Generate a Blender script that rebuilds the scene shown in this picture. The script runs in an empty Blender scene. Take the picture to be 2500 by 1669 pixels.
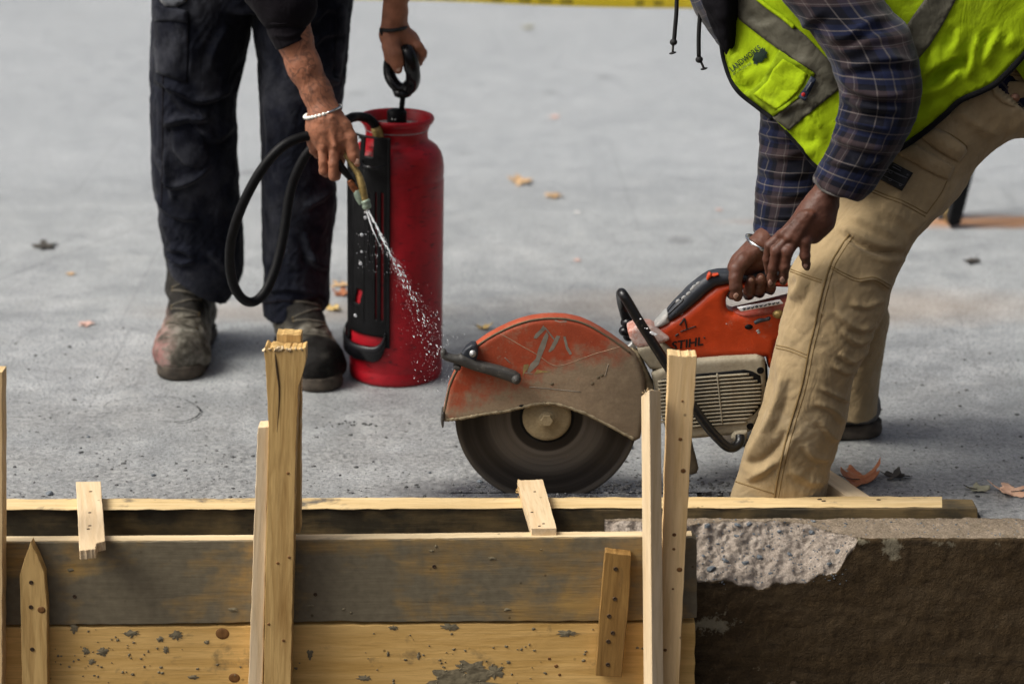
import bpy, bmesh, math, random
import numpy as np
from mathutils import Vector, Matrix
from mathutils.geometry import delaunay_2d_cdt
from mathutils.bvhtree import BVHTree

random.seed(7)
rng = np.random.RandomState(7)
S = bpy.context.scene
COL = S.collection

# ------------------------------------------------------------------ camera, sky, sun, exposure
CAM_H, PITCH, F = 1.64, math.radians(18.0), 5268.0
W0, H0 = 2500.0, 1669.0
cd = bpy.data.cameras.new("camera")
cam = bpy.data.objects.new("camera", cd)
COL.objects.link(cam)
cam.location = (0, 0, CAM_H)
cam.rotation_euler = (math.radians(90) - PITCH, 0, 0)
cd.sensor_width = 36.0
cd.lens = F / W0 * 36.0
cd.clip_end = 500
cd.dof.use_dof = True
cd.dof.focus_distance = 4.18
cd.dof.aperture_fstop = 2.6
S.camera = cam

SUN_EL, SUN_AZ = math.radians(50), math.radians(-105)     # azimuth from +y towards +x; light comes from the left
wd = bpy.data.worlds.new("World")
S.world = wd
wd.use_nodes = True
wn = wd.node_tree
bg = wn.nodes["Background"]
sky = wn.nodes.new("ShaderNodeTexSky")
sky.sky_type = 'NISHITA'
sky.sun_disc = False
sky.sun_elevation = SUN_EL
sky.sun_rotation = SUN_AZ
sky.air_density = 0.45
sky.dust_density = 7.0
sky.ozone_density = 0.3
bg.inputs[1].default_value = 0.074
hs = wn.nodes.new("ShaderNodeHueSaturation")          # thin cloud: a paler sky
hs.inputs['Saturation'].default_value = 0.55
wn.links.new(sky.outputs[0], hs.inputs['Color'])
wn.links.new(hs.outputs[0], bg.inputs[0])
sd = bpy.data.lights.new("sun", 'SUN')
sun = bpy.data.objects.new("sun", sd)
COL.objects.link(sun)
sd.energy = 1.5
sd.angle = math.radians(32)
sd.color = (1.0, 0.985, 0.90)
sun.rotation_euler = (math.radians(90) - SUN_EL, 0, math.pi - SUN_AZ)
S.view_settings.view_transform = 'Standard'
S.view_settings.look = 'None'
S.view_settings.gamma = 1.0
S.view_settings.use_curve_mapping = False
S.view_settings.exposure = 1.02

# ------------------------------------------------------------------ projection helpers (photo pixel -> real point)
cp, sp = math.cos(PITCH), math.sin(PITCH)
K = 2500.0 / 2349.0
def ray(px, py):
    dx, dy = (px - W0/2)/F, (H0/2 - py)/F
    return Vector((dx, cp + dy*sp, -sp + dy*cp))
def P(px, py, d):                 # point at horizontal distance d
    r = ray(px, py); t = d/r.y
    return Vector((r.x*t, d, CAM_H + r.z*t))
def G(px, py, h=0.0):             # point at height h
    r = ray(px, py); t = (h - CAM_H)/r.z
    return Vector((r.x*t, r.y*t, h))
def ZF(p):                        # metres per photo pixel at a point
    return (p[1]*cp + (CAM_H - p[2])*sp)/F
def v(x, y): return (x*K, y*K)
def crop(x0, y0, w, ow):
    s = w/ow
    f = lambda x, y: (x0 + x*s, y0 + y*s)
    f.s = s
    return f
cA = crop(1740, 420, 360, 1660)
c1 = crop(320, 0, 800, 2349)
c2 = crop(720, 220, 240, 1045)
c3 = crop(880, 0, 240, 1176)
c4 = crop(1480, 620, 500, 2349)
c5 = crop(1480, 820, 420, 1568)
c6 = crop(1060, 760, 540, 2349)
cT = crop(840, 240, 280, 1220)
cT2 = crop(830, 560, 290, 1137)
cB = crop(370, 600, 510, 2221)
cV = crop(1620, 0, 480, 2349)
cR = crop(2050, 100, 450, 1357)
cS = crop(1600, 550, 900, 2016)
cL = crop(1960, 1060, 540, 2349)
cP = crop(580, 780, 200, 980)
cC = crop(1450, 1100, 1050, 2349)
cW = crop(1600, 0, 900, 2349)
c8 = crop(0, 780, 800, 1411)
c9 = crop(700, 1100, 800, 2205)

# ------------------------------------------------------------------ object helpers
def tag(o, label=None, cat=None, group=None, kind=None):
    if label: o['label'] = label
    if cat: o['category'] = cat
    if group: o['group'] = group
    if kind: o['kind'] = kind
    return o
def thing(name, label, cat, base, group=None):
    o = bpy.data.objects.new(name, None)
    o.empty_display_size = 0.05
    COL.objects.link(o)
    o.location = base
    o.matrix_world = Matrix.Translation(Vector(base))
    return tag(o, label, cat, group)
WM = {}
def world_of(o):
    return WM.get(o.name, Matrix.Translation(o.location) if o.type == 'EMPTY' else Matrix.Identity(4))
def link_mesh(name, me, mats, parent=None, M=None, smooth=True, mods=None):
    """me holds WORLD coordinates; the origin goes to the box centre (or frame M)."""
    if not isinstance(mats, (list, tuple)): mats = [mats]
    for m in mats: me.materials.append(getattr(m, 'm', m))
    n = len(me.vertices)
    co = np.empty(n*3, np.float32); me.vertices.foreach_get('co', co); co = co.reshape(-1, 3)
    if M is None:
        M = Matrix.Translation(Vector(((co.min(0)+co.max(0))/2).tolist()))
    me.transform(M.inverted())
    if smooth:
        me.polygons.foreach_set('use_smooth', np.ones(len(me.polygons), bool))
    me.update()
    o = bpy.data.objects.new(name, me)
    COL.objects.link(o)
    if parent is not None:
        o.parent = parent
        o.matrix_parent_inverse = world_of(parent).inverted()
    o.matrix_basis = M
    WM[o.name] = M.copy()
    return o
def mk(name, vs, fs, mats, parent=None, M=None, smooth=True, recalc=False, mi=None, uv=None, attr=None):
    me = bpy.data.meshes.new(name)
    me.from_pydata([tuple(map(float, q)) for q in vs], [], fs if isinstance(fs, list) else fs.tolist())
    if mi is not None: me.polygons.foreach_set('material_index', np.asarray(mi, np.int32))
    if uv is not None:
        l = me.uv_layers.new(name='uv')
        li = np.empty(len(me.loops), np.int32); me.loops.foreach_get('vertex_index', li)
        l.data.foreach_set('uv', np.asarray(uv, np.float32)[li].ravel())
    if attr is not None:
        for k, a in attr.items():
            at = me.attributes.new(k, 'FLOAT', 'POINT'); at.data.foreach_set('value', np.asarray(a, np.float32))
    if recalc:
        b = bmesh.new(); b.from_mesh(me); bmesh.ops.recalc_face_normals(b, faces=b.faces); b.to_mesh(me); b.free()
    return link_mesh(name, me, mats, parent, M, smooth)
def bevel(o, w, seg=2, ang=40):
    m = o.modifiers.new('bevel', 'BEVEL'); m.width = w; m.segments = seg; m.limit_method = 'ANGLE'; m.angle_limit = math.radians(ang)
    return o
def autosmooth(o, ang=35):
    me = o.data
    b = bmesh.new(); b.from_mesh(me)
    for e in b.edges:
        if len(e.link_faces) == 2 and e.calc_face_angle(0) > math.radians(ang): e.smooth = False
    b.to_mesh(me); b.free()
    return o
def bvh_of(o):
    M = WM[o.name]
    vs = [M @ q.co for q in o.data.vertices]
    return BVHTree.FromPolygons(vs, [tuple(p.vertices) for p in o.data.polygons])

# ------------------------------------------------------------------ numpy noise
_perm = rng.permutation(256); _perm = np.concatenate([_perm, _perm, _perm])
_grad = rng.normal(size=(256, 3)); _grad /= np.linalg.norm(_grad, axis=1)[:, None]
_grad = _grad.astype(np.float32)
def pnoise(p):
    p = np.asarray(p, np.float32)
    i = np.floor(p).astype(np.int64); f = p - i
    i &= 255
    u = f*f*f*(f*(f*6-15)+10)
    out = 0
    for dx in (0, 1):
        wx = u[..., 0] if dx else 1-u[..., 0]
        for dy in (0, 1):
            wy = u[..., 1] if dy else 1-u[..., 1]
            for dz in (0, 1):
                wz = u[..., 2] if dz else 1-u[..., 2]
                h = _perm[_perm[_perm[i[..., 0]+dx]+i[..., 1]+dy]+i[..., 2]+dz]
                g = _grad[h]
                dd = (f[..., 0]-dx)*g[..., 0]+(f[..., 1]-dy)*g[..., 1]+(f[..., 2]-dz)*g[..., 2]
                out = out + wx*wy*wz*dd
    return out*1.4
def fbm(p, oct=4, gain=.5):
    p = np.asarray(p, np.float32); a = 1; o = 0; t = 0
    for k in range(oct):
        o = o + a*pnoise(p*(2**k)+k*17.3); t += a; a *= gain
    return o/t

# ------------------------------------------------------------------ shapes
def cr(pts, n):
    """Catmull-Rom resample of an array of control rows."""
    A = np.asarray(pts, float); m = len(A)
    if m == 2:
        t = np.linspace(0, 1, n)[:, None]; return A[0]*(1-t)+A[1]*t
    ext = np.vstack([2*A[0]-A[1], A, 2*A[-1]-A[-2]])
    t = np.linspace(0, m-1, n); i = np.minimum(t.astype(int), m-2); f = (t-i)[:, None]
    p0, p1, p2, p3 = ext[i], ext[i+1], ext[i+2], ext[i+3]
    return .5*((2*p1)+(-p0+p2)*f+(2*p0-5*p1+4*p2-p3)*f*f+(-p0+3*p1-3*p2+p3)*f**3)
def tube_arr(path, r, n=10, closed=False, cap=True):
    A = [Vector(q) for q in path]; m = len(A)
    R = r if hasattr(r, '__len__') else [r]*m
    vs, fs = [], []
    up = None
    for i in range(m):
        t = (A[(i+1) % m]-A[i-1]) if closed else (A[min(i+1, m-1)]-A[max(i-1, 0)])
        if t.length < 1e-9: t = Vector((0, 0, 1))
        t.normalize()
        if up is None:
            up = Vector((0, 0, 1)) if abs(t.z) < .9 else Vector((1, 0, 0))
        a = (up - t*up.dot(t)).normalized(); up = a
        b = t.cross(a)
        for k in range(n):
            an = 2*math.pi*k/n
            vs.append(A[i]+(a*math.cos(an)+b*math.sin(an))*R[i])
    for i in range(m if closed else m-1):
        j = (i+1) % m
        for k in range(n):
            fs.append((i*n+k, i*n+(k+1) % n, j*n+(k+1) % n, j*n+k))
    if cap and not closed:
        fs.append(tuple(range(n-1, -1, -1))); fs.append(tuple((m-1)*n+k for k in range(n)))
    return vs, fs
def join(parts):
    V, Fc = [], []
    for vs, fs in parts:
        o = len(V); V += list(vs); Fc += [tuple(int(i)+o for i in f) for f in fs]
    return V, Fc
def tube(name, path, r, mat, parent=None, n=10, smooth_n=None, closed=False):
    if smooth_n: path = cr([tuple(q) for q in path], smooth_n); 
    if smooth_n and hasattr(r, '__len__'): r = cr([(q,) for q in r], smooth_n)[:, 0]
    vs, fs = tube_arr(path, r, n, closed)
    return mk(name, vs, fs, mat, parent, recalc=True)
def lathe_arr(prof, c, axis='Z', n=64, M=None):
    vs, fs = [], []
    for r, z in prof:
        for k in range(n):
            a = 2*math.pi*k/n
            q = Vector((r*math.cos(a), r*math.sin(a), z)) if axis == 'Z' else Vector((r*math.cos(a), z, r*math.sin(a)))
            if M is not None: q = M @ q
            vs.append(q+Vector(c))
    for i in range(len(prof)-1):
        for k in range(n):
            fs.append((i*n+k, i*n+(k+1) % n, (i+1)*n+(k+1) % n, (i+1)*n+k))
    return vs, fs
def box_arr(c, sx, sy, sz, M=None):
    c = Vector(c); vs = []
    for z in (-1, 1):
        for x, y in ((-1, -1), (1, -1), (1, 1), (-1, 1)):
            q = Vector((x*sx/2, y*sy/2, z*sz/2))
            if M is not None: q = M @ q
            vs.append(c+q)
    return vs, [(3, 2, 1, 0), (4, 5, 6, 7), (0, 1, 5, 4), (1, 2, 6, 5), (2, 3, 7, 6), (3, 0, 4, 7)]
def ell_arr(c, ax, n=10, m=7):
    """ellipsoid with axes matrix ax (3 vectors)"""
    c = Vector(c); vs = [c+Vector(ax[2])]; fs = []
    for i in range(1, m):
        th = math.pi*i/m
        for k in range(n):
            ph = 2*math.pi*k/n
            vs.append(c+Vector(ax[0])*(math.sin(th)*math.cos(ph))+Vector(ax[1])*(math.sin(th)*math.sin(ph))+Vector(ax[2])*math.cos(th))
    vs.append(c-Vector(ax[2])); e = len(vs)-1
    for k in range(n):
        fs.append((0, 1+k, 1+(k+1) % n)); fs.append((e, 1+(m-2)*n+(k+1) % n, 1+(m-2)*n+k))
        for i in range(m-2):
            fs.append((1+i*n+k, 1+(i+1)*n+k, 1+(i+1)*n+(k+1) % n, 1+i*n+(k+1) % n))
    return vs, fs
def loft_arr(rings, na=48, nl=60, cap=True, ex=1.0):
    """rings: (Lx,Ly,Rx,Ry,d,half_depth) in photo pixels; silhouette edges at depth d."""
    A = cr(rings, nl); vs, fs, uv = [], [], []
    vl = 0; pc = None
    for i in range(nl):
        lx, ly, rx, ry, d, hd = A[i]
        L, R = P(lx, ly, d), P(rx, ry, d)
        c, a = (L+R)/2, (R-L)/2
        if pc is not None: vl += (c-pc).length
        pc = c
        for k in range(na):
            t = 2*math.pi*k/na
            cs, sn = math.cos(t), math.sin(t)
            cs = math.copysign(abs(cs)**ex, cs); sn = math.copysign(abs(sn)**ex, sn)
            vs.append(c+a*cs+Vector((0, hd*sn, 0)))
            uv.append((k/na, vl))
    for i in range(nl-1):
        for k in range(na):
            fs.append((i*na+k, (i+1)*na+k, (i+1)*na+(k+1) % na, i*na+(k+1) % na))
    if cap:
        fs.append(tuple(range(na))); fs.append(tuple((nl-1)*na+k for k in range(na-1, -1, -1)))
    return vs, fs, uv
def slab(name, poly, d, th, mat, parent=None, axis=None, jit=.0006, bev=.0012, step=.015, rough_ends=None, lean=0.0):
    """board: front outline in photo pixels on plane d, thickness th away from the camera; local Z = grain axis."""
    q = [P(x, y, d) for x, y in poly]
    out = []
    m = len(q)
    for i in range(m):
        a, b = q[i], q[(i+1) % m]; L = (b-a).length; k = max(1, int(L/step))
        rj = jit
        if rough_ends and i in rough_ends: k = max(4, int(L/.004)); rj = rough_ends[i]
        for j in range(k):
            p = a.lerp(b, j/k)
            if j > 0 or (rough_ends and i in rough_ends): p = p+Vector((random.uniform(-rj, rj), 0, random.uniform(-rj, rj)))
            out.append(p)
    n = len(out)
    vs = out + [p+Vector((0, th, 0)) for p in out]
    fs = [tuple(range(n)), tuple(range(2*n-1, n-1, -1))] + [(i, i+n, (i+1) % n+n, (i+1) % n) for i in range(n)]
    c = sum(vs, Vector())/len(vs)
    if axis:
        A, B = P(*axis[0], d), P(*axis[1], d)
        z = (A-B).normalized()
    else: z = Vector((0, 0, 1))
    y = Vector((0, 1, 0)); x = y.cross(z).normalized(); 
    M = Matrix((x, y, z)).transposed().to_4x4(); M.translation = c
    o = mk(name, vs, fs, mat, parent, M=M, smooth=False, recalc=True)
    if bev: bevel(o, bev, 2, 50)
    return o
def patch2d(poly, sp):
    """triangulated grid inside a 2-D polygon"""
    A = np.asarray(poly, float); out = []
    m = len(A)
    for i in range(m):
        a, b = A[i], A[(i+1) % m]; k = max(1, int(np.linalg.norm(b-a)/sp))
        for j in range(k): out.append(a+(b-a)*j/k)
    nb = len(out)
    O = np.array(out)
    xs = np.arange(O[:, 0].min()+sp*.5, O[:, 0].max(), sp); ys = np.arange(O[:, 1].min()+sp*.5, O[:, 1].max(), sp)
    gx, gy = np.meshgrid(xs, ys); g = np.stack([gx.ravel(), gy.ravel()], 1)
    ins = inside(g, O); dist = polydist(g, O)
    g = g[ins & (dist > sp*.45)]
    pts = [Vector(p) for p in np.vstack([O, g])]
    r = delaunay_2d_cdt(pts, [(i, (i+1) % nb) for i in range(nb)], [], 1, 1e-5)
    return np.array([tuple(p) for p in r[0]]), [tuple(f) for f in r[2]]
def inside(g, O):
    x, y = g[:, 0], g[:, 1]; c = np.zeros(len(g), bool)
    for i in range(len(O)):
        x1, y1 = O[i]; x2, y2 = O[(i+1) % len(O)]
        if y1 == y2: continue
        k = ((y1 > y) != (y2 > y)) & (x < (x2-x1)*(y-y1)/(y2-y1)+x1)
        c ^= k
    return c
def polydist(g, O):
    d = np.full(len(g), 1e9)
    for i in range(len(O)):
        a = O[i]; b = O[(i+1) % len(O)]; ab = b-a; L = ab@ab
        if L < 1e-12: continue
        t = np.clip(((g-a)@ab)/L, 0, 1)
        d = np.minimum(d, np.hypot(*(g-(a+t[:, None]*ab)).T))
    return d
def sheet(name, poly, sp, depth, mat, parent=None, th=.002, uvs=None):
    """cloth panel: photo-pixel outline carried onto depth(px,py); real thickness"""
    pts, fs = patch2d(poly, sp)
    ds = depth.vec(pts) if hasattr(depth, 'vec') else [depth(x, y) for x, y in pts]
    vs = [P(x, y, q) for (x, y), q in zip(pts, ds)]
    o = mk(name, vs, fs, mat, parent, uv=[(x/1000, y/1000) for x, y in pts])
    flip_to_cam(o)
    if th:
        m = o.modifiers.new('thick', 'SOLIDIFY'); m.thickness = th; m.offset = -1
    return o
def flip_to_cam(o):
    me = o.data; s = 0
    for p in list(me.polygons)[:200]: s += p.normal.y*p.area
    if s > 0: me.flip_normals()
def hit(bvh, px, py, off=0.0):
    r = ray(px, py).normalized()
    loc, n, i, dd = bvh.ray_cast(Vector((0, 0, CAM_H)), r)
    if loc is None:
        loc, n, i, dd = bvh.find_nearest(Vector((0, 0, CAM_H))+r*4.2)
        loc = Vector((0, 0, CAM_H))+r*((loc-Vector((0, 0, CAM_H))).dot(r))
    return loc-r*off
def decal(name, bvh, poly, sp, off, mat, parent, th=.0015, puff=0.0):
    pts, fs = patch2d(poly, sp)
    O = np.array(poly, float)
    ds = polydist(pts, O)
    vs = [hit(bvh, x, y, off+puff*(1-math.exp(-dd/(sp*2)))) for (x, y), dd in zip(pts, ds)]
    o = mk(name, vs, fs, mat, parent, uv=[(x/1000, y/1000) for x, y in pts])
    flip_to_cam(o)
    if th:
        m = o.modifiers.new('thick', 'SOLIDIFY'); m.thickness = th; m.offset = 1
    return o
def seam(name, bvh, pts, r, mat, parent, off=0.0, n=None):
    A = cr(pts, n or max(4, int(len(pts)*6)))
    path = [hit(bvh, x, y, off) for x, y in A]
    return path
def text_arr(s, size, shear=0.0, bold=0.0, extr=0.0):
    cu = bpy.data.curves.new('lettering', 'FONT'); cu.body = s; cu.size = size; cu.shear = shear; cu.offset = bold
    cu.resolution_u = 3
    o = bpy.data.objects.new('lettering_tmp', cu); COL.objects.link(o)
    dg = bpy.context.evaluated_depsgraph_get()
    me = bpy.data.meshes.new_from_object(o.evaluated_get(dg))
    vs = [tuple(q.co) for q in me.vertices]; fs = [tuple(p.vertices) for p in me.polygons]
    bpy.data.objects.remove(o); bpy.data.curves.remove(cu); bpy.data.meshes.remove(me)
    return vs, fs
def text_on(name, s, a, b, mat, parent, where, shear=0.0, bold=0.0, hscale=1.0):
    """text whose baseline runs from photo pixel a to b, carried on where(px,py)->point"""
    vs, fs = text_arr(s, 1.0, shear, bold)
    w = max(q[0] for q in vs)-min(q[0] for q in vs); x0 = min(q[0] for q in vs)
    ex = (np.array(b)-np.array(a))/w; ey = np.array((ex[1], -ex[0]))*hscale
    V = []
    for q in vs:
        p = np.array(a)+ex*(q[0]-x0)+ey*q[1]
        V.append(where(p[0], p[1]))
    o = mk(name, V, fs, mat, parent, smooth=False)
    flip_to_cam(o)
    return o
# ---- signed-distance modelling
def surface_nets(f, org, h):
    nx, ny, nz = f.shape
    acc = np.zeros((nx-1, ny-1, nz-1, 3), np.float32); cnt = np.zeros((nx-1, ny-1, nz-1), np.float32)
    sub = lambda o: f[o[0]:nx-1+o[0], o[1]:ny-1+o[1], o[2]:nz-1+o[2]]
    for ax in range(3):
        ot = [a for a in range(3) if a != ax]
        for u in (0, 1):
            for w in (0, 1):
                o = [0, 0, 0]; o[ot[0]] = u; o[ot[1]] = w
                o2 = list(o); o2[ax] = 1
                A, B = sub(o), sub(o2); m = (A < 0) != (B < 0)
                t = np.where(m, A/np.where(m, A-B, 1), 0)
                cnt += m
                acc[..., ax] += t
                for q in ot:
                    if o[q]: acc[..., q] += m
    act = cnt > 0
    idx = np.full(act.shape, -1, np.int64); idx[act] = np.arange(act.sum())
    vs = (np.argwhere(act)+acc[act]/cnt[act][:, None])*h+np.asarray(org)
    s = f < 0; Q = []
    for ax in range(3):
        sl = [slice(1, -1)]*3; sa = list(sl); sb = list(sl); sa[ax] = slice(0, -1); sb[ax] = slice(1, None)
        A, B = s[tuple(sa)], s[tuple(sb)]
        m = np.argwhere(A != B)
        if len(m) == 0: continue
        fl = A[tuple(m.T)]
        u, w = [a for a in range(3) if a != ax]
        def cell(du, dw):
            c = m.copy(); c[:, u] += du; c[:, w] += dw
            return idx[tuple(c.T)]
        q = np.stack([cell(0, 0), cell(1, 0), cell(1, 1), cell(0, 1)], 1)
        if ax == 1: fl = ~fl
        q[~fl] = q[~fl][:, ::-1]
        Q.append(q)
    return vs, np.vstack(Q)
def smin(a, b, k):
    h = np.maximum(k-np.abs(a-b), 0)/k
    return np.minimum(a, b)-h*h*k*.25
class SDF:
    def __init__(s, lo, hi, h):
        s.h = h; s.lo = np.array(lo, float)
        n = [int((hi[i]-lo[i])/h)+2 for i in range(3)]
        g = np.meshgrid(*[np.arange(n[i], dtype=np.float32)*h+lo[i] for i in range(3)], indexing='ij')
        s.p = np.stack(g, -1).astype(np.float32); s.f = np.full(n, 1e3, np.float32)
    def cap(s, a, b, ra, rb, k=.008):
        a = np.array(a, np.float32); b = np.array(b, np.float32); ba = b-a; L = float(ba@ba)+1e-12
        # work only in the neighbourhood
        R = max(ra, rb)+max(k, .004)*2
        lo = np.minimum(a, b)-R; hi = np.maximum(a, b)+R
        i0 = np.clip(((lo-s.lo)/s.h).astype(int), 0, None); i1 = np.clip(((hi-s.lo)/s.h).astype(int)+2, 0, s.f.shape)
        if np.any(i1 <= i0): return s
        sl = tuple(slice(i0[q], i1[q]) for q in range(3))
        pa = s.p[sl]-a; t = np.clip((pa@ba)/L, 0, 1)
        d = np.linalg.norm(pa-t[..., None]*ba, axis=-1)-(ra+(rb-ra)*t)
        s.f[sl] = smin(s.f[sl], d, k)
        return s
    def chain(s, J, k=.008):
        for (a, ra), (b, rb) in zip(J[:-1], J[1:]): s.cap(a, b, ra, rb, k)
        return s
    def mesh(s): return surface_nets(s.f, s.lo, s.h)
def taubin(vs, fs, it=4):
    vs = np.asarray(vs, float).copy(); fs = np.asarray(fs)
    e = np.vstack([fs[:, [i, (i+1) % fs.shape[1]]] for i in range(fs.shape[1])])
    n = len(vs); deg = np.bincount(e.ravel(), minlength=n).astype(float)[:, None]+1e-9
    for i in range(it):
        for lam in (.5, -.52):
            a = np.zeros_like(vs)
            for q in range(3):
                a[:, q] = np.bincount(e[:, 0], vs[e[:, 1], q], n)+np.bincount(e[:, 1], vs[e[:, 0], q], n)
            vs += lam*(a/deg-vs)
    return vs
def prism_sdf(polys, d0, d1, r, holes=(), h=.003, ref=None, noise_amp=0, k=.01):
    """rounded extrusion of outlines given in photo pixels on plane ref, from depth d0 to d1"""
    ref = ref or d0
    PW = [np.array([(P(x, y, ref).x, P(x, y, ref).z) for x, y in pl]) for pl in polys]
    HW = [np.array([(P(x, y, ref).x, P(x, y, ref).z) for x, y in pl]) for pl in holes]
    A = np.vstack(PW); lo = A.min(0)-.02; hi = A.max(0)+.02
    xs = np.arange(lo[0], hi[0], h); zs = np.arange(lo[1], hi[1], h); ys = np.arange(d0-.02, d1+.02, h)
    gx, gz = np.meshgrid(xs, zs, indexing='ij'); g = np.stack([gx.ravel(), gz.ravel()], 1)
    d2 = None
    for O in PW:
        d = polydist(g, O)*np.where(inside(g, O), -1, 1)
        d2 = d if d2 is None else smin(d2, d, k)
    for O in HW:
        d = polydist(g, O)*np.where(inside(g, O), -1, 1); d2 = -smin(-d2, d, k)
    d2 = d2.reshape(gx.shape).astype(np.float32)
    dy = (np.abs(ys-(d0+d1)/2)-(d1-d0)/2).astype(np.float32)
    a = d2[:, None, :]+r; b = dy[None, :, None]+r
    f = np.minimum(np.maximum(a, b), 0)+np.sqrt(np.maximum(a, 0)**2+np.maximum(b, 0)**2)-r
    vs, fs = surface_nets(f, (lo[0], ys[0], lo[1]), h)
    return taubin(vs, fs, 3), fs

# ------------------------------------------------------------------ materials
def srgb(r, g, b):
    f = lambda c: (c/255/12.92 if c/255 <= .04045 else ((c/255+.055)/1.055)**2.4)
    return (f(r), f(g), f(b), 1)
class Mat:
    def __init__(s, name, rough=.7, spec=.4):
        s.m = bpy.data.materials.new(name); s.m.use_nodes = True
        s.t = s.m.node_tree; s.n = s.t.nodes; s.b = s.n['Principled BSDF']
        s.b.inputs['Roughness'].default_value = rough
        s.b.inputs['Specular IOR Level'].default_value = spec
        s._tc = None
    def link(s, a, b): s.t.links.new(a, b)
    def put(s, sock, val):
        if hasattr(val, 'is_output'): s.link(val, sock)
        elif hasattr(val, '__len__') and sock.type == 'RGBA': sock.default_value = tuple(val) if len(val) == 4 else (*val, 1)
        else: sock.default_value = val
    def coord(s, kind='Object', scale=(1, 1, 1), rnd=False, rot=(0, 0, 0)):
        if s._tc is None: s._tc = s.n.new('ShaderNodeTexCoord')
        mp = s.n.new('ShaderNodeMapping'); s.link(s._tc.outputs[kind], mp.inputs[0])
        mp.inputs['Scale'].default_value = scale; mp.inputs['Rotation'].default_value = rot
        if rnd:
            oi = s.n.new('ShaderNodeObjectInfo'); ml = s.math('MULTIPLY', oi.outputs['Random'], 37.0)
            s.link(ml, mp.inputs['Location'])
        return mp.outputs[0]
    def noise(s, vec, scale=10, detail=4, rough=.55, dist=0.0):
        n = s.n.new('ShaderNodeTexNoise'); s.link(vec, n.inputs['Vector'])
        n.inputs['Scale'].default_value = scale; n.inputs['Detail'].default_value = detail
        n.inputs['Roughness'].default_value = rough; n.inputs['Distortion'].default_value = dist
        return n.outputs['Fac']
    def voro(s, vec, scale=10, feat='F1', rand=1.0):
        n = s.n.new('ShaderNodeTexVoronoi'); s.link(vec, n.inputs['Vector']); n.feature = feat
        n.inputs['Scale'].default_value = scale; n.inputs['Randomness'].default_value = rand
        return n.outputs['Distance']
    def math(s, op, a, b=0.0, c=None, clamp=False):
        n = s.n.new('ShaderNodeMath'); n.operation = op; n.use_clamp = clamp
        s.put(n.inputs[0], a); s.put(n.inputs[1], b)
        if c is not None: s.put(n.inputs[2], c)
        return n.outputs[0]
    def ramp(s, fac, stops, interp='LINEAR'):
        n = s.n.new('ShaderNodeValToRGB'); s.link(fac, n.inputs[0]); cr_ = n.color_ramp; cr_.interpolation = interp
        while len(cr_.elements) < len(stops): cr_.elements.new(.5)
        for e, (p, c) in zip(cr_.elements, stops):
            e.position = p
            e.color = (c, c, c, 1) if not hasattr(c, '__len__') else (tuple(c) if len(c) == 4 else (*c, 1))
        return n.outputs[0]
    def mix(s, fac, a, b, mode='MIX'):
        n = s.n.new('ShaderNodeMix'); n.data_type = 'RGBA'; n.blend_type = mode
        s.put(n.inputs[0], fac); s.put(n.inputs[6], a); s.put(n.inputs[7], b)
        return n.outputs[2]
    def sep(s, vec):
        n = s.n.new('ShaderNodeSeparateXYZ'); s.link(vec, n.inputs[0]); return n.outputs
    def attr(s, name):
        n = s.n.new('ShaderNodeAttribute'); n.attribute_name = name; return n.outputs['Fac']
    def bump(s, h, strength=.3, dist=.01):
        n = s.n.new('ShaderNodeBump'); s.link(h, n.inputs['Height'])
        n.inputs['Strength'].default_value = strength; n.inputs['Distance'].default_value = dist
        if s.b.inputs['Normal'].is_linked:
            s.link(s.b.inputs['Normal'].links[0].from_socket, n.inputs['Normal'])
        s.link(n.outputs[0], s.b.inputs['Normal'])
    def col(s, c): s.put(s.b.inputs['Base Color'], c)
    def rough(s, r): s.put(s.b.inputs['Roughness'], r)

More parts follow.
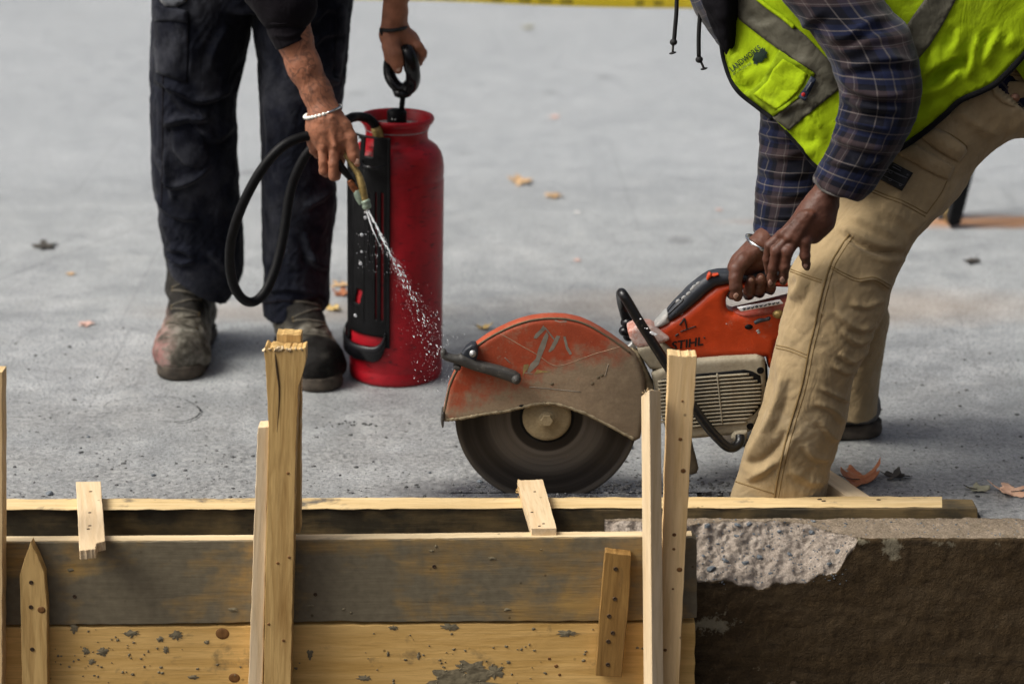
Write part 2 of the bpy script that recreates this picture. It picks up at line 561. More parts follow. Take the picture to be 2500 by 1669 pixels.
def m_simple(name, c, rough=.6, spec=.4, metal=0, var=.25, scale=40, bump=.1, bd=.002):
    m = Mat(name, rough, spec); co = m.coord(rnd=True)
    n = m.noise(co, scale, 5)
    d = tuple(q*(1-var) for q in c[:3]); l = tuple(min(1, q*(1+var)) for q in c[:3])
    m.col(m.ramp(n, [(.3, d), (.7, l)]))
    m.b.inputs['Metallic'].default_value = metal
    if bump: m.bump(n, bump, bd)
    return m
def m_wood(name, light, dark, stain=None, stain_amt=0.0, knots=True, stain_scale=6, endgrain=None, wet=False):
    m = Mat(name, .62, .3)
    co = m.coord(scale=(1, 1, .07), rnd=True)
    g1 = m.noise(co, 55, 5, .6, .6); g2 = m.noise(co, 260, 3, .6)
    ring = m.noise(co, 14, 2, .5, 1.2)
    w = m.math('FRACT', m.math('MULTIPLY', ring, 7.0))
    w = m.ramp(w, [(0, .15), (.55, .5), (.9, 1), (1, .15)])
    c = m.ramp(g1, [(.3, dark), (.55, light), (.75, tuple(min(1, q*1.12) for q in light[:3]))])
    c = m.mix(m.math('MULTIPLY', w, .40), c, dark)
    c = m.mix(m.math('MULTIPLY', m.ramp(g2, [(.5, 0), (.75, 1)]), .35), c, tuple(q*.55 for q in dark[:3]))
    if knots:
        kc = m.coord(scale=(1, 1, .45), rnd=True)
        k = m.voro(kc, 7.0, 'F1')
        kk = m.ramp(k, [(0, 1), (.045, .95), (.075, .25), (.14, 0)])
        c = m.mix(m.math('MULTIPLY', kk, .8), c, tuple(q*.3 for q in dark[:3]))
    so = m.coord(rnd=True)
    if stain:
        s1 = m.noise(so, stain_scale, 6, .62, .3); s2 = m.noise(m.coord(scale=(1, 1, .3), rnd=True), 24, 5, .6)
        f = m.ramp(m.math('ADD', m.math('MULTIPLY', s1, .65), m.math('MULTIPLY', s2, .35)), [(.62-stain_amt*.32, 0), (.72-stain_amt*.28, 1)])
        c = m.mix(f, c, m.mix(m.noise(so, 60, 4), stain, tuple(q*.45 for q in stain[:3])))
    sp_ = m.voro(so, 30)
    c = m.mix(m.math('MULTIPLY', m.ramp(sp_, [(0, 1), (.06, .9), (.11, 0)]), m.ramp(m.noise(so, 9, 3), [(.52, 0), (.6, .8)])), c, tuple(q*.25 for q in dark[:3]))
    m.col(c)
    m.bump(g1, .5, .002); m.bump(g2, .35, .001)
    if stain: m.bump(s1, .35, .006)
    return m
MT = {}
MT['wood_pale'] = m_wood('pale pine', (.70, .555, .365), (.60, .44, .25)).m
MT['wood_tan'] = m_wood('tan pine', (.70, .50, .265), (.56, .37, .165)).m
MT['wood_stake'] = m_wood('yellow pine', (.62, .415, .165), (.34, .195, .062)).m
MT['wood_old'] = m_wood('old brown pine', (.30, .17, .05), (.16, .08, .02), stain=(.06, .05, .035), stain_amt=.15).m
MT['wood_form'] = m_wood('form board', (.40, .25, .082), (.20, .122, .042), stain=(.215, .180, .118), stain_amt=.72, stain_scale=4.5, knots=True).m
MT['wood_lower'] = m_wood('form board bare', (.72, .46, .165), (.56, .335, .10), stain=(.15, .125, .08), stain_amt=.14, stain_scale=11).m
MT['wood_rear'] = m_wood('form board dark', (.17, .12, .055), (.10, .07, .03), stain=(.062, .050, .030), stain_amt=.6, knots=False).m
MT['wood_top'] = m_wood('board edge', (.66, .50, .27), (.52, .36, .16), stain=(.16, .14, .11), stain_amt=.2, stain_scale=14, knots=False).m
MT['wood_top2'] = m_wood('fresh board edge', (.66, .53, .33), (.56, .42, .24), stain=(.20, .17, .13), stain_amt=.04, knots=False).m
MT['wood_cleat'] = m_wood('cleat pine', (.68, .53, .34), (.58, .41, .23)).m

# ground
g = Mat('street concrete', .55, .75)
co = g.coord('Object')
big = g.noise(co, 1.6, 5, .6); mid = g.noise(co, 9, 6, .65); fine = g.noise(co, 160, 4, .7); vf = g.noise(co, 520, 2, .6)
c = g.ramp(big, [(.30, (.25, .263, .27)), (.5, (.325, .34, .345)), (.70, (.41, .422, .425))])
sx = g.sep(co)
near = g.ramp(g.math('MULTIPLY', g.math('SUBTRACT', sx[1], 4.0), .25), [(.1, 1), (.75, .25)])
c = g.mix(g.ramp(g.math('MULTIPLY', g.math('SUBTRACT', sx[1], 4.2), .2), [(.1, 0), (.6, .62)]), c, (.40, .425, .45))  # far street painted paler and bluer, standing in for grazing sky reflection
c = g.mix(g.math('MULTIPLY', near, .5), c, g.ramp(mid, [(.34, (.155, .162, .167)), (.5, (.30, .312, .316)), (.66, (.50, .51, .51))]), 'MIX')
c = g.mix(g.math('MULTIPLY', g.ramp(fine, [(.41, 1), (.50, 0)]), .72), c, (.05, .052, .055))
c = g.mix(g.math('MULTIPLY', g.ramp(vf, [(.55, 0), (.68, 1)]), .38), c, (.46, .46, .45))
sx = g.sep(co)
pale = g.ramp(g.noise(co, 4.2, 6, .7), [(.56, 0), (.66, 1)])
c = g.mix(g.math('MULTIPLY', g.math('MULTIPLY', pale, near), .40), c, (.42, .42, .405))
blot = g.ramp(g.noise(g.coord('Object', scale=(1, 1.6, 1)), 2.6, 7, .68, .6), [(.60, 0), (.70, 1)])
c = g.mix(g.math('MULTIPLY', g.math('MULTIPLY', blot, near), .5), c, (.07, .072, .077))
oil = g.ramp(g.voro(g.coord('Object', scale=(1, .8, 1)), 2.3), [(0, 1), (.05, .8), (.11, 0)])
c = g.mix(g.math('MULTIPLY', g.math('MULTIPLY', oil, g.ramp(mid, [(.4, .2), (.6, 1)])), .6), c, (.04, .04, .044))
crk = g.ramp(g.voro(g.coord('Object', scale=(1, 1, 1)), 1.1, 'DISTANCE_TO_EDGE'), [(0, 1), (.004, 0)])
c = g.mix(g.math('MULTIPLY', crk, .25), c, (.05, .05, .05))
st = g.ramp(g.voro(co, 150), [(0, 1), (.16, .9), (.26, 0)])
c = g.mix(g.math('MULTIPLY', g.math('MULTIPLY', st, g.ramp(g.noise(co, 18, 4, .6), [(.45, 0), (.62, 1)])), .55), c, (.60, .595, .57))
pit = g.ramp(g.noise(co, 34, 8, .82), [(.38, 1), (.455, 0)])
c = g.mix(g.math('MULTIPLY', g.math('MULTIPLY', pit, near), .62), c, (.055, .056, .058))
pit2 = g.ramp(g.voro(co, 55), [(0, 1), (.07, .9), (.12, 0)])
c = g.mix(g.math('MULTIPLY', g.math('MULTIPLY', pit2, g.ramp(g.noise(co, 7, 3, .6), [(.5, 0), (.6, 1)])), .7), c, (.04, .04, .042))
dirt_shade = g.math('ADD', g.math('MULTIPLY', g.math('SUBTRACT', 5.0, sx[1]), .95), g.math('MULTIPLY', g.math('SUBTRACT', g.noise(co, 5, 6, .68), .5), 2.4))
c = g.mix(g.math('MULTIPLY', g.ramp(dirt_shade, [(.1, 0), (1.0, 1)]), .72), c, g.mix(g.ramp(g.noise(co, 70, 6, .75), [(.36, 0), (.60, 1)]), (.040, .040, .041), (.33, .328, .316)))  # dirt mottling; its darkening towards the trench also paints in the light falloff
# wet slurry beside the cut: stain along the saw line
wy = g.math('SUBTRACT', sx[1], 4.06)
wx = g.math('SUBTRACT', sx[0], .12)
wob = g.math('MULTIPLY', g.math('SUBTRACT', g.noise(co, 14, 4, .6), .5), .09)
wd_ = g.math('SQRT', g.math('ADD', g.math('POWER', g.math('DIVIDE', g.math('ADD', wy, wob), .12), 2.0), g.math('POWER', g.math('DIVIDE', wx, .42), 2.0)))
wet = g.ramp(wd_, [(.55, 1), (1.0, 0)])
c = g.mix(g.math('MULTIPLY', g.math('MULTIPLY', wet, g.ramp(g.noise(co, 22, 5, .65), [(.3, .55), (.6, 1)])), .92), c, (.022, .022, .028))
# brown earth tracked on the street, far right and middle
for (gx_, gy_, ax_, ay_, cc, st) in ((1.75, 6.2, 1.2, .10, (.36, .16, .05), .85), (.75, 5.35, .9, .22, (.42, .28, .16), .28), (-.55, 5.3, .5, .12, (.34, .24, .16), .25)):
    e = g.math('SQRT', g.math('ADD', g.math('POWER', g.math('DIVIDE', g.math('ADD', g.math('SUBTRACT', sx[1], gy_), wob), ay_), 2.0), g.math('POWER', g.math('DIVIDE', g.math('SUBTRACT', sx[0], gx_), ax_), 2.0)))
    c = g.mix(g.math('MULTIPLY', g.ramp(e, [(.4, 1), (1, 0)]), st), c, cc)
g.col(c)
g.rough(g.mix(wet, g.ramp(mid, [(.3, .42), (.7, .60)]), (.2, .2, .2)))
g.bump(mid, .05, .01); g.bump(fine, .6, .004)
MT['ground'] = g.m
MT['soil'] = m_simple('dark soil', (.045, .032, .02), .95, .2, var=.6, scale=60, bump=.8, bd=.01).m
# concrete curb
q = Mat('curb concrete', .85, .25)
co = q.coord('Object'); n1 = q.noise(co, 35, 6, .65); n2 = q.noise(co, 240, 4, .65); n3 = q.noise(co, 7, 4, .6)
top = q.mix(.5, q.ramp(n2, [(.32, (.08, .058, .036)), (.5, (.20, .153, .104)), (.68, (.36, .29, .215))]), q.ramp(n1, [(.3, (.12, .095, .065)), (.7, (.28, .225, .17))]))
fr = q.mix(.55, q.ramp(n1, [(.28, (.12, .096, .074)), (.5, (.30, .25, .205)), (.72, (.47, .41, .35))]), q.ramp(n2, [(.32, (.10, .08, .06)), (.6, (.36, .305, .255))]))
face = q.mix(.5, q.ramp(n1, [(.3, (.021, .0125, .0044)), (.55, (.056, .034, .0125)), (.75, (.11, .070, .030))]), q.ramp(n2, [(.35, (.020, .0118, .0048)), (.62, (.053, .033, .0145)), (.8, (.125, .085, .044))]))
face = q.mix(q.math('MULTIPLY', q.ramp(q.noise(q.coord('Object', scale=(.6, 1, 2.2)), 9, 6, .7), [(.46, 0), (.66, 1)]), .55), face, (.085, .058, .030))
face = q.mix(q.math('MULTIPLY', q.ramp(q.noise(q.coord('Object', scale=(.35, 1, 3)), 6, 6, .7), [(.56, 0), (.68, 1)]), .7), face, (.006, .004, .002))
face = q.mix(q.math('MULTIPLY', q.ramp(q.noise(co, 55, 3, .6), [(.70, 0), (.75, 1)]), .6), face, (.17, .14, .09))
patchm = q.ramp(q.math('ADD', q.attr('pale'), q.math('MULTIPLY', q.math('SUBTRACT', q.noise(co, 60, 6, .7), .5), 2.6)), [(.5, 0), (.75, 1)])
face = q.mix(q.math('MULTIPLY', patchm, .8), face, (.20, .175, .12))
cc = q.mix(q.attr('fracture'), face, fr); cc = q.mix(q.attr('topface'), cc, top)
q.col(cc); q.bump(n1, .55, .010); q.bump(n2, .6, .004)
MT['curb'] = q.m
MT['stone'] = m_simple('blue grey stone', (.10, .115, .13), .6, .4, var=.5, scale=80, bump=.3).m
MT['grit'] = m_simple('grit', (.10, .10, .10), .9, .3, var=.7, scale=9, bump=.3).m

# cloth
def m_cloth(name, c, var=.3, weave=900, rough=.85, sheen=.2, dust=None, dust_f=(.55, .7), bump=.25, dscale=7, crease=.18):
    m = Mat(name, rough, .06); co = m.coord()
    n = m.noise(co, 9, 5, .6); w = m.noise(co, weave, 2, .5); s2 = m.noise(co, 45, 4, .6)
    cl = m.ramp(m.math('ADD', m.math('MULTIPLY', n, .6), m.math('MULTIPLY', s2, .4)), [(.3, tuple(q*(1-var) for q in c)), (.7, tuple(q*(1+var) for q in c))])
    if dust:
        cl = m.mix(m.math('MULTIPLY', m.ramp(m.noise(co, dscale, 6, .65), [(dust_f[0], 0), (dust_f[1], 1)]), .6), cl, dust)
    m.col(cl); m.bump(w, bump, .0008); m.bump(s2, .3, .004)
    cz = m.math('ABSOLUTE', m.math('SUBTRACT', m.noise(m.coord(scale=(1, 1, .6)), 13, 3, .5, 1.4), .5)); m.bump(m.ramp(cz, [(0, 0), (.12, 1)]), crease, .006)
    m.b.inputs['Sheen Weight'].default_value = sheen; m.b.inputs['Sheen Roughness'].default_value = .5
    return m
MT['navy'] = m_cloth('navy work twill', (.0058, .0068, .0118), .6, dust=(.062, .064, .074), dust_f=(.47, .72), sheen=.04).m
MT['charcoal'] = m_cloth('charcoal jersey', (.0062, .005, .0068), .25, sheen=.02).m
MT['tan'] = m_cloth('tan cotton duck', (.295, .218, .120), .18, dust=(.37, .30, .20), dust_f=(.55, .75), sheen=.1).m
MT['tan_stitch'] = m_cloth('tan seam', (.175, .118, .053), .2, sheen=0).m
MT['black_cloth'] = m_cloth('black binding', (.006, .006, .007), .3, sheen=.05).m
MT['hiviz'] = m_cloth('yellow green mesh fabric', (.275, .385, .008), .14, weave=700, dust=(.12, .15, .012), dust_f=(.57, .74), sheen=.0, dscale=9).m
MT['hiviz_trim'] = m_cloth('yellow green trim', (.19, .27, .008), .2, dust=(.09, .10, .012), sheen=.0).m
MT['reflect'] = m_cloth('grey reflective tape', (.085, .080, .060), .2, rough=.5, sheen=0, dust=(.075, .068, .05), bump=.1).m
MT['green_print'] = m_simple('dark green print', (.006, .022, .012), .7, bump=0).m
MT['blue_label'] = m_simple('dark blue label', (.006, .012, .03), .6, bump=0).m
MT['black_label'] = m_simple('black label', (.004, .004, .004), .6, bump=0).m
MT['grey_print'] = m_simple('grey print', (.10, .10, .11), .6, bump=0).m
MT['red_print'] = m_simple('red print', (.5, .02, .02), .6, bump=0).m
MT['hoodie'] = m_cloth('black hood cloth', (.006, .0055, .007), .4, sheen=.0).m
def m_plaid(name):
    m = Mat(name, .95, .1); uv = m.coord('UV'); x = m.sep(uv)
    base = (.0075, .0085, .019)
    def stripes(c, per, off):
        f = m.math('FRACT', m.math('ADD', m.math('DIVIDE', c, per), off))
        K_ = (.0026, .0028, .005); B = (.008, .013, .042); R = (.052, .034, .032); Wt = (.15, .13, .12)
        return m.ramp(f, [(0, K_), (.20, Wt), (.225, K_), (.36, B), (.50, Wt), (.525, B), (.62, K_), (.72, R), (.86, Wt), (.88, R), (.93, K_)], 'CONSTANT')
    a = stripes(x[0], .10, .12); b = stripes(x[1], .10, .3)
    tw = m.math('FRACT', m.math('MULTIPLY', m.math('ADD', x[0], x[1]), 420.0))
    f = m.ramp(tw, [(0, .35), (.5, .65)], 'LINEAR')
    c = m.mix(f, a, b)
    co = m.coord(); n = m.noise(co, 120, 4, .6); fuzz = m.noise(co, 900, 2, .6)
    c = m.mix(m.math('MULTIPLY', n, .5), c, base)
    m.col(c); m.bump(fuzz, .3, .0008); m.bump(m.noise(co, 40, 4), .25, .004)
    m.b.inputs['Sheen Weight'].default_value = .12
    return m
MT['plaid'] = m_plaid('navy plaid flannel').m
def m_skin(name, c, tat=False, rough=.58):
    m = Mat(name, rough, .32); co = m.coord()
    n = m.noise(co, 28, 5, .6); n2 = m.noise(co, 260, 3, .6)
    cl = m.ramp(n, [(.3, tuple(q*.68 for q in c)), (.7, tuple(min(1, q*1.25) for q in c))])
    cl = m.mix(m.math('MULTIPLY', m.ramp(n2, [(.55, 0), (.8, 1)]), .25), cl, tuple(q*.45 for q in c))
    if tat:
        t = m.noise(co, 26, 3, .5, 1.6)
        line = m.ramp(m.math('ABSOLUTE', m.math('SUBTRACT', t, .5)), [(0, 1), (.025, .7), (.05, 0)])
        z = m.attr('tattoo')
        cl = m.mix(m.math('MULTIPLY', m.math('MULTIPLY', line, z), .5), cl, (.02, .017, .016))
    m.col(cl); m.bump(n2, .3, .001); m.bump(n, .15, .003)
    m.b.inputs['Subsurface Weight'].default_value = .06
    m.b.inputs['Subsurface Radius'].default_value = (.006, .002, .001)
    return m
MT['skin1'] = m_skin('tanned skin', (.285, .115, .062), True).m
MT['skin2'] = m_skin('dark brown skin', (.092, .036, .022), False, .52).m
MT['nail1'] = m_simple('fingernail', (.50, .30, .22), .35, .5, var=.1, bump=0).m
MT['nail2'] = m_simple('fingernail dark', (.36, .21, .16), .35, .5, var=.1, bump=0).m
MT['hair'] = m_simple('black hair', (.01, .008, .007), .6, var=.4, scale=200, bump=.5).m
# boots
b_ = Mat('worn leather', .72, .13); co = b_.coord(); n = b_.noise(co, 22, 5, .65); n2 = b_.noise(co, 150, 4, .6)
cl = b_.ramp(n, [(.32, (.030, .026, .019)), (.46, (.105, .095, .075)), (.60, (.24, .225, .19))])
cl = b_.mix(b_.math('MULTIPLY', b_.attr('toe'), b_.ramp(b_.noise(co, 40, 5, .65), [(.55, 1), (.78, .86)])), cl, (.006, .0052, .0045))
cl = b_.mix(b_.math('MULTIPLY', b_.attr('pinkdust'), b_.ramp(b_.noise(co, 45, 4, .6), [(.40, .05), (.62, .7)])), cl, (.26, .105, .10))
b_.col(cl); b_.bump(n2, .4, .002); b_.bump(n, .3, .004)
MT['boot'] = b_.m
MT['boot_grey'] = m_simple('boot grey with dust', (.115, .108, .098), .8, .3, var=.35, scale=30, bump=.3).m
MT['sole'] = m_simple('boot sole rubber', (.05, .04, .03), .85, .3, var=.6, scale=35, bump=.5, bd=.004).m
MT['lace'] = m_simple('lace', (.075, .066, .05), .9, var=.4).m
MT['eyelet'] = m_simple('dull eyelet', (.09, .065, .03), .6, .4, .4).m
MT['brass'] = m_simple('brass', (.30, .21, .075), .5, .5, .6, var=.45, scale=90, bump=.2).m
MT['verdigris'] = m_simple('tarnished metal', (.25, .31, .24), .55, .5, .5, var=.4, scale=90).m
MT['steel'] = m_simple('polished steel', (.62, .65, .66), .18, .5, 1.0, var=.05, bump=0).m
MT['zinc'] = m_simple('dull zinc', (.35, .35, .34), .5, .5, .6, var=.3, scale=90).m
MT['bead'] = m_simple('white bead', (.78, .80, .74), .45, var=.08, bump=0).m
MT['black_cord'] = m_simple('black cord', (.008, .008, .008), .7, bump=0).m
r_ = Mat('red tank enamel', .42, .32); co = r_.coord(); n = r_.noise(co, 9, 6, .65); n2 = r_.noise(r_.coord(scale=(1, 1, 3)), 40, 4, .65)
cl = r_.ramp(n, [(.3, (.19, .0028, .007)), (.6, (.37, .0052, .013))])
cl = r_.mix(r_.ramp(n2, [(.56, 0), (.70, .85)]), cl, (.05, .003, .006))
cl = r_.mix(r_.math('MULTIPLY', r_.ramp(r_.voro(co, 75), [(0, 1), (.09, 0)]), r_.ramp(r_.noise(co, 14, 3), [(.5, 0), (.58, 1)])), cl, (.02, .003, .004))
r_.col(cl); r_.rough(r_.ramp(n, [(.3, .34), (.7, .55)])); r_.bump(n2, .12, .003)
MT['red'] = r_.m
MT['blackp'] = m_simple('black plastic', (.0045, .0045, .005), .5, .12, var=.5, scale=30, bump=.15).m
MT['blackg'] = m_simple('glossy black plastic', (.004, .004, .005), .26, .28, var=.3, scale=40, bump=.1).m
MT['rubber'] = m_simple('black rubber hose', (.004, .004, .0045), .5, .13, var=.4, scale=60, bump=.2).m
# saw
def m_dusty(name, c, dust, lo=.5, hi=.7, rough=.5, extra=None, scale=16):
    m = Mat(name, rough, .4); co = m.coord(); n = m.noise(co, scale, 6, .68); n2 = m.noise(co, 180, 4, .65)
    cl = m.ramp(m.noise(co, 30, 4), [(.3, tuple(q*.72 for q in c)), (.7, c)])
    f = m.ramp(m.math('ADD', m.math('MULTIPLY', n, .7), m.math('MULTIPLY', n2, .3)), [(lo, 0), (hi, 1)])
    if extra: f = m.math('MAXIMUM', f, extra(m, co, n), clamp=True)
    dc = m.ramp(m.math('ADD', m.math('MULTIPLY', n2, .45), m.math('MULTIPLY', m.noise(m.coord(scale=(.5, 1, 1.6)), 34, 5, .65), .55)), [(.3, tuple(q*.62 for q in dust)), (.7, tuple(q*1.08 for q in dust))])
    cl = m.mix(m.math('MULTIPLY', f, .9), cl, dc)
    cl = m.mix(m.math('MULTIPLY', m.ramp(m.voro(co, 120), [(0, 1), (.10, 0)]), m.ramp(m.noise(co, 22, 3), [(.5, 0), (.6, .7)])), cl, tuple(min(1, q*2.2) for q in dust))
    m.col(cl); m.rough(m.mix(f, (rough,)*3, (.85,)*3)); m.bump(n2, .3, .002); m.bump(n, .2, .004)
    return m
MT['orange'] = m_dusty('orange plastic', (.48, .048, .008), (.34, .22, .15), .58, .80, .38).m
def guard_dust(m, co, n):
    x = m.sep(co)
    g_ = m.math('ADD', m.math('MULTIPLY', x[0], 2.6), m.math('MULTIPLY', x[2], -7.2))
    g_ = m.math('ADD', g_, m.math('MULTIPLY', m.math('SUBTRACT', n, .5), 1.6))
    return m.ramp(m.math('ADD', g_, .62), [(.22, 0), (.72, 1)])
MT['guard'] = m_dusty('orange guard caked in slurry', (.37, .062, .022), (.29, .235, .152), .52, .80, .6, guard_dust, 26)
_g = MT['guard']; _c = _g.b.inputs['Base Color'].links[0].from_socket; _x = _g.sep(_g.coord())
_f = _g.math('ADD', _g.math('ADD', _g.math('MULTIPLY', _x[0], 5.5), _g.math('MULTIPLY', _x[2], -2.0)), _g.math('MULTIPLY', _g.math('SUBTRACT', _g.noise(_g.coord(), 30, 6, .7), .5), 1.6))
_g.col(_g.mix(_g.math('MULTIPLY', _g.ramp(_f, [(.35, 0), (1.1, 1)]), .55), _c, (.075, .056, .034)))
MT['guard_dark'] = m_dusty('slurry crust', (.10, .075, .045), (.14, .105, .06), .4, .6, .9).m
MT['greyp'] = m_dusty('grey plastic caked in dust', (.33, .29, .21), (.215, .17, .11), .45, .65, .7).m
MT['pinkp'] = m_dusty('dusty orange nose', (.50, .17, .11), (.62, .50, .45), .40, .55, .6).m
MT['dkgrip'] = m_dusty('dark grey grip', (.022, .026, .034), (.30, .30, .29), .60, .72, .5, None, 34).m
MT['palegrip'] = m_dusty('pale grey panel', (.32, .32, .31), (.45, .42, .38), .5, .7, .6).m
MT['chip'] = m_dusty('chipped black paint', (.009, .009, .010), (.19, .155, .11), .60, .68, .28, None, 30).m
MT['bare'] = m_simple('bare grey metal scuff', (.19, .165, .13), .7, .4, var=.25, scale=60).m
MT['yellow_rub'] = m_simple('worn yellow sticker', (.25, .175, .065), .7, var=.4, scale=70).m
MT['tarstick'] = m_dusty('dark lever', (.05, .047, .042), (.22, .20, .17), .55, .72, .6).m
bl = Mat('saw blade steel', .5, .3); co = bl.coord(); x = bl.sep(co)
rad = bl.math('SQRT', bl.math('ADD', bl.math('POWER', x[0], 2.0), bl.math('POWER', x[2], 2.0)))
cv = bl.n.new('ShaderNodeCombineXYZ'); bl.link(rad, cv.inputs[0])
rn = bl.noise(cv.outputs[0], 75, 5, .7)
bl.col(bl.mix(bl.ramp(rad, [(.07, .0), (.075, 1), (.105, .85), (.13, .15), (.17, .1), (.178, .6)]), bl.ramp(rn, [(.35, (.006, .005, .0045)), (.7, (.020, .016, .014))]), bl.ramp(rn, [(.3, (.045, .038, .032)), (.7, (.125, .108, .09))])))
bl.rough(bl.ramp(rn, [(.3, .35), (.7, .6)])); bl.b.inputs['Metallic'].default_value = .25
bl.b.inputs['Anisotropic'].default_value = .5
MT['blade'] = bl.m
MT['crust'] = m_simple('dried slurry', (.235, .19, .12), .9, .2, var=.4, scale=70, bump=.5).m
MT['flange'] = m_dusty('dusty flange', (.25, .19, .10), (.33, .26, .15), .4, .6, .7).m
MT['black_ink'] = m_simple('black ink', (.008, .007, .006), .5, bump=0).m
MT['white_label'] = m_simple('white sticker', (.72, .72, .74), .5, var=.1, bump=0).m
MT['yellow_tape'] = m_simple('yellow plastic tape', (.95, .68, .015), .4, var=.12, scale=8, bump=0).m
MT['tape_ink'] = m_simple('tape ink', (.42, .32, .02), .5, bump=0).m
w_ = Mat('water drops', .08, .6); w_.col((.93, .95, .97, 1)); w_.b.inputs['Transmission Weight'].default_value = .72; w_.b.inputs['IOR'].default_value = 1.33
MT['water'] = w_.m
def m_leaf(name, c, c2):
    m = Mat(name, .6, .35); co = m.coord(rnd=True); n = m.noise(co, 45, 4, .6)
    m.col(m.ramp(n, [(.35, c), (.65, c2)])); m.bump(n, .3, .003)
    return m.m
LEAF = {'orange': m_leaf('orange leaf', (.26, .080, .032), (.38, .155, .07)), 'tan': m_leaf('tan leaf', (.46, .30, .16), (.60, .40, .22)),
        'peach': m_leaf('peach leaf', (.52, .30, .19), (.66, .42, .29)), 'yellow': m_leaf('yellow leaf', (.52, .36, .10), (.66, .47, .2)),
        'dark': m_leaf('dark leaf', (.03, .026, .022), (.07, .06, .05)), 'green': m_leaf('grey green leaf', (.22, .21, .14), (.36, .345, .25)),
        'pink': m_leaf('pink leaf', (.55, .32, .26), (.66, .45, .38)), 'white': m_leaf('bleached leaf', (.62, .60, .57), (.75, .72, .7))}
# ================================================================== STRUCTURE
BH = .030                                   # height of the form boards' top edges above the street
RB_D, RB_T = 3.905, .048                    # rear form board
FB_D, FB_T = 3.739, .027                    # front form board
KY = 4.06                                   # saw line
# street: one sheet with a saw kerf and a dug strip behind the rear board
xk = P(1100, 1203, KY).x; xa = P(1700, 1215, KY).x; xb = P(2035, 1215, KY).x; ye = RB_D+RB_T+.004
xr = P(2388, 1240, ye).x
out = [(-40, ye), (xa, ye), (xa, KY-.0025), (xk, KY-.0025), (xk, KY+.0025), (xa+.02, KY+.004)]
for i in range(1, 22):
    t = i/22; out.append((xa+.02+(xb-xa-.02)*t, KY+.012+random.uniform(-.008, .008)))
out += [(xb+.01, 4.03), (xb+.02, ye), (xr, ye), (xr+.004, 3.902)]
for i in range(1, 24): out.append((xr+.004+i*.03, 3.903+random.uniform(-.0025, .003)))
out += [(40, 3.903), (40, 70), (-40, 70)]
bm = bmesh.new()
tv = [bm.verts.new((x, y, 0)) for x, y in out]
f = bm.faces.new(tv)
bv = [bm.verts.new((x, y, -.16)) for x, y in out]
for i in range(len(tv)):
    j = (i+1) % len(tv); bm.faces.new((tv[i], bv[i], bv[j], tv[j]))
bmesh.ops.triangulate(bm, faces=[f]); bmesh.ops.recalc_face_normals(bm, faces=bm.faces)
me = bpy.data.meshes.new('street'); bm.to_mesh(me); bm.free()
if sum(p.normal.z*p.area for p in me.polygons) < 0: me.flip_normals()
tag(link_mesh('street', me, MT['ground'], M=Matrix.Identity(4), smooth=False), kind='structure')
# dug earth in front of and under the street edge
nx, ny = 150, 70
gx = np.concatenate([[-40, -12, -4], np.linspace(-1.6, 1.8, nx), [4, 12, 40]]); gy = np.concatenate([[-30, -8, 0], np.linspace(2.6, 4.3, ny), [8]])
XX, YY = np.meshgrid(gx, gy, indexing='ij')
ZZ = -.325+fbm(np.stack([XX*6, YY*6, XX*0], -1), 5)*.06
ZZ = np.where(YY > 3.915, np.minimum(-.165, ZZ+.17+0*YY), ZZ)
ZZ = np.where(YY > 4.25, -.6, ZZ)
vs = np.stack([XX, YY, ZZ], -1).reshape(-1, 3); n2 = len(gy)
ii, jj = np.meshgrid(np.arange(len(gx)-1), np.arange(n2-1), indexing='ij'); k = (ii*n2+jj).ravel()
tag(mk('dug_earth', vs, np.stack([k, k+n2, k+n2+1, k+1], 1), MT['soil'], M=Matrix.Identity(4)), kind='structure')

# ------------------------------------------------------------------ formwork
def screw(px, py, d, parent, r=.0033, dark=True):
    c = P(px, py, d)
    vs, fs = lathe_arr([(r*1.35, .0003), (r*1.2, -.0012), (r, -.0012), (r*.5, -.0004), (0.0001, -.0003)], (0, 0, 0), 'Y', 12)
    vs = [q+c for q in vs]
    return mk('screw', vs, fs, MT['rust'] , parent, recalc=True)
MT['rust'] = m_simple('rusty screw', (.06, .036, .02), .6, .4, .4, var=.4, scale=200).m
def edge_cap(o, pts, mat): pass

rear = slab('form_board', [(-700, 1247), (1250, 1243), (2384, 1240), (2387, 1242), (2386, 1420), (-700, 1420)], RB_D, RB_T, MT['wood_rear'], axis=((2300, 1330), (0, 1330)), jit=.0010, step=.03, bev=.002)
tag(rear, 'long dark rear form board lying along the street edge behind the gap', 'form board', 'form boards of the kerb mould')
def toplayer(board, poly, h, mat, th=.0012):
    q = [G(x, y, h) for x, y in poly]
    n = len(q); vs = q+[p-Vector((0, 0, th)) for p in q]
    fs = [tuple(range(n)), tuple(range(2*n-1, n-1, -1))]+[(i, i+n, (i+1) % n+n, (i+1) % n) for i in range(n)]
    c = sum(q, Vector())/n; z = Vector((1, 0, 0)); y = Vector((0, 1, 0)); x = y.cross(z)
    M = Matrix((x, y, z)).transposed().to_4x4(); M.translation = c
    return mk('board_edge', vs, fs, mat, board, M=M, smooth=False, recalc=True)
def ragged(a, b, n, amp):
    return [(a[0]+(b[0]-a[0])*i/n, a[1]+(b[1]-a[1])*i/n+random.uniform(-amp, amp)) for i in range(n+1)]
h2 = BH+.0016
yr = lambda x: 1217.5-.0027*x     # rear top line in photo pixels
yf = lambda x: 1245.5-.0028*x
toplayer(rear, ragged((-700, yr(-700)), (2300, yr(2300)), 90, 1.2)+ragged((2300, yf(2300)-2), (-700, yf(-700)-2), 90, 1.3), h2, MT['wood_top'])
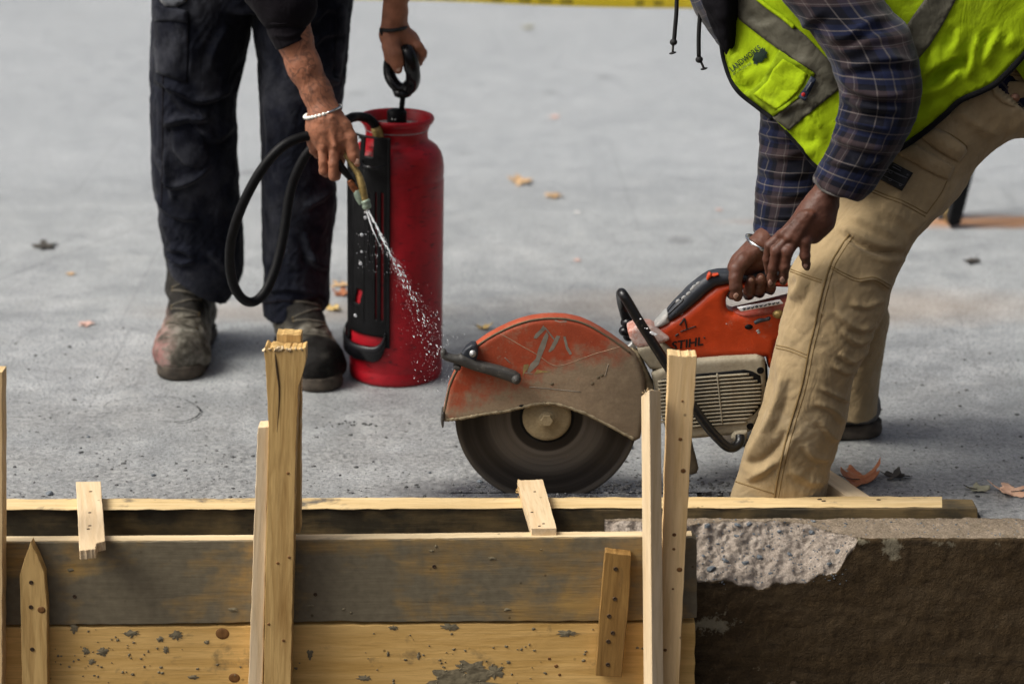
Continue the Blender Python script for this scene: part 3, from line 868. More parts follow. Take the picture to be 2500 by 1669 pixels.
up = slab('form_board', [(-700, 1326), (600, 1319.5), (1260, 1313), (1690, 1310), (1701, 1318), (1702, 1420), (1701, 1508), (1600, 1513), (1500, 1515), (900, 1518), (830, 1515), (700, 1519), (640, 1519), (300, 1524), (-700, 1526)], FB_D, FB_T, MT['wood_form'], axis=((1700, 1400), (0, 1410)), jit=.0009, step=.02, bev=.002)
tag(up, 'upper front form board stained grey brown with dried cement', 'form board', 'form boards of the kerb mould')
A = cr([(-700, 1326), (600, 1319.5), (1260, 1313), (1690, 1310)], 70)
fr_ = [P(x, y, FB_D)+Vector((0, random.uniform(.0006, .0034), .0012)) for x, y in A]; bk = [P(x, y, FB_D)+Vector((0, FB_T-random.uniform(.0005, .002), .0012)) for x, y in A]
qv = fr_+bk+[p-Vector((0, 0, .0012)) for p in fr_]+[p-Vector((0, 0, .0012)) for p in bk]; m_ = len(A); qf = []
for i in range(m_-1): qf += [(i, i+1, m_+i+1, m_+i), (2*m_+i, 2*m_+i+1, i+1, i), (m_+i, m_+i+1, 3*m_+i+1, 3*m_+i)]
zz = Vector((1, 0, 0)); Mx = Matrix((Vector((0, 0, -1)), Vector((0, 1, 0)), zz)).transposed().to_4x4(); Mx.translation = sum(qv, Vector())/len(qv)
mk('board_edge', qv, qf, MT['wood_top2'], up, M=Mx, smooth=False, recalc=True)
for x, y in ((770, 1450), (182, 1455), (1060, 1382)): screw(x, y, FB_D, up, .003)
low = slab('form_board', [(-700, 1533), (400, 1529), (700, 1526), (1000, 1523), (1300, 1521), (1697, 1520), (1697, 1790), (-700, 1790)], FB_D+.003, FB_T, MT['wood_lower'], axis=((1700, 1640), (0, 1645)), jit=.0012, step=.02, bev=.003)
tag(low, 'lower front form board of bare yellow pine splashed with cement', 'form board', 'form boards of the kerb mould')
def knot(board, px, py, d, rpx, mat):
    c = P(px, py, d-.0006); r = rpx*ZF(c)
    vs, fs = lathe_arr([(0.0001, 0), (r*.55, -.0006), (r*.9, 0), (r, .0012)], (0, 0, 0), 'Y', 16)
    vs = [Vector((q.x*1.05, q.y, q.z*.95))+c for q in vs]
    return mk('knot', vs, fs, mat, board, recalc=True)
MT['knot'] = m_wood('pine knot', (.20, .095, .03), (.10, .042, .012), knots=False).m
for x, y, r in ((543, 1546, 17), (572, 1654, 14), (1358, 1625, 5), (1366, 1646, 4), (1341, 1607, 4)): knot(low, x, y, FB_D+.003, r, MT['knot'])
# cement splashes stuck to the lower board: thin crusts
MT['cement'] = m_simple('dried cement', (.185, .155, .098), .95, .2, var=.35, scale=90, bump=.6).m
def splash(board, cx, cy, rx, ry, d, seed, n=26):
    R = random.Random(seed); pts = []
    for i in range(n):
        a = 2*math.pi*i/n; k = R.uniform(.55, 1.15)
        pts.append((cx+rx*k*math.cos(a), cy+ry*k*math.sin(a)))
    vs = [P(x, y, d-.0007) for x, y in pts]+[P(cx, cy, d-.0022)]+[P(x, y, d+.001) for x, y in pts]
    m = len(pts)
    fs = [(i, (i+1) % m, m) for i in range(m)]+[(i, m+1+i, m+1+(i+1) % m, (i+1) % m) for i in range(m)]
    return vs, fs
parts = []
for i, (x, y, rx, ry) in enumerate(((1130, 1668, 90, 34), (1150, 1630, 46, 20), (1085, 1645, 30, 16), (1210, 1640, 26, 18), (757, 1597, 9, 13), (947, 1595, 4, 7), (1022, 1600, 5, 10), (890, 1655, 22, 8), (320, 1545, 22, 9), (430, 1550, 20, 12), (250, 1590, 14, 12), (210, 1588, 10, 10), (224, 1614, 10, 8), (390, 1560, 9, 8), (405, 1585, 8, 10), (1385, 1545, 30, 8), (1100, 1530, 26, 10), (960, 1532, 12, 6), (505, 1567, 7, 6), (470, 1652, 16, 6), (180, 1530, 10, 16))):
    parts.append(splash(low, x, y, rx, ry, FB_D+.003, i))
R = random.Random(3)
for i in range(150):
    if i < 60: x, y = R.gauss(1140, 80), R.gauss(1640, 28)
    elif i < 110: x, y = R.gauss(270, 90), R.gauss(1595, 35)
    else: x, y = R.uniform(60, 1650), R.uniform(1530, 1665)
    if y < 1530 or x > 1685: continue
    r = R.uniform(1.2, 4.2); parts.append(splash(low, x, y, r*R.uniform(.8, 1.6), r, FB_D+.003, i+100, 8))
vs, fs = join(parts)
o = mk('cement_crust', vs, fs, MT['cement'], low, smooth=False, recalc=True); tag(o, kind='stuff')
parts = []
for i in range(16):
    x, y = R.uniform(20, 1680), R.choice([R.gauss(1335, 8), R.gauss(1500, 12), R.uniform(1335, 1510)])
    r = R.uniform(1.5, 6); parts.append(splash(up, x, y, r*R.uniform(1, 3), r, FB_D, i+300, 10))
vs, fs = join(parts); o = mk('cement_crust', vs, fs, MT['cement'], up, smooth=False, recalc=True); tag(o, kind='stuff')

SG = 'stakes holding the form boards'
sA = slab('stake', [(629, 1044), (657.5, 1042), (650, 1300), (641, 1680), (637, 1830), (602, 1830), (606, 1680), (618, 1350)], 3.703, .034, MT['wood_pale'], axis=((643, 1042), (620, 1800)), rough_ends={0: .0012})
tag(sA, 'narrow pale stake with a square top, left of the mushroomed stake', 'stake', SG)
sB = slab('stake', [(644, 846), (664, 848), (690, 852), (716, 855), (735, 853), (747, 848), (746.5, 882), (741, 905), (729, 943), (725, 1040), (722, 1098), (716, 1400), (709, 1680), (704, 1830), (636, 1830), (644, 1660), (650, 1300), (656, 1041), (650, 923)], 3.695, .036, MT['wood_stake'], axis=((695, 850), (670, 1830)), rough_ends={0: .003, 1: .003, 2: .003, 3: .003, 4: .002}, bev=.0014)
tag(sB, 'tall yellow stake with a hammered, splayed and split top end', 'stake', SG)
# frayed fibres on its hammered head, and a dark split
MT['fibre'] = m_wood('raw fibre', (.72, .58, .38), (.62, .46, .26), knots=False).m
parts = []
for i in range(46):
    x = random.uniform(645, 746); a = P(x, 851+random.uniform(-2, 4), 3.695+random.choice([0, random.uniform(0, .034)]))
    L = random.uniform(.003, .008); b = a+Vector((random.uniform(-.006, .006), random.uniform(-.004, .001), random.uniform(-.002, .004)))*1.0
    parts.append(tube_arr([a-Vector((0, 0, .003)), a+(b-a)*.5+Vector((0, 0, .001)), b], [.0018, .0014, .0004], 5))
A = [(644+i*6.4, 851+random.uniform(-4, 3)) for i in range(17)]
for i in range(16):
    c = P(A[i][0]+3, A[i][1], 3.712+random.uniform(-.008, .008)); parts.append(ell_arr(c, [(random.uniform(.004, .008), 0, .001), (0, random.uniform(.006, .014), 0), (0, 0, random.uniform(.0012, .0024))], 7, 5))
vs, fs = join(parts); tag(mk('frayed_head', vs, fs, MT['fibre'], sB, recalc=True), kind='stuff')
tube('split', [P(672, 862, 3.6955), P(676, 900, 3.6955), P(682, 960, 3.6955), P(676, 1060, 3.6955)], [.0012, .0024, .0018, .0005], m_simple('dark split', (.05, .028, .01), .9).m, sB, 6, 14)
for x, y, in ((678, 1374), (656, 1523), (692, 1563), (706, 1360), (703, 1155)): knot(sB, x, y, 3.695, 4, MT['knot'])
sC = slab('wood_block', [(676, 815), (735, 817), (733, 1300), (672, 1300)], 3.734, .033, MT['wood_stake'], axis=((705, 815), (702, 1300)), rough_ends={0: .0010})
tag(sC, 'square sawn wood block rising just behind the hammered stake', 'wood block')
sE = slab('stake', [(1633, 866), (1660, 869), (1701, 868), (1701.5, 878), (1687, 1100), (1671, 1390), (1658, 1669), (1652, 1830), (1596, 1830), (1610, 1500), (1621, 1240)], 3.700, .034, MT['wood_tan'], axis=((1667, 866), (1625, 1830)), rough_ends={0: .0014, 1: .0016})
tag(sE, 'tallest pale stake with a flat sawn top in front of the saw handle', 'stake', SG)
for x, y, r in ((1661, 1072, 5), (1668, 1149, 6.5), (1659, 1390, 7), (1645, 1340, 4), (1643, 1437, 3), (1624, 1586, 4.5), (1646, 1305, 5), (1666, 979, 3)): knot(sE, x, y, 3.700, r, MT['knot'])
# squared stake turned on its corner
def corner_stake(rows):
    vs = []
    for (lx, ly, dl), (ex, ey, de), (rx, ry, dr) in rows:
        L, E, R_ = P(lx, ly, dl), P(ex, ey, de), P(rx, ry, dr); vs += [L, E, R_, L+R_-E]
    n = len(rows); fs = [(3, 2, 1, 0), tuple(4*(n-1)+k for k in range(4))]
    for i in range(n-1):
        for k in range(4): fs.append((4*i+k, 4*i+(k+1) % 4, 4*i+4+(k+1) % 4, 4*i+4+k))
    c = sum(vs, Vector())/len(vs); M = Matrix.Translation(c)
    return bevel(mk('stake', vs, fs, MT['wood_pale'], M=M, smooth=False, recalc=True), .0012)
sD = corner_stake([((1565, 967, 3.693), (1585, 951, 3.668), (1614, 953, 3.680)), ((1566, 1100, 3.693), (1587, 1100, 3.668), (1615, 1100, 3.680)), ((1571, 1669, 3.693), (1592, 1669, 3.668), (1620, 1669, 3.680)), ((1573, 1830, 3.693), (1594, 1830, 3.668), (1622, 1830, 3.680))])
tag(sD, 'shorter two toned stake turned on its corner, beside the tallest stake', 'stake', SG)
parts = []
for i in range(14):
    a = P(random.uniform(1566, 1612), random.uniform(951, 962), 3.68); parts.append(tube_arr([a, a+Vector((random.uniform(-.005, .005), -.002, random.uniform(.001, .005)))], [.0012, .0004], 5))
vs, fs = join(parts); tag(mk('frayed_head', vs, fs, MT['fibre'], sD, recalc=True), kind='stuff')
sP = slab('stake', [(75.5, 1321), (92, 1357), (108, 1398), (114, 1470), (116, 1669), (118, 1830), (57, 1830), (54, 1669), (50, 1489), (48, 1404), (61, 1360)], 3.714, .022, MT['wood_stake'], axis=((77, 1321), (86, 1830)))
tag(sP, 'pointed stake with three screws nailed to the front boards', 'stake', SG)
for x, y in ((76, 1421), (75.5, 1481), (78.5, 1584)): screw(x, y, 3.714, sP)
knot(sP, 101, 1488, 3.714, 10, MT['knot'])
sL = slab('stake', [(-70, 905), (6, 908), (6, 1300), (5, 1830), (-70, 1830)], 3.70, .034, MT['wood_tan'], axis=((-30, 905), (-30, 1830)))
tag(sL, 'stake cut off by the left edge of the picture', 'stake', SG)
sX = slab('batten', [(1477, 1347), (1541, 1355), (1535, 1480), (1517, 1653), (1454, 1648), (1466, 1480)], 3.714, .024, MT['wood_old'], axis=((1510, 1350), (1486, 1650)), rough_ends={0: .0006})
tag(sX, 'short weathered brown batten screwed across the two front boards', 'batten')
for x, y in ((1503, 1388), (1501, 1461), (1487, 1503), (1496, 1544), (1485, 1565), (1484, 1621)): screw(x, y, 3.714, sX)
def flat_piece(name, poly, h, th, mat, axis, rough=None):
    q = [G(x, y, h) for x, y in poly]; out = []; m = len(q)
    for i in range(m):
        a, b = q[i], q[(i+1) % m]; rj = (rough or {}).get(i, .0004); k = max(1, int((b-a).length/(.003 if i in (rough or {}) else .02)))
        for j in range(k): out.append(a.lerp(b, j/k)+(Vector((random.uniform(-rj, rj), random.uniform(-rj, rj), 0)) if j else Vector()))
    n = len(out); vs = out+[p-Vector((0, 0, th)) for p in out]
    fs = [tuple(range(n)), tuple(range(2*n-1, n-1, -1))]+[(i, i+n, (i+1) % n+n, (i+1) % n) for i in range(n)]
    A, B = G(*axis[0], h), G(*axis[1], h); z = (A-B).normalized(); x = Vector((0, 0, 1)); y = z.cross(x)
    M = Matrix((x, y, z)).transposed().to_4x4(); M.translation = sum(vs, Vector())/len(vs)
    return bevel(mk(name, vs, fs, mat, M=M, smooth=False, recalc=True), .0012, 2, 50)
cl1 = flat_piece('cleat', [c8(327, 697), c8(434, 695), c8(453, 952), c8(418, 958), c8(410, 986), c8(342, 993)], BH+.0225, .019, MT['wood_cleat'], (c8(380, 695), c8(398, 990)), {2: .0015, 3: .001, 4: .0012})
tag(cl1, 'pale cleat with a broken corner laid across both form boards at left', 'cleat', 'spacer cleats across the form boards')
cl2 = flat_piece('cleat', [c9(1553, 196), c9(1724, 193), c9(1815, 520), c9(1648, 522)], BH+.0245, .021, MT['wood_cleat'], (c9(1640, 195), c9(1730, 520)), {0: .0016})
tag(cl2, 'pale cleat with a splintered end laid across both form boards under the saw blade', 'cleat', 'spacer cleats across the form boards')
parts = []
for i in range(26):
    t = random.random(); a = G(*c9(1556+165*t, 197), BH+.024)-Vector((0, 0, random.uniform(0, .016)))
    if i > 17: a = G(*c9(1556+random.uniform(0, 8), 197+random.uniform(0, 70)), BH+.022)-Vector((0, 0, random.uniform(0, .014)))
    parts.append(tube_arr([a, a+Vector((random.uniform(-.006, .001), random.uniform(-.001, .005), random.uniform(-.002, .004)))], [.0014, .0003], 5))
vs, fs = join(parts); tag(mk('splinters', vs, fs, MT['wood_stake'], cl2, recalc=True), kind='stuff')
def hole_flat(px, py, h, parent, r=.0035):
    c = G(px, py, h+.0004); vs, fs = ell_arr(c, [(r, r*.2, 0), (-r*.15, r*.7, 0), (0, 0, .0007)], 9, 5)
    mk('nail_hole', vs, fs, MT['rust'], parent)
for x, y in ((390, 739), (386, 886), (380, 900), (386, 830)): hole_flat(*c8(x, y), BH+.0225, cl1)
for x, y in ((1668, 274), (1728, 489), (1700, 505), (1650, 412)): hole_flat(*c9(x, y), BH+.0245, cl2, .003)
for x, y in ((2001, 1218), (2145, 1219), (2011, 1222)): hole_flat(x, y, BH+.0016, rear, .005)
lum = flat_piece('lumber_offcut', [cL(60, 215), cL(285, 372), cL(725, 664), cL(478, 664), cL(255, 508), cL(20, 345)], .031, .029, MT['wood_pale'], (cL(40, 280), cL(580, 640)))
tag(lum, 'pale lumber offcut lying on the street behind the tan trouser leg', 'lumber offcut')

# ------------------------------------------------------------------ broken concrete kerb
KD, KR, KT = 3.797, 3.899, .012
bot = np.array([(1300, 1436), (1480, 1430), (1600, 1420), (1702, 1412), (1765, 1412), (1800, 1420), (1835, 1428), (1857, 1437), (1880, 1425), (1900, 1419), (1950, 1420), (1975, 1414), (2000, 1400), (2045, 1389), (2060, 1365), (2075, 1340), (2094, 1318), (2110, 1313), (3200, 1313)], float)
topl = np.array([(1300, 1272), (1481, 1268), (1570, 1270), (1680, 1282), (1705, 1275), (1800, 1271), (1900, 1270), (1980, 1277), (2020, 1290), (2060, 1302), (2085, 1311), (2110, 1313), (3200, 1313)], float)
xs = np.arange(P(1481, 1300, KD).x, 1.75, .0035)
pxs = np.array([(x/((KD*cp+(CAM_H)*sp)/F))+W0/2 for x in xs])
px_of = lambda x, z, d: W0/2+F*x/(d*cp+(CAM_H-z)*sp)
rows, A1, A2, A3 = [], [], [], []
NB, NF, NTp = 50, 44, 26
nz = fbm(np.stack([xs*25, xs*0, xs*0], -1), 6, .65)*1.7
for i, x in enumerate(xs):
    pxl = px_of(x, -.04, KD); pxt = px_of(x, .01, KD+.04)
    yb = np.interp(pxl, bot[:, 0], bot[:, 1])+nz[i]*14*(pxl < 2095); yt = np.interp(pxt, topl[:, 0], topl[:, 1])+nz[i]*6*(pxl < 2095)
    za = min(P(pxl, yb, KD).z, KT-.001); ybk = max(KD+.001, min(KR-.004, G(pxt, yt, KT).y))
    prof = []; zb = -.42
    for k in range(NB):
        t = k/NB; prof.append((KD, zb+(za-zb)*t**.8))
    for k in range(NF):
        t = k/NF; sag = math.sin(math.pi*t)*min(.018, (KT-za)*.28)
        prof.append((KD+(ybk-KD)*t**1.15+sag*.5, za+(KT-za)*t**.85-sag*.5))
    for k in range(NTp):
        t = k/(NTp-1); prof.append((ybk+(KR-ybk)*t, KT))
    prof.append((KR+.002, KT-.02)); prof.append((KR+.002, -.42))
    rows.append([(x, a, b) for a, b in prof])
    frac = 1.0 if (KT-za) > .006 else 0.0
    A1.append([0]*NB+[frac]*NF+[0]*NTp+[0, 0]); A2.append([0]*NB+[0]*NF+[1]*NTp+[0, 0])
    A3.append([0]*(NB+NF+NTp+2))
V_ = np.array(rows); fr_, tp_ = np.array(A1, float), np.array(A2, float)
# exactly on the break line the fracture colour starts
n1 = fbm(V_*np.array([38, 38, 38]), 5, .6); n2_ = fbm(V_*160+5, 3, .6); n3 = fbm(V_*14+9, 3)
amp = fr_[..., None]*np.array([0, -.55, .8])*(n1*.020+n2_*.0045+np.abs(n3)*-.012)[..., None]
V_ = V_+amp
V_[..., 1] += (1-fr_)*(1-tp_)*(n1*.0035+n2_*.0014)
V_[..., 2] += tp_*(n1*.0045+n2_*.0022)
V_[..., 2] -= tp_*np.clip(fbm(V_*9+3, 2)-.05, 0, 1)*.012
pale = np.zeros(V_.shape[:2])
for (cx, cy, rx, ry, st) in ((2178, 1338, 26, 26, 1.1), (1735, 1525, 62, 20, 1.0), (1772, 1490, 7, 22, .75), (2300, 1322, 40, 8, .8), (2110, 1322, 30, 6, .8), (1870, 1632, 60, 8, .55), (2430, 1325, 30, 5, .6)):
    c = P(cx, cy, KD); s_ = ZF(c)
    dd = ((V_[..., 0]-c.x)/(rx*s_))**2+((V_[..., 2]-c.z)/(ry*s_*1.1))**2
    pale = np.maximum(pale, st*np.exp(-dd*.8))
NP = V_.shape[1]; vs = V_.reshape(-1, 3)
ii, jj = np.meshgrid(np.arange(len(xs)-1), np.arange(NP-1), indexing='ij'); k = (ii*NP+jj).ravel()
fs = np.stack([k, k+NP, k+NP+1, k+1], 1).tolist()
fs.append(tuple(range(NP-1, -1, -1)))
kerb = mk('concrete_kerb', vs, fs, MT['curb'], M=Matrix.Identity(4), attr={'fracture': fr_.ravel(), 'topface': tp_.ravel(), 'pale': pale.ravel()})
tag(kerb, 'old concrete kerb with a broken corner and a dark earthy front face', 'kerb')
kb = bvh_of(kerb)
smesh = None
for i, (x, y, r) in enumerate([cC(620, 410)+(9,), cC(785, 405)+(9,), cC(845, 400)+(7,), cC(1013, 440)+(6,), cC(1190, 445)+(9,), cC(780, 465)+(8,), cC(598, 573)+(5,), cC(715, 597)+(10,), cC(640, 645)+(13,), cC(828, 612)+(10,), cC(905, 580)+(9,), cC(1070, 565)+(8,), cC(965, 670)+(6,), cC(1335, 550)+(9,), cC(925, 535)+(4,), cC(1285, 615)+(7,), cC(1200, 388)+(6,), cC(1130, 620)+(4,), cC(870, 575)+(4,), cC(700, 530)+(4,)]):
    c = hit(kb, x, y); s_ = r*ZF(c)
    a = random.uniform(-.6, .6)
    vs, fs = ell_arr(c, [(s_*math.cos(a), -s_*.2, s_*math.sin(a)), (0, s_*.6, 0), (-s_*.6*math.sin(a), 0, s_*random.uniform(.45, .8)*math.cos(a))], 7, 5)
    vs = [q+Vector((random.uniform(-1, 1), random.uniform(-1, 1), random.uniform(-1, 1)))*s_*.14 for q in vs]
    mk('stone', vs, fs, MT['stone'], kerb, smooth=False)
parts = []
for i in range(420):
    if i < 260: x, y = random.uniform(1690, 2070), random.uniform(1275, 1425)
    else: x, y = random.uniform(1690, 2495), random.uniform(1255, 1310)
    r_ = ray(x, y).normalized(); loc, nn, _, _ = kb.ray_cast(Vector((0, 0, CAM_H)), r_)
    if loc is None or (i < 260 and loc.z < -.1): continue
    s_ = random.uniform(.0008, .0022)
    parts.append(ell_arr(loc, [(s_*random.uniform(.7, 1.5), 0, 0), (0, s_, 0), (0, 0, s_*random.uniform(.6, 1))], 5, 4))
vs, fs = join(parts); tag(mk('aggregate', vs, fs, MT['stone'], kerb, smooth=False), kind='stuff')
# stones and clods at the foot of the kerb
parts = []
for i in range(260):
    x = random.uniform(.28, 1.15); y = KD-abs(random.gauss(0, .035))-.004; s_ = random.uniform(.003, .012)
    parts.append(ell_arr((x, y, -.315+random.uniform(0, .022)), [(s_, s_*.2, 0), (0, s_*.9, s_*.2), (0, 0, s_*.7)], 6, 5))
vs, fs = join(parts); vs = [Vector(q)+Vector((random.uniform(-1, 1), random.uniform(-1, 1), random.uniform(-1, 1)))*.0012 for q in vs]
tag(mk('earth_clods', vs, fs, MT['soil'], smooth=False), kind='stuff')
# ================================================================== SPRAYER
TB = Vector((P(966, 911, 4.81).x, 4.81, 0))
TM = Matrix.Translation(TB) @ Matrix.Rotation(math.radians(1.2), 4, 'Y')
TM3 = TM
spr = thing('pump_sprayer', 'tall scuffed red pump sprayer tank standing beside the dark work boots', 'sprayer', TB)
def tl(ang, r, z):          # point on the tank: azimuth 0 faces the camera, negative = photo left
    a = math.radians(ang); return TM3 @ Vector((math.sin(a)*r, -math.cos(a)*r, z))
def tank_lathe(name, prof, mat, n=72, parent=None):
    vs, fs = lathe_arr(prof, (0, 0, 0), 'Z', n)
    return mk(name, [TM3 @ q for q in vs], fs, mat, parent or spr, recalc=True)
prof = [(.0001, .004), (.098, .004), (.1035, .0005), (.108, .004), (.1085, .012), (.1085, .026), (.1068, .030), (.1068, .034), (.1085, .038)]
for z in np.linspace(.05, .46, 14): prof.append((.1085, z))
prof += [(.1087, .470), (.1074, .474), (.1074, .480), (.1085, .486), (.1083, .500), (.1065, .517), (.102, .532), (.094, .545), (.084, .553), (.0745, .5585), (.0712, .566), (.0705, .577), (.0725, .588), (.0775, .598), (.0825, .603), (.0852, .608), (.0852, .613), (.0825, .617), (.0795, .616), (.0765, .609), (.0735, .598), (.0715, .590)]
tank = tank_lathe('tank', prof, MT['red'])
tank_lathe('tank_lid', [(.0001, .596), (.030, .596), (.032, .593), (.060, .592), (.0725, .591), (.0725, .586)], m_simple('speckled lid', (.23, .225, .22), .7, var=.7, scale=120, bump=.2).m)
tank_lathe('pump_head', [(.0001, .632), (.012, .632), (.013, .629), (.021, .629), (.0225, .626), (.0225, .602), (.0215, .600), (.0225, .594), (.0225, .590)], MT['blackp'], 14)
for a in (-24, -5): 
    c = tl(a, .0225, .612); vs, fs = ell_arr(c, [(.0025, 0, 0), (0, .002, 0), (0, 0, .002)], 8, 6); mk('rivet', vs, fs, MT['zinc'], spr)
sh0, sh1 = P(981, 262, 4.81), P(985, 232, 4.80)
tube('pump_shaft', [sh0-Vector((0, 0, .02)), sh0, sh1+Vector((0, 0, .01))], .0062, MT['blackp'], spr, 12)
lp = [(560, 625, 4.735), (600, 745, 4.733), (630, 890, 4.745), (618, 995, 4.775), (555, 1062, 4.79), (465, 1058, 4.795), (392, 985, 4.80), (352, 900, 4.81), (345, 780, 4.815), (385, 660, 4.81), (450, 590, 4.79)]
lp = [P(*c3(x, y), d) for x, y, d in lp]
A = cr([tuple(q) for q in lp+[lp[0]]], 60)[:-1]
tube('pump_handle', [Vector(q) for q in A], [.0182 if i < 9 else (.0168 if (i < 22 or i > 52) else .0138) for i in range(59)], MT['blackg'], spr, 14, closed=True)
tube('handle_neck', [P(*c3(510, 1165), 4.80), P(*c3(508, 1130), 4.80), P(*c3(506, 1060), 4.795)], [.012, .021, .025], MT['blackg'], spr, 12)
# black back panel: curved plate with slots
angs = np.linspace(-73, -4, 70); zs = np.linspace(.098, .588, 99)
def open_cell(a, z):
    if .165 < z < .465 and (-21.6 < a < -19.6 or -14.6 < a < -12.2): return True
    if .465 < z < .475 and False: return True
    if .5405 < z < .585 and -37 < a < -25: return True
    if z > .537 and -72 < a < -44 and z < .590-(a+72)*.0004: return True
    if .194 < z < .230 and -52 < a-(z-.21)*150 < -42: return True
    if .180 < z < .49 and -66 < a < -64.6: return True
    if .30 < z < .46 and -30 < a < -29: return True
    if z < .122 and -68 < a < -10: return True
    return False
vs, fs, idx = [], [], {}
def gi(i, j):
    if (i, j) not in idx:
        idx[(i, j)] = len(vs); a = angs[i]; z = zs[j]
        r = .1108 + (.002 if (a < -70 or a > -7) else 0)-max(0, z-.545)*.12
        vs.append(tl(a, r, z))
    return idx[(i, j)]
for i in range(len(angs)-1):
    for j in range(len(zs)-1):
        if not open_cell((angs[i]+angs[i+1])/2, (zs[j]+zs[j+1])/2): fs.append((gi(i, j), gi(i+1, j), gi(i+1, j+1), gi(i, j+1)))
pan = mk('back_panel', vs, fs, MT['blackp'], spr, smooth=True)
flip_to_cam(pan); pm = pan.modifiers.new('thick', 'SOLIDIFY'); pm.thickness = .003; pm.offset = 1
# raised ribs on the panel
for a0, za, zb in ((-57, .15, .50), (-37, .15, .52)):
    tube('panel_rib', [tl(a0, .1128, za), tl(a0, .1132, (za+zb)/2), tl(a0, .1128, zb)], .0018, MT['blackp'], pan, 6)
tube('holder_ring', [tl(-40, .114, .531), tl(-34, .127, .526), tl(-24, .135, .524), tl(-14, .131, .524), tl(-8, .119, .528)], [.003, .0042, .0048, .0042, .003], MT['zinc_dark'] if 'zinc_dark' in MT else MT['blackg'], spr, 8, 24)
# foot bar
bar = []
path = [tl(-80, .110, .118), tl(-78, .118, .100), tl(-70, .121, .088), tl(-58, .122, .084), tl(-45, .122, .083), tl(-32, .122, .083), tl(-22, .121, .084), tl(-15, .119, .092), tl(-11, .115, .108), tl(-9, .113, .122)]
A = cr([tuple(q) for q in path], 36); vs, fs = [], []
for q in A:
    q = Vector(q); o = (q-TM3 @ Vector((0, 0, 0))); o.z = 0; o.normalize()
    for du, dz in ((-.006, -.022), (.001, -.026), (.006, -.018), (.006, .016), (.001, .022), (-.006, .018)): vs.append(q+o*du+Vector((0, 0, dz*.82)))
for i in range(35):
    for k in range(6): fs.append((6*i+k, 6*i+(k+1) % 6, 6*i+6+(k+1) % 6, 6*i+6+k))
fs += [tuple(range(6)), tuple(35*6+k for k in range(6))]
mk('foot_bar', vs, fs, MT['blackg'], spr, recalc=True)
# hose
fit = [P(*cT(372, 440), 4.735), P(*cT(362, 390), 4.735), P(*cT(350, 345), 4.735), P(*cT(335, 305), 4.735)]
tube('hose_fitting', fit, [.0105, .0125, .0125, .0115], MT['brass'], spr, 12)
hp = [(*cT(362, 385), 4.735), (*cT(335, 300), 4.735), (*cT(290, 240), 4.73), (*cT(220, 205), 4.72), (*cT(130, 198), 4.69), (*cT(50, 222), 4.65), (806, 318, 4.61), (770, 352, 4.60), (*v(692, 372), 4.60), (*v(666, 440), 4.60), (*v(650, 540), 4.58), (*v(632, 615), 4.56), (*v(606, 672), 4.54), (*v(576, 693), 4.52), (*v(548, 676), 4.49), (*v(530, 630), 4.47), (*v(529, 560), 4.45), (*v(553, 478), 4.44), (*v(597, 394), 4.44), (*v(648, 336), 4.45), (*v(705, 312), 4.47), (790, 335, 4.475), (*c2(500, 610), 4.475)]
hp = [P(*q) for q in hp]
tube('hose', hp, .0108, MT['rubber'], spr, 12, 170)
# spray wand
wp = [P(*c2(x, y), d) for x, y, d in ((455, 540, 4.475), (500, 610, 4.475), (545, 700, 4.465), (612, 800, 4.458), (675, 900, 4.452), (708, 1000, 4.447), (732, 1110, 4.444), (752, 1190, 4.442))]
wand = tube('spray_wand', wp, [.0085, .0075, .0058, .0062, .0072, .0082, .0078, .0072], MT['brass'], spr, 12, 50)
tube('trigger_lever', [P(*c2(x, y), 4.452) for x, y in ((455, 760), (500, 830), (560, 905), (612, 965), (632, 1010))], [.009, .0085, .007, .0055, .004], MT['blackg'], wand, 10, 20)
tube('valve_bracket', [P(*c2(x, y), 4.447) for x, y in ((575, 960), (610, 1015), (650, 1075))], [.006, .0075, .007], m_simple('copper', (.22, .075, .03), .5, .5, .6, var=.5, scale=120).m, wand, 10, 12)
tube('valve_sleeve', [P(*c2(x, y), 4.446) for x, y in ((650, 1065), (672, 1120), (715, 1205))], [.0062, .0088, .0078], MT['verdigris'], wand, 12, 14)
tube('nozzle', [P(*c2(x, y), 4.442) for x, y in ((742, 1165), (748, 1180), (752, 1192), (756, 1205), (760, 1220), (764, 1240), (768, 1258), (770, 1264))], [.0085, .0102, .0102, .0085, .0100, .0100, .0085, .004], MT['verdigris'], wand, 14)
# ================================================================== CUT-OFF SAW
saw = thing('cut_off_saw', 'dusty orange petrol cut-off saw with its blade sunk in the street', 'cut-off saw', G(1480, 1203))
def prism(name, polys, d0, d1, r, mat, parent=saw, ref=None, h=.003, holes=(), k=.006):
    vs, fs = prism_sdf(polys, d0, d1, r, holes, h, ref, k=k)
    return mk(name, vs, fs, mat, parent)
gp = [c6(x, y) for x, y in ((78, 1160), (100, 1040), (150, 800), (220, 640), (330, 470), (460, 350), (560, 280), (680, 212), (790, 160), (900, 118), (1020, 85), (1150, 65), (1270, 60), (1380, 65), (1470, 80), (1560, 103), (1660, 145), (1760, 200), (1880, 275), (2000, 360), (2090, 430), (2150, 490), (2200, 580), (2235, 700), (2245, 830), (2240, 1000), (2215, 1200), (2190, 1340), (2130, 1372), (2000, 1305), (1750, 1172), (1560, 1082), (1400, 1028), (1290, 1000), (1190, 990), (1100, 996), (1000, 1014), (900, 1038), (800, 1062), (700, 1085), (600, 1092), (480, 1110), (350, 1140), (230, 1155), (120, 1166))]
guard = prism('blade_guard', [gp], 4.036, 4.082, .009, MT['guard'], ref=4.045, h=.0028)
gb = bvh_of(guard)
vsx = guard.data
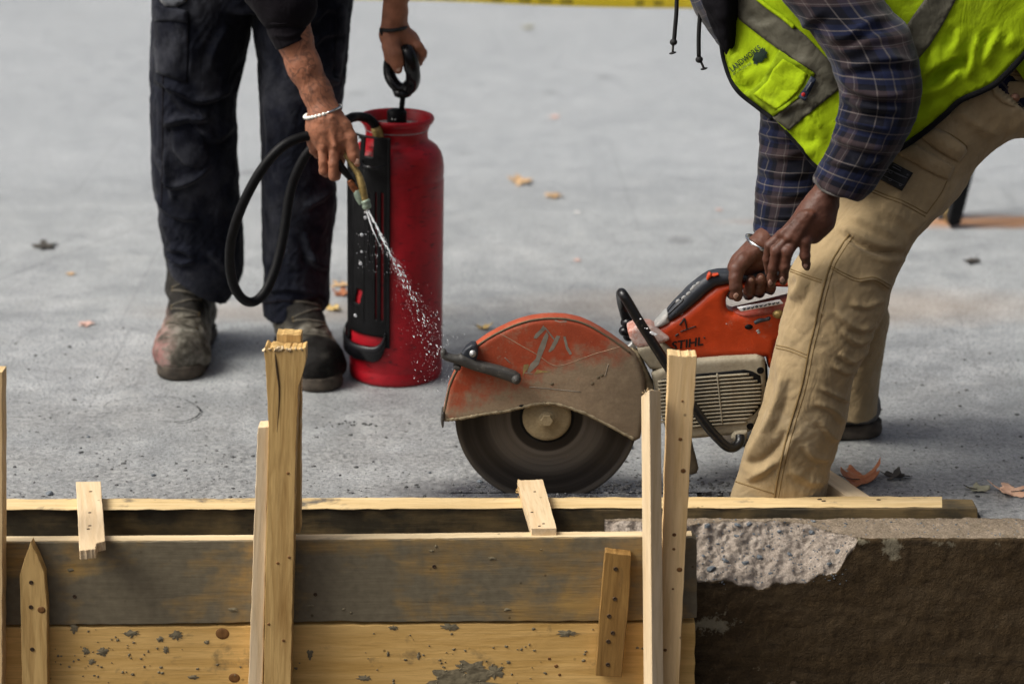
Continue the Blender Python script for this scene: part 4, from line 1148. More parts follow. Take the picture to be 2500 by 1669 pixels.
arc = [c6(x, y) for x, y in ((95, 1120), (112, 1040), (160, 810), (228, 648), (335, 480), (465, 362), (565, 292), (685, 224), (795, 172), (905, 130), (1022, 98), (1150, 79), (1270, 74), (1380, 79), (1468, 94), (1555, 116), (1655, 158), (1752, 213), (1872, 288), (1992, 372), (2080, 440))]
tube('guard_rim', [P(x, y, 4.039) for x, y in cr(arc, 90)], .0022, MT['guard_dark'], guard, 6)
low_edge = [c6(x, y) for x, y in ((2120, 1350), (2000, 1285), (1750, 1152), (1560, 1062), (1400, 1008), (1290, 980), (1190, 972), (1100, 978), (1000, 996), (900, 1020), (800, 1044), (700, 1066), (600, 1076), (480, 1094), (350, 1122), (230, 1138), (120, 1150))]
pth = [P(x, y+random.uniform(-.8, 1.2), 4.0375) for x, y in cr(low_edge, 110)]
tube('guard_lip', pth, [random.uniform(.0026, .0046) for _ in pth], MT['crust'], guard, 7)
rib = [c6(x, y) for x, y in ((680, 222), (800, 290), (950, 378), (1080, 450), (1160, 505), (1230, 555), (1310, 578), (1400, 562), (1550, 508), (1700, 452), (1850, 410), (1990, 368))]
tube('guard_crease', [hit(gb, x, y, -.0006) for x, y in cr(rib, 70)], .0011, m_simple('pale scratch', (.30, .19, .12), .8, var=.3).m, guard, 6)
for i, (pl, mt) in enumerate((
    ([(1160, 145), (1185, 190), (1085, 290), (1055, 285), (1075, 240), (1130, 190)], 'bare'),
    ([(1195, 215), (1215, 260), (1180, 380), (1130, 500), (1110, 560), (1060, 610), (1010, 655), (985, 640), (1020, 560), (1080, 500), (1105, 400), (1160, 270)], 'bare'),
    ([(1300, 255), (1340, 262), (1310, 330), (1270, 400), (1230, 432), (1212, 425), (1250, 350)], 'bare'),
    ([(1165, 165), (1185, 170), (1280, 290), (1270, 305)], 'bare'),
    ([(1370, 270), (1395, 265), (1420, 370), (1465, 450), (1440, 462), (1400, 400)], 'bare'),
    ([(1275, 78), (1400, 92), (1412, 112), (1330, 116), (1280, 100)], 'bare'),
    ([(950, 565), (1005, 560), (1000, 600), (965, 640), (940, 690), (945, 620)], 'yellow_rub'),
    ([(1090, 618), (1250, 640), (1140, 650), (1060, 670)], 'yellow_rub'))):
    decal('worn_patch', gb, [c6(*q) for q in pl], 6, .0003, MT[mt], guard, th=0)
for (a, b) in (((1010, 800), (1560, 855)), ((750, 490), (810, 550)), ((1850, 560), (1815, 690)), ((960, 650), (1040, 665))):
    tube('scratch', [hit(gb, *c6(a[0]+(b[0]-a[0])*t, a[1]+(b[1]-a[1])*t), .0) for t in np.linspace(0, 1, 9)], .0008, MT['bare'], guard, 5)
for x, y in ((935, 1004),):
    vs, fs = ell_arr(P(*c6(x, y), 4.036), [(.0065, 0, 0), (0, .002, 0), (0, 0, .003)], 10, 6); mk('notch', vs, fs, MT['blackp'], guard)
for x, y in ((1740, 700), (1680, 765), (1250, 770), (1780, 680)):
    vs, fs = ell_arr(hit(gb, *c6(x, y)), [(.004, 0, .001), (0, .0012, 0), (-.001, 0, .003)], 9, 5); mk('dent', vs, fs, MT['guard_dark'], guard)
prism('front_lip', [[c6(x, y) for x, y in ((75, 1075), (108, 1075), (104, 1180), (98, 1245), (80, 1240), (66, 1160))]], 4.030, 4.070, .003, MT['tarstick'], guard, h=.002)
# blade and flange
BC = P(1335, 1017, KY); BR = P(1111, 1017, KY); BR = (BR-BC).length
prof = [(.0001, -.0016)]
for i, r in enumerate(np.linspace(.012, BR-.012, 46)): prof.append((r, -.0016+(.0005 if i % 3 == 0 else 0)*(1 if r < .145 else .3)))
prof += [(BR-.011, -.0024), (BR-.002, -.0026), (BR, -.0014), (BR, .0014), (BR-.002, .0026), (.0001, .0018)]
vs, fs = lathe_arr(prof, BC, 'Y', 128)
blade = mk('blade', vs, fs, MT['blade'], saw, M=Matrix.Translation(BC), recalc=True)
fr_ = .0488
vs, fs = lathe_arr([(.0001, -.013), (.020, -.013), (.022, -.0115), (.024, -.0100), (.040, -.0085), (fr_-.003, -.0075), (fr_, -.0045), (fr_, -.001)], BC, 'Y', 64)
flange = mk('flange', vs, fs, MT['flange'], saw, recalc=True)
vs, fs = lathe_arr([(fr_+.001, -.0022), (fr_+.005, -.0024), (fr_+.006, -.001)], BC, 'Y', 64); mk('flange_groove', vs, fs, MT['blackp'], blade, recalc=True)
hx = [(.0001, -.025), (.0112, -.025), (.0125, -.0235), (.0125, -.013)]
vs, fs = lathe_arr([(.0001, -.0165), (.016, -.0165), (.0165, -.015), (.0165, -.0125)], BC, 'Y', 32); mk('washer', vs, fs, MT['flange'], flange, recalc=True)
vs, fs = lathe_arr(hx, BC, 'Y', 6); mk('hex_bolt', vs, fs, MT['flange'], flange, smooth=False, recalc=True)
# guard adjusting lever
lever = prism('guard_lever', [[c6(x, y) for x, y in ((62, 440), (80, 418), (110, 420), (260, 452), (440, 535), (700, 600), (860, 655), (915, 690), (925, 740), (895, 778), (850, 782), (780, 750), (600, 690), (420, 640), (260, 580), (110, 530), (72, 500))]], 4.006, 4.030, .008, MT['tarstick'], saw, h=.0022, holes=[[c6(x, y) for x, y in ((130, 432), (250, 455), (275, 485), (200, 480), (130, 460))]])
br = prism('lever_bracket', [[c6(x, y) for x, y in ((290, 460), (330, 400), (400, 352), (440, 358), (465, 400), (465, 470), (440, 540), (330, 520))]], 4.012, 4.040, .004, MT['dkgrip'], saw, h=.0022)
def bolt(name, px, py, d, r, mat, parent, n=6, ring=True):
    c = P(px, py, d)
    vs, fs = lathe_arr([(.0001, -.006), (r*.62, -.006), (r*.7, -.005), (r*.7, 0), (r, 0), (r, .004)], c, 'Y', n if not ring else 24)
    o = mk(name, vs, fs, mat, parent, recalc=True)
    vs, fs = lathe_arr([(.0001, -.0068), (r*.36, -.0068), (r*.38, -.0058)], c, 'Y', 6); mk('socket', vs, fs, MT['tarstick'] if parent is lever else MT['zinc'], o, recalc=True)
bolt('bolt', *c6(410, 450), 4.010, .0068, MT['zinc'], br); bolt('bolt', *c6(872, 728), 4.004, .0092, MT['tarstick'], lever)
prism('lever_nub', [[c6(x, y) for x, y in ((195, 590), (240, 570), (290, 600), (270, 635), (215, 632))]], 4.010, 4.034, .004, MT['tarstick'], saw, h=.0022)

# engine housing
U = [c4(x, y) for x, y in ((300, 960), (380, 1000), (540, 835), (570, 832), (640, 805), (720, 755), (900, 645), (1080, 495), (1130, 445), (1250, 355), (1410, 322), (1500, 330), (1930, 300), (2250, 260), (2250, 380), (1930, 372), (1700, 385), (1440, 410), (1395, 440), (1372, 520), (1378, 590), (1400, 632), (1445, 655), (1560, 650), (2100, 525), (2400, 470), (2400, 1000), (1960, 1000), (1890, 1320), (1860, 1300), (1840, 1175), (1400, 1175), (1000, 1215), (780, 1340), (560, 1200), (400, 1080))]
hous = prism('housing', [U], 4.090, 4.150, .016, MT['orange'], ref=4.105, h=.0028)
hb = bvh_of(hous)
prism('rear_hood', [[c4(x, y) for x, y in ((1440, 640), (1560, 615), (1800, 560), (2100, 485), (2400, 420), (2400, 640), (2000, 690), (1600, 740), (1500, 700))]], 4.085, 4.150, .022, m_dusty('dusty red hood', (.34, .05, .028), (.36, .24, .19), .50, .8, .6).m, ref=4.11, h=.003)
nose = prism('nose_cover', [[c4(x, y) for x, y in ((240, 862), (345, 802), (520, 810), (620, 880), (730, 960), (640, 1010), (480, 1045), (372, 1068), (318, 1020), (268, 950))]], 4.070, 4.130, .008, MT['pinkp'], ref=4.085, h=.0028)
prism('front_casing', [[c4(x, y) for x, y in ((350, 1065), (480, 1040), (640, 1010), (760, 1110), (880, 1200), (760, 1330), (500, 1318), (420, 1210), (370, 1130))]], 4.068, 4.150, .008, MT['greyp'], ref=4.075, h=.003)
prism('belt_casing', [[c6(x, y) for x, y in ((2090, 420), (2180, 470), (2260, 640), (2335, 800), (2360, 960), (2300, 990), (2240, 830), (2190, 600))]], 4.060, 4.12, .008, MT['crust'], ref=4.07, h=.003)
prism('bracket_plate', [[c4(x, y) for x, y in ((225, 1080), (300, 1010), (345, 1070), (345, 1140), (280, 1150))]], 4.10, 4.115, .003, MT['zinc'], h=.003)
grip = prism('soft_grip', [[c4(x, y) for x, y in ((690, 690), (705, 650), (780, 560), (870, 472), (930, 405), (1000, 345), (1090, 275), (1180, 218), (1290, 196), (1400, 192), (1600, 205), (1900, 175), (2250, 155), (2250, 270), (1900, 292), (1600, 300), (1410, 330), (1250, 362), (1130, 452), (1080, 502), (900, 652), (730, 762), (700, 740))]], 4.088, 4.138, .014, MT['dkgrip'], ref=4.105, h=.0026)
prism('oval_panel', [[c4(x, y) for x, y in ((535, 822), (580, 775), (640, 710), (700, 645), (720, 680), (715, 740), (735, 765), (650, 812), (575, 832))]], 4.090, 4.134, .008, MT['palegrip'], ref=4.105, h=.0026)
gb2 = bvh_of(grip)
ov = [c4(x, y) for x, y in ((690, 690), (720, 640), (800, 550), (870, 510), (878, 535), (800, 610), (740, 670), (700, 700))]
A = cr(ov+[ov[0]], 40)[:-1]
tube('oval_ring', [hit(gb2, x, y, .0) for x, y in A], .0016, MT['blackg'], grip, 6, closed=True)
for q in ((825, 540), (890, 500), (945, 455), (990, 400), (1010, 375), (1055, 340)):
    c = hit(gb2, *c4(*q)); vs, fs = ell_arr(c, [(.005, 0, .003), (0, .002, 0), (-.002, 0, .0035)], 8, 5); mk('dust_fleck', vs, fs, MT['palegrip'], grip)
prism('throttle_lock', [[c4(x, y) for x, y in ((1150, 305), (1165, 240), (1190, 215), (1215, 235), (1215, 262), (1185, 285), (1165, 312))]], 4.084, 4.10, .003, MT['orange'], h=.002)
prism('throttle_button', [[c4(x, y) for x, y in ((1205, 262), (1215, 240), (1290, 232), (1300, 245), (1240, 268))]], 4.084, 4.10, .002, MT['orange'], h=.002)
# starter cover
cov = [c5(x, y) for x, y in ((410, 345), (560, 275), (820, 215), (1100, 192), (1380, 180), (1430, 205), (1450, 260), (1455, 420), (1440, 600), (1390, 740), (1330, 845), (1290, 872), (1100, 905), (800, 932), (560, 930), (500, 700), (440, 480))]
body = prism('crankcase', [[(x+4, y) for x, y in cov]], 4.078, 4.19, .010, MT['greyp'], ref=4.085, h=.0035)
cover = prism('starter_cover', [cov], 4.056, 4.082, .010, MT['greyp'], ref=4.062, h=.0028)
cvb = bvh_of(cover)
rc = [c5(x, y) for x, y in ((500, 395), (820, 345), (1010, 330), (1260, 305), (1330, 320), (1405, 360), (1420, 520), (1405, 640), (1340, 720), (1200, 765), (1060, 815), (800, 835), (560, 850))]
rec = decal('grille_recess', cvb, rc, 9, .0003, MT['blackp'], cover, th=.0004)
for k in range(14):
    y0 = 352+33.5*k
    xl = 470 if k < 12 else 560; xrr = 1415-(0 if 2 < k < 9 else 26*abs(k-5.5)-60 if k >= 9 else (3-k)*38)
    if y0 > 790: continue
    pl = []
    for t in np.linspace(0, 1, 26):
        x = xl+(xrr-xl)*t; y = y0-(x-1010)*.078+5*math.sin(t*3.14)*0+((x-1010)/400)**2*4
        pl.append(P(*c5(x, y+14), 4.0535+.0015*abs(2*t-1)**6))
    vs = []
    for q in pl:
        for dy, dz in ((.0022, .0022), (-.0020, .0018), (-.0030, 0), (-.0020, -.0024), (.0022, -.0026)): vs.append(q+Vector((0, dy, dz*.92)))
    fs = []
    for i in range(len(pl)-1):
        for j in range(5): fs.append((5*i+j, 5*i+(j+1) % 5, 5*i+5+(j+1) % 5, 5*i+5+j))
    fs += [tuple(range(5)), tuple(len(vs)-5+j for j in range(5))]
    mk('louvre', vs, fs, MT['greyp'], cover, recalc=True)
tube('grille_mullion', [P(*c5(1010+4*i, 340+ i*38), 4.0510) for i in range(13)], .0016, MT['greyp'], cover, 6)
for x, y in ((1405, 315), (1312, 822)):
    vs, fs = lathe_arr([(.0001, -.0004), (.0048, -.0006), (.0066, -.0012), (.0075, .001)], P(*c5(x, y), 4.0558), 'Y', 18); mk('screw_hole', vs, fs, MT['blackp'], cover, recalc=True)
prism('seal_strip', [[c5(x, y) for x, y in ((1452, 250), (1470, 260), (1478, 430), (1468, 560), (1452, 600))]], 4.07, 4.10, .003, MT['blackp'], h=.0025)
prism('handle_mount', [[c5(x, y) for x, y in ((1135, 930), (1170, 885), (1240, 868), (1292, 870), (1285, 930), (1262, 990), (1200, 1010))]], 4.045, 4.10, .006, MT['greyp'], h=.0025)
prism('stand_foot', [[c5(x, y) for x, y in ((745, 930), (780, 940), (800, 1040), (846, 1212), (826, 1258), (768, 1276), (740, 1250))]], 4.09, 4.14, .006, MT['guard_dark'], h=.0028)
# front handle tube
hp = [(1536, 800, 4.165), (1528, 775, 4.165), (1519, 742, 4.155), (1516, 722, 4.12), (1516, 715, 4.07), (1520, 717, 4.035), (1536, 742, 4.028), (1560, 783, 4.026), (1596, 840, 4.026), (1633, 898, 4.026), (1680, 973, 4.026), (1725, 1038, 4.026), (1757, 1074, 4.028), (1776, 1090, 4.030), (1793, 1091, 4.034), (1806, 1078, 4.042), (1806, 1062, 4.05)]
tube('front_handle', [P(*q) for q in hp], .0098, MT['chip'], saw, 14, 110)
kn = P(*c4(255, 850), 4.16)
for dx, dz, r in ((0, .012, .0165), (-.006, -.006, .014), (.001, -.018, .012)):
    vs, fs = ell_arr(kn+Vector((dx, 0, dz)), [(r, 0, 0), (0, r, 0), (0, 0, r*.8)], 12, 8); mk('handle_knob', vs, fs, MT['blackg'], saw)
prism('handle_joint', [[c4(x, y) for x, y in ((160, 640), (215, 640), (330, 800), (240, 900), (190, 800))]], 4.150, 4.18, .006, MT['blackp'], h=.003)
# scuffs on the handle
for q in ((540, 915), (520, 900), (565, 925), (470, 855), (395, 745), (440, 850)):
    c = P(*c4(*q), 4.0175); r = .0045 if q[0] > 500 and q[1] < 930 else .0024
    vs, fs = ell_arr(c, [(r, 0, 0), (0, .0012, 0), (0, 0, r*.6)], 7, 5); mk('paint_chip', vs, fs, MT['white_label'], saw)
# lettering and marks
wh = lambda x, y: hit(hb, x, y, .0012)
text_on('lettering', 'STIHL', c4(752, 1102), c4(1118, 1040), MT['black_ink'], hous, wh, .22, .022, .92)
ink = lambda pts, r: tube('ink_mark', [hit(hb, *c4(x, y), .0008) for x, y in cr(pts, 14)], r, MT['black_ink'], hous, 5)
ink([(842, 812), (872, 772), (898, 735)], .0018); ink([(898, 735), (912, 800), (925, 862)], .0016); ink([(850, 892), (930, 862), (1030, 826)], .0011); ink([(795, 940), (805, 930), (830, 915)], .0018); ink([(1118, 960), (1128, 955), (1126, 968)], .0012)
prism('warning_label', [[c4(x, y) for x, y in ((1500, 612), (1995, 522), (2038, 572), (1545, 662))]], 4.078, 4.0815, .001, MT['white_label'], h=.0016)
for i in range(9):
    x = 1580+i*48; y = 640-i*9
    tube('label_print', [P(*c4(x+dx, y+dy), 4.0772) for dx, dy in ((-16, -8+3*(i % 2)), (0, -22+9*(i % 3)), (14, -6), (20, -22), (-4, 4))], .0009, MT['blue_label'] if i % 3 else MT['black_ink'], saw, 5)
prism('label_triangle', [[c4(x, y) for x, y in ((1935, 555), (1962, 552), (1952, 580))]], 4.0768, 4.0778, .0004, MT['yellow_rub'], h=.0011)
tube('choke_lever', [P(*c4(x, y), 4.077) for x, y in ((1700, 792), (1760, 762), (1830, 752), (1862, 738), (1858, 722))], [.004, .0048, .0035, .0045, .003], MT['dkgrip'], saw, 8, 16)
vs, fs = ell_arr(hit(hb, *c4(1635, 835)), [(.0085, 0, 0), (0, .003, 0), (0, 0, .0055)], 12, 6); mk('vent_hole', vs, fs, MT['blackp'], hous)
vs, fs = ell_arr(P(*c4(1975, 690), 4.08), [(.012, 0, 0), (0, .008, 0), (0, 0, .009)], 12, 8); mk('fuel_cap', vs, fs, MT['brass'], saw)
for q in ((1380, 800), (1750, 900), (1740, 880), (870, 690), (965, 1103)):
    r = random.uniform(.001, .0028); vs, fs = ell_arr(hit(hb, *c4(*q)), [(r*1.3, 0, r*.5), (0, .0008, 0), (-r*.4, 0, r)], 7, 5); mk('dust_fleck', vs, fs, MT['palegrip'], hous)
# ================================================================== PEOPLE: shared builders
def proj(V):
    V = np.asarray(V); zc = V[:, 1]*cp+(CAM_H-V[:, 2])*sp
    return np.stack([W0/2+F*V[:, 0]/zc, H0/2-F*(V[:, 1]*sp+(V[:, 2]-CAM_H)*cp)/zc], 1)
def normals(vs, fs):
    vs = np.asarray(vs); N = np.zeros_like(vs)
    fs = np.asarray(fs); a, b, c = vs[fs[:, 0]], vs[fs[:, 1]], vs[fs[:, 2]]
    d = vs[fs[:, 3]] if fs.shape[1] == 4 else c
    n = np.cross(c-a, d-b) if fs.shape[1] == 4 else np.cross(b-a, c-a)
    for k in range(fs.shape[1]):
        for q in range(3): N[:, q] += np.bincount(fs[:, k], n[:, q], len(vs))
    return N/(np.linalg.norm(N, axis=1)[:, None]+1e-12)
def segdist(g, pl):
    """distance, signed side and arc parameter to a polyline"""
    best = np.full(len(g), 1e9); sg = np.zeros(len(g)); tt = np.zeros(len(g))
    L = np.cumsum([0]+[np.linalg.norm(pl[i+1]-pl[i]) for i in range(len(pl)-1)])
    for i in range(len(pl)-1):
        a, b = pl[i], pl[i+1]; ab = b-a; l2 = ab@ab+1e-9
        t = np.clip(((g-a)@ab)/l2, 0, 1); q = g-(a+t[:, None]*ab); d = np.hypot(q[:, 0], q[:, 1])
        m = d < best
        best = np.where(m, d, best); sg = np.where(m, np.sign(ab[0]*(g[:, 1]-a[1])-ab[1]*(g[:, 0]-a[0])), sg)
        tt = np.where(m, (L[i]+t*math.sqrt(l2))/L[-1], tt)
    return best, sg, tt
def fold_disp(px, folds):
    d = np.zeros(len(px))
    for pts, w, h in folds:
        pl = cr(np.array(pts, float), 16) if len(pts) > 2 else np.array(pts, float)
        dist, sg, t = segdist(px, pl)
        tp = np.clip(np.minimum(t, 1-t)*5, .0, 1)**.6
        end = np.where((t <= 0) | (t >= 1), .25, 1)
        d += h*tp*end*(np.exp(-(dist/(w*.85))**1.35)-.6*np.exp(-np.abs((dist*sg-1.6*w)/(w*.8))**1.5))
    return d
def cloth_solid(name, arrs, voxel, mat, parent, folds=(), amp=.003, freq=(14, 14, 7), cut=None, smooth=6, fine=.0012):
    """closed lofts fused by a voxel remesh, then creased"""
    vs, fs = join([(a[0], a[1]) for a in arrs])
    me = bpy.data.meshes.new('tmp'); me.from_pydata([tuple(q) for q in vs], [], fs)
    b = bmesh.new(); b.from_mesh(me); bmesh.ops.recalc_face_normals(b, faces=b.faces); b.to_mesh(me); b.free()
    o = bpy.data.objects.new('tmp', me); COL.objects.link(o)
    m = o.modifiers.new('r', 'REMESH'); m.mode = 'VOXEL'; m.voxel_size = voxel
    dg = bpy.context.evaluated_depsgraph_get(); e = bpy.data.meshes.new_from_object(o.evaluated_get(dg))
    V = np.empty(len(e.vertices)*3, np.float32); e.vertices.foreach_get('co', V); V = V.reshape(-1, 3).astype(float)
    Fq = [tuple(p.vertices) for p in e.polygons]
    bpy.data.objects.remove(o); bpy.data.meshes.remove(me); bpy.data.meshes.remove(e)
    Fq = np.array([f if len(f) == 4 else (*f, f[-1]) for f in Fq])
    V = taubin(V, Fq, smooth)
    N = normals(V, Fq); px = proj(V)
    d = fold_disp(px, folds)*np.clip(.25-N[:, 1], 0, .6)/.6
    n = fbm(V*np.array(freq), 4, .5); rid = (1-np.abs(fbm(V*np.array(freq)*.8+31, 3))*3).clip(-.4, 1)
    r2 = 1-np.abs(fbm(V@np.array([[.8, 0, .6], [0, 1, 0], [-.6, 0, .8]])*np.array([46, 30, 15])+7, 2))*4
    d += amp*n*1.5+amp*.8*rid+amp*.55*r2.clip(-.5, 1)*np.clip(fbm(V*6+3, 2)*3+.5, 0, 1)+fine*fbm(V*70, 2)
    V = V+N*d[:, None]
    Fl = [tuple(f) if f[2] != f[3] else tuple(f[:3]) for f in Fq.tolist()]
    return mk(name, V, Fl, mat, parent)
def cj(crop_, J):
    return [(P(*crop_(x, y), d), r*crop_.s*ZF(P(*crop_(x, y), d))) for x, y, d, r in J]
def fine_hand(chains, h=.0015, k=.006, amp=.0005):
    pts = np.array([tuple(p) for c, kk in chains for p, r in c]); R = max(r for c, kk in chains for p, r in c)
    s = SDF(pts.min(0)-R-.01, pts.max(0)+R+.01, h)
    for c, kk in chains: s.chain(c, kk or k)
    vs, fs = s.mesh()
    vs = taubin(vs, fs, 2)
    N = normals(vs, fs); vs = vs+N*(fbm(vs*110, 3)*amp*2+fbm(vs*35, 2)*amp*3)[:, None]
    return vs, fs
def head_caps(s, c, fwd, up=Vector((0, 0, 1))):
    f = fwd.normalized(); u = (up-f*up.dot(f)).normalized(); r = f.cross(u)
    q = lambda a, b, e: tuple(c+f*a+r*b+u*e)
    s.cap(q(-.02, 0, .035), q(.03, 0, .035), .083, .078, .03)
    s.cap(q(.035, 0, -.03), q(.06, 0, -.075), .062, .042, .03)
    s.cap(q(.098, 0, .012), q(.118, 0, -.022), .010, .015, .012)
    for sd in (-1, 1):
        s.cap(q(-.005, sd*.082, .02), q(-.005, sd*.086, -.02), .016, .012, .008)
        s.cap(q(.095, sd*.02, .035), q(.085, sd*.05, .035), .010, .008, .02)
    s.cap(q(.103, -.02, -.055), q(.103, .02, -.055), .009, .009, .01)
    return q
def whole_body(name, parent, mats, coarse, head, hands, nails, tattoo=None):
    """skin: one mesh; hands and forearms at fine resolution, the rest (under the clothes) coarser"""
    pts = np.array([tuple(p) for c in coarse for p, r in c]+[tuple(head[0])])
    s = SDF(pts.min(0)-.2, pts.max(0)+.2, .009)
    for c in coarse: s.chain(c, .03)
    q = head_caps(s, *head)
    parts = [s.mesh()]+hands
    V, Fl, MI, TA = [], [], [], []
    for vs, fs in parts:
        o = len(V); V += [tuple(p) for p in vs]; Fl += [tuple(int(i)+o for i in f) for f in fs]; MI += [0]*len(fs)
        if tattoo is not None: TA += list(tattoo(np.asarray(vs)))
        else: TA += [0]*len(vs)
    for vs, fs in nails:
        o = len(V); V += [tuple(p) for p in vs]; Fl += [tuple(int(i)+o for i in f) for f in fs]; MI += [1]*len(fs); TA += [0]*len(vs)
    b = mk(name, V, Fl, mats, parent, mi=MI, attr={'tattoo': TA})
    # hair
    s2 = SDF(np.array(head[0])-.2, np.array(head[0])+.2, .008)
    s2.cap(q(-.035, 0, .05), q(.01, 0, .058), .088, .082, .02); s2.cap(q(-.06, 0, 0), q(-.05, 0, -.05), .06, .04, .03)
    vs, fs = s2.mesh(); mk('hair', vs, fs, MT['hair'], parent)
    return b
def nail(bvh, x, y, rw, rh, ang, crop_, tilt=.35):
    c = hit(bvh, *crop_(x, y), -.0006); s_ = crop_.s*ZF(c)
    a = math.radians(ang); ux = Vector((math.cos(a), 0, -math.sin(a))); uy = Vector((math.sin(a), -tilt, math.cos(a))).normalized()
    return ell_arr(c, [ux*rw*s_, uy*rh*s_, ux.cross(uy).normalized()*.0016], 12, 8)
def torus_pts(L, R, d, hd, n=48):
    a, b = P(*L, d), P(*R, d); c = (a+b)/2; h = (b-a)/2
    return [c+h*math.cos(2*math.pi*i/n)+Vector((0, -hd*math.sin(2*math.pi*i/n), 0)) for i in range(n)]

# boots: built toe-forward along +y, turned into place
def make_boot(parent, pos, yaw, sc, toe=0.0, pink=0.0, laces=True, mat='boot'):
    M = Matrix.Translation(Vector(pos)) @ Matrix.Rotation(yaw, 4, 'Z') @ Matrix.Scale(sc, 4)
    s = SDF((-.09, -.13, -.02), (.09, .27, .30), .004)
    s.cap((0, -.055, .052), (0, .05, .052), .043, .042, .02); s.cap((0, .05, .05), (.003, .135, .043), .042, .050, .02)
    s.cap((.003, .135, .045), (.002, .186, .044), .050, .045, .02)
    s.cap((-.018, .17, .04), (.02, .175, .04), .038, .038, .015)
    s.cap((0, -.035, .08), (0, -.03, .235), .047, .058, .02); s.cap((0, .0, .125), (0, .10, .070), .045, .042, .03)
    s.cap((0, -.01, .15), (0, .03, .13), .042, .036, .02)
    s.f = np.maximum(s.f, .020-s.p[..., 2]); s.f = np.maximum(s.f, s.p[..., 2]-.245)
    vs, fs = s.mesh(); vs = taubin(vs, fs, 3); N = normals(vs, fs)
    y, z = vs[:, 1], vs[:, 2]
    d = fbm(vs*26, 4)*.008
    d += -.006*np.exp(-((y-.122-.2*(z-.06))/.005)**2)*(z > .04)+.0035*np.clip((y-.128)/.01, 0, 1)
    d += -.004*np.exp(-((z-.112)/.008)**2)*(y < .06)+.003*np.exp(-((z-.128)/.008)**2)*(y < .06)
    tw = np.maximum(np.clip((y-.135)/.03, 0, 1)*toe, np.clip((z-.078-.12*np.clip(.10-y, 0, .1)*0)/.03, 0, 1)*np.clip((.125-y)/.02, 0, 1)*.95)
    pk = np.clip((-vs[:, 0]*pink)*30, 0, 1)*np.clip((.11-z)/.04, 0, 1) if pink else np.zeros(len(vs))
    vs = vs+N*d[:, None]
    W = [M @ Vector(q) for q in vs]
    bt = mk('boot', W, fs, MT[mat], parent, attr={'toe': tw, 'pinkdust': pk})
    h = .004; gx, gy, gz = np.meshgrid(np.arange(-.08, .08, h), np.arange(-.12, .26, h), np.arange(-.012, .048, h), indexing='ij')
    g2 = np.stack([gx, gy], -1)
    def c2d(a, b, ra, rb):
        a, b = np.array(a), np.array(b); ba = b-a; t = np.clip(((g2-a)@ba)/(ba@ba), 0, 1)
        return np.linalg.norm(g2-a-t[..., None]*ba, axis=-1)-(ra+(rb-ra)*t)
    f = np.minimum(c2d((0, -.055), (0, .04), .047, .043), c2d((0, .04), (.003, .14), .043, .056)); f = np.minimum(f, c2d((.003, .14), (.002, .188), .056, .050))
    f = f-.003*np.sign(np.sin(gz*260))*0; a = f+.008; b2 = np.abs(gz-.016)-.016+.008
    heel = np.where((gz < .012) & (gy > .005) & (gy < .035), .01, -1)
    f = np.minimum(np.maximum(a, b2), 0)+np.hypot(np.maximum(a, 0), np.maximum(b2, 0))-.008
    f = np.maximum(f, heel)
    f = f+.0025*np.exp(-((gz-.022)/.003)**2)
    vs, fs = surface_nets(f.astype(np.float32), (-.08, -.12, -.012), h); vs = taubin(vs, fs, 2)
    vs[:, 2] = np.maximum(vs[:, 2], 0)+0
    mk('sole', [M @ Vector(q) for q in vs], fs, MT['sole'], bt)
    if laces:
        bb = bvh_of(bt)
        for i in range(8):
            yy, zz = .112-.0145*i, .082+.0165*i
            pts = []
            for t in np.linspace(-1, 1, 13):
                o = M @ Vector((t*.030, yy+.09+(.012 if i % 2 else -.012)*t, zz+.05)); dirv = (M.to_3x3() @ Vector((0, -.75, -.55))).normalized()
                loc, n_, _, _ = bb.ray_cast(o, dirv)
                if loc: pts.append(loc-dirv*.001)
            if len(pts) > 4: tube('lace', pts, .0027, MT['lace'], bt, 6)
            for e in (0, -1):
                if len(pts) > 4:
                    vs, fs = ell_arr(pts[e], [(.0035, 0, 0), (0, .0035, 0), (0, 0, .0035)], 8, 5); mk('eyelet', vs, fs, MT['eyelet'], bt)
    return bt
# ================================================================== PERSON AT THE SPRAYER
def midline(rows, zend, end=None):
    c = [((P(*l, d)+P(*r, d))/2, min(.42*(P(*l, d)-P(*r, d)).length/2, hd*.5)) for l, r, d, hd in rows]
    e = c[-1][0].copy(); e.z = zend+.05
    if end is not None: return c[:-3:2]+[(Vector(end), .022)]
    return c[::2]+[c[-1], (e, .025)]
p1_ = thing('person', 'person in dark navy work trousers and muddy boots pumping the red sprayer and spraying water', 'person', P(*v(575, 880), 4.95)-Vector((0, 0, P(*v(575, 880), 4.95).z)))
rows1 = [((345, -160), (600, -160), 4.96, .13), ((352, -40), (590, -40), 4.96, .125), ((352, 60), (572, 60), 4.955, .118), ((349, 180), (552, 180), 4.95, .108), ((348, 260), (540, 240), 4.945, .102), ((350, 340), (541, 330), 4.94, .10), ((353, 420), (545, 420), 4.95, .098), ((364, 490), (551, 500), 4.96, .094), ((378, 560), (555, 580), 4.97, .09), ((384, 598), (548, 640), 4.975, .088), ((391, 612), (520, 690), 4.975, .082)]
rows2 = [((575, -160), (830, -160), 4.95, .13), ((577, -40), (815, -40), 4.95, .125), ((582, 60), (800, 60), 4.945, .118), ((594, 160), (792, 160), 4.94, .108), ((597, 260), (780, 270), 4.93, .102), ((600, 360), (768, 370), 4.925, .10), ((601, 450), (768, 460), 4.93, .098), ((603, 540), (757, 550), 4.935, .094), ((604, 620), (757, 630), 4.94, .09), ((605, 690), (754, 690), 4.94, .088), ((607, 722), (750, 704), 4.94, .088)]
R2 = lambda rows: [(v(*l), v(*r), d, hd) for l, r, d, hd in rows]
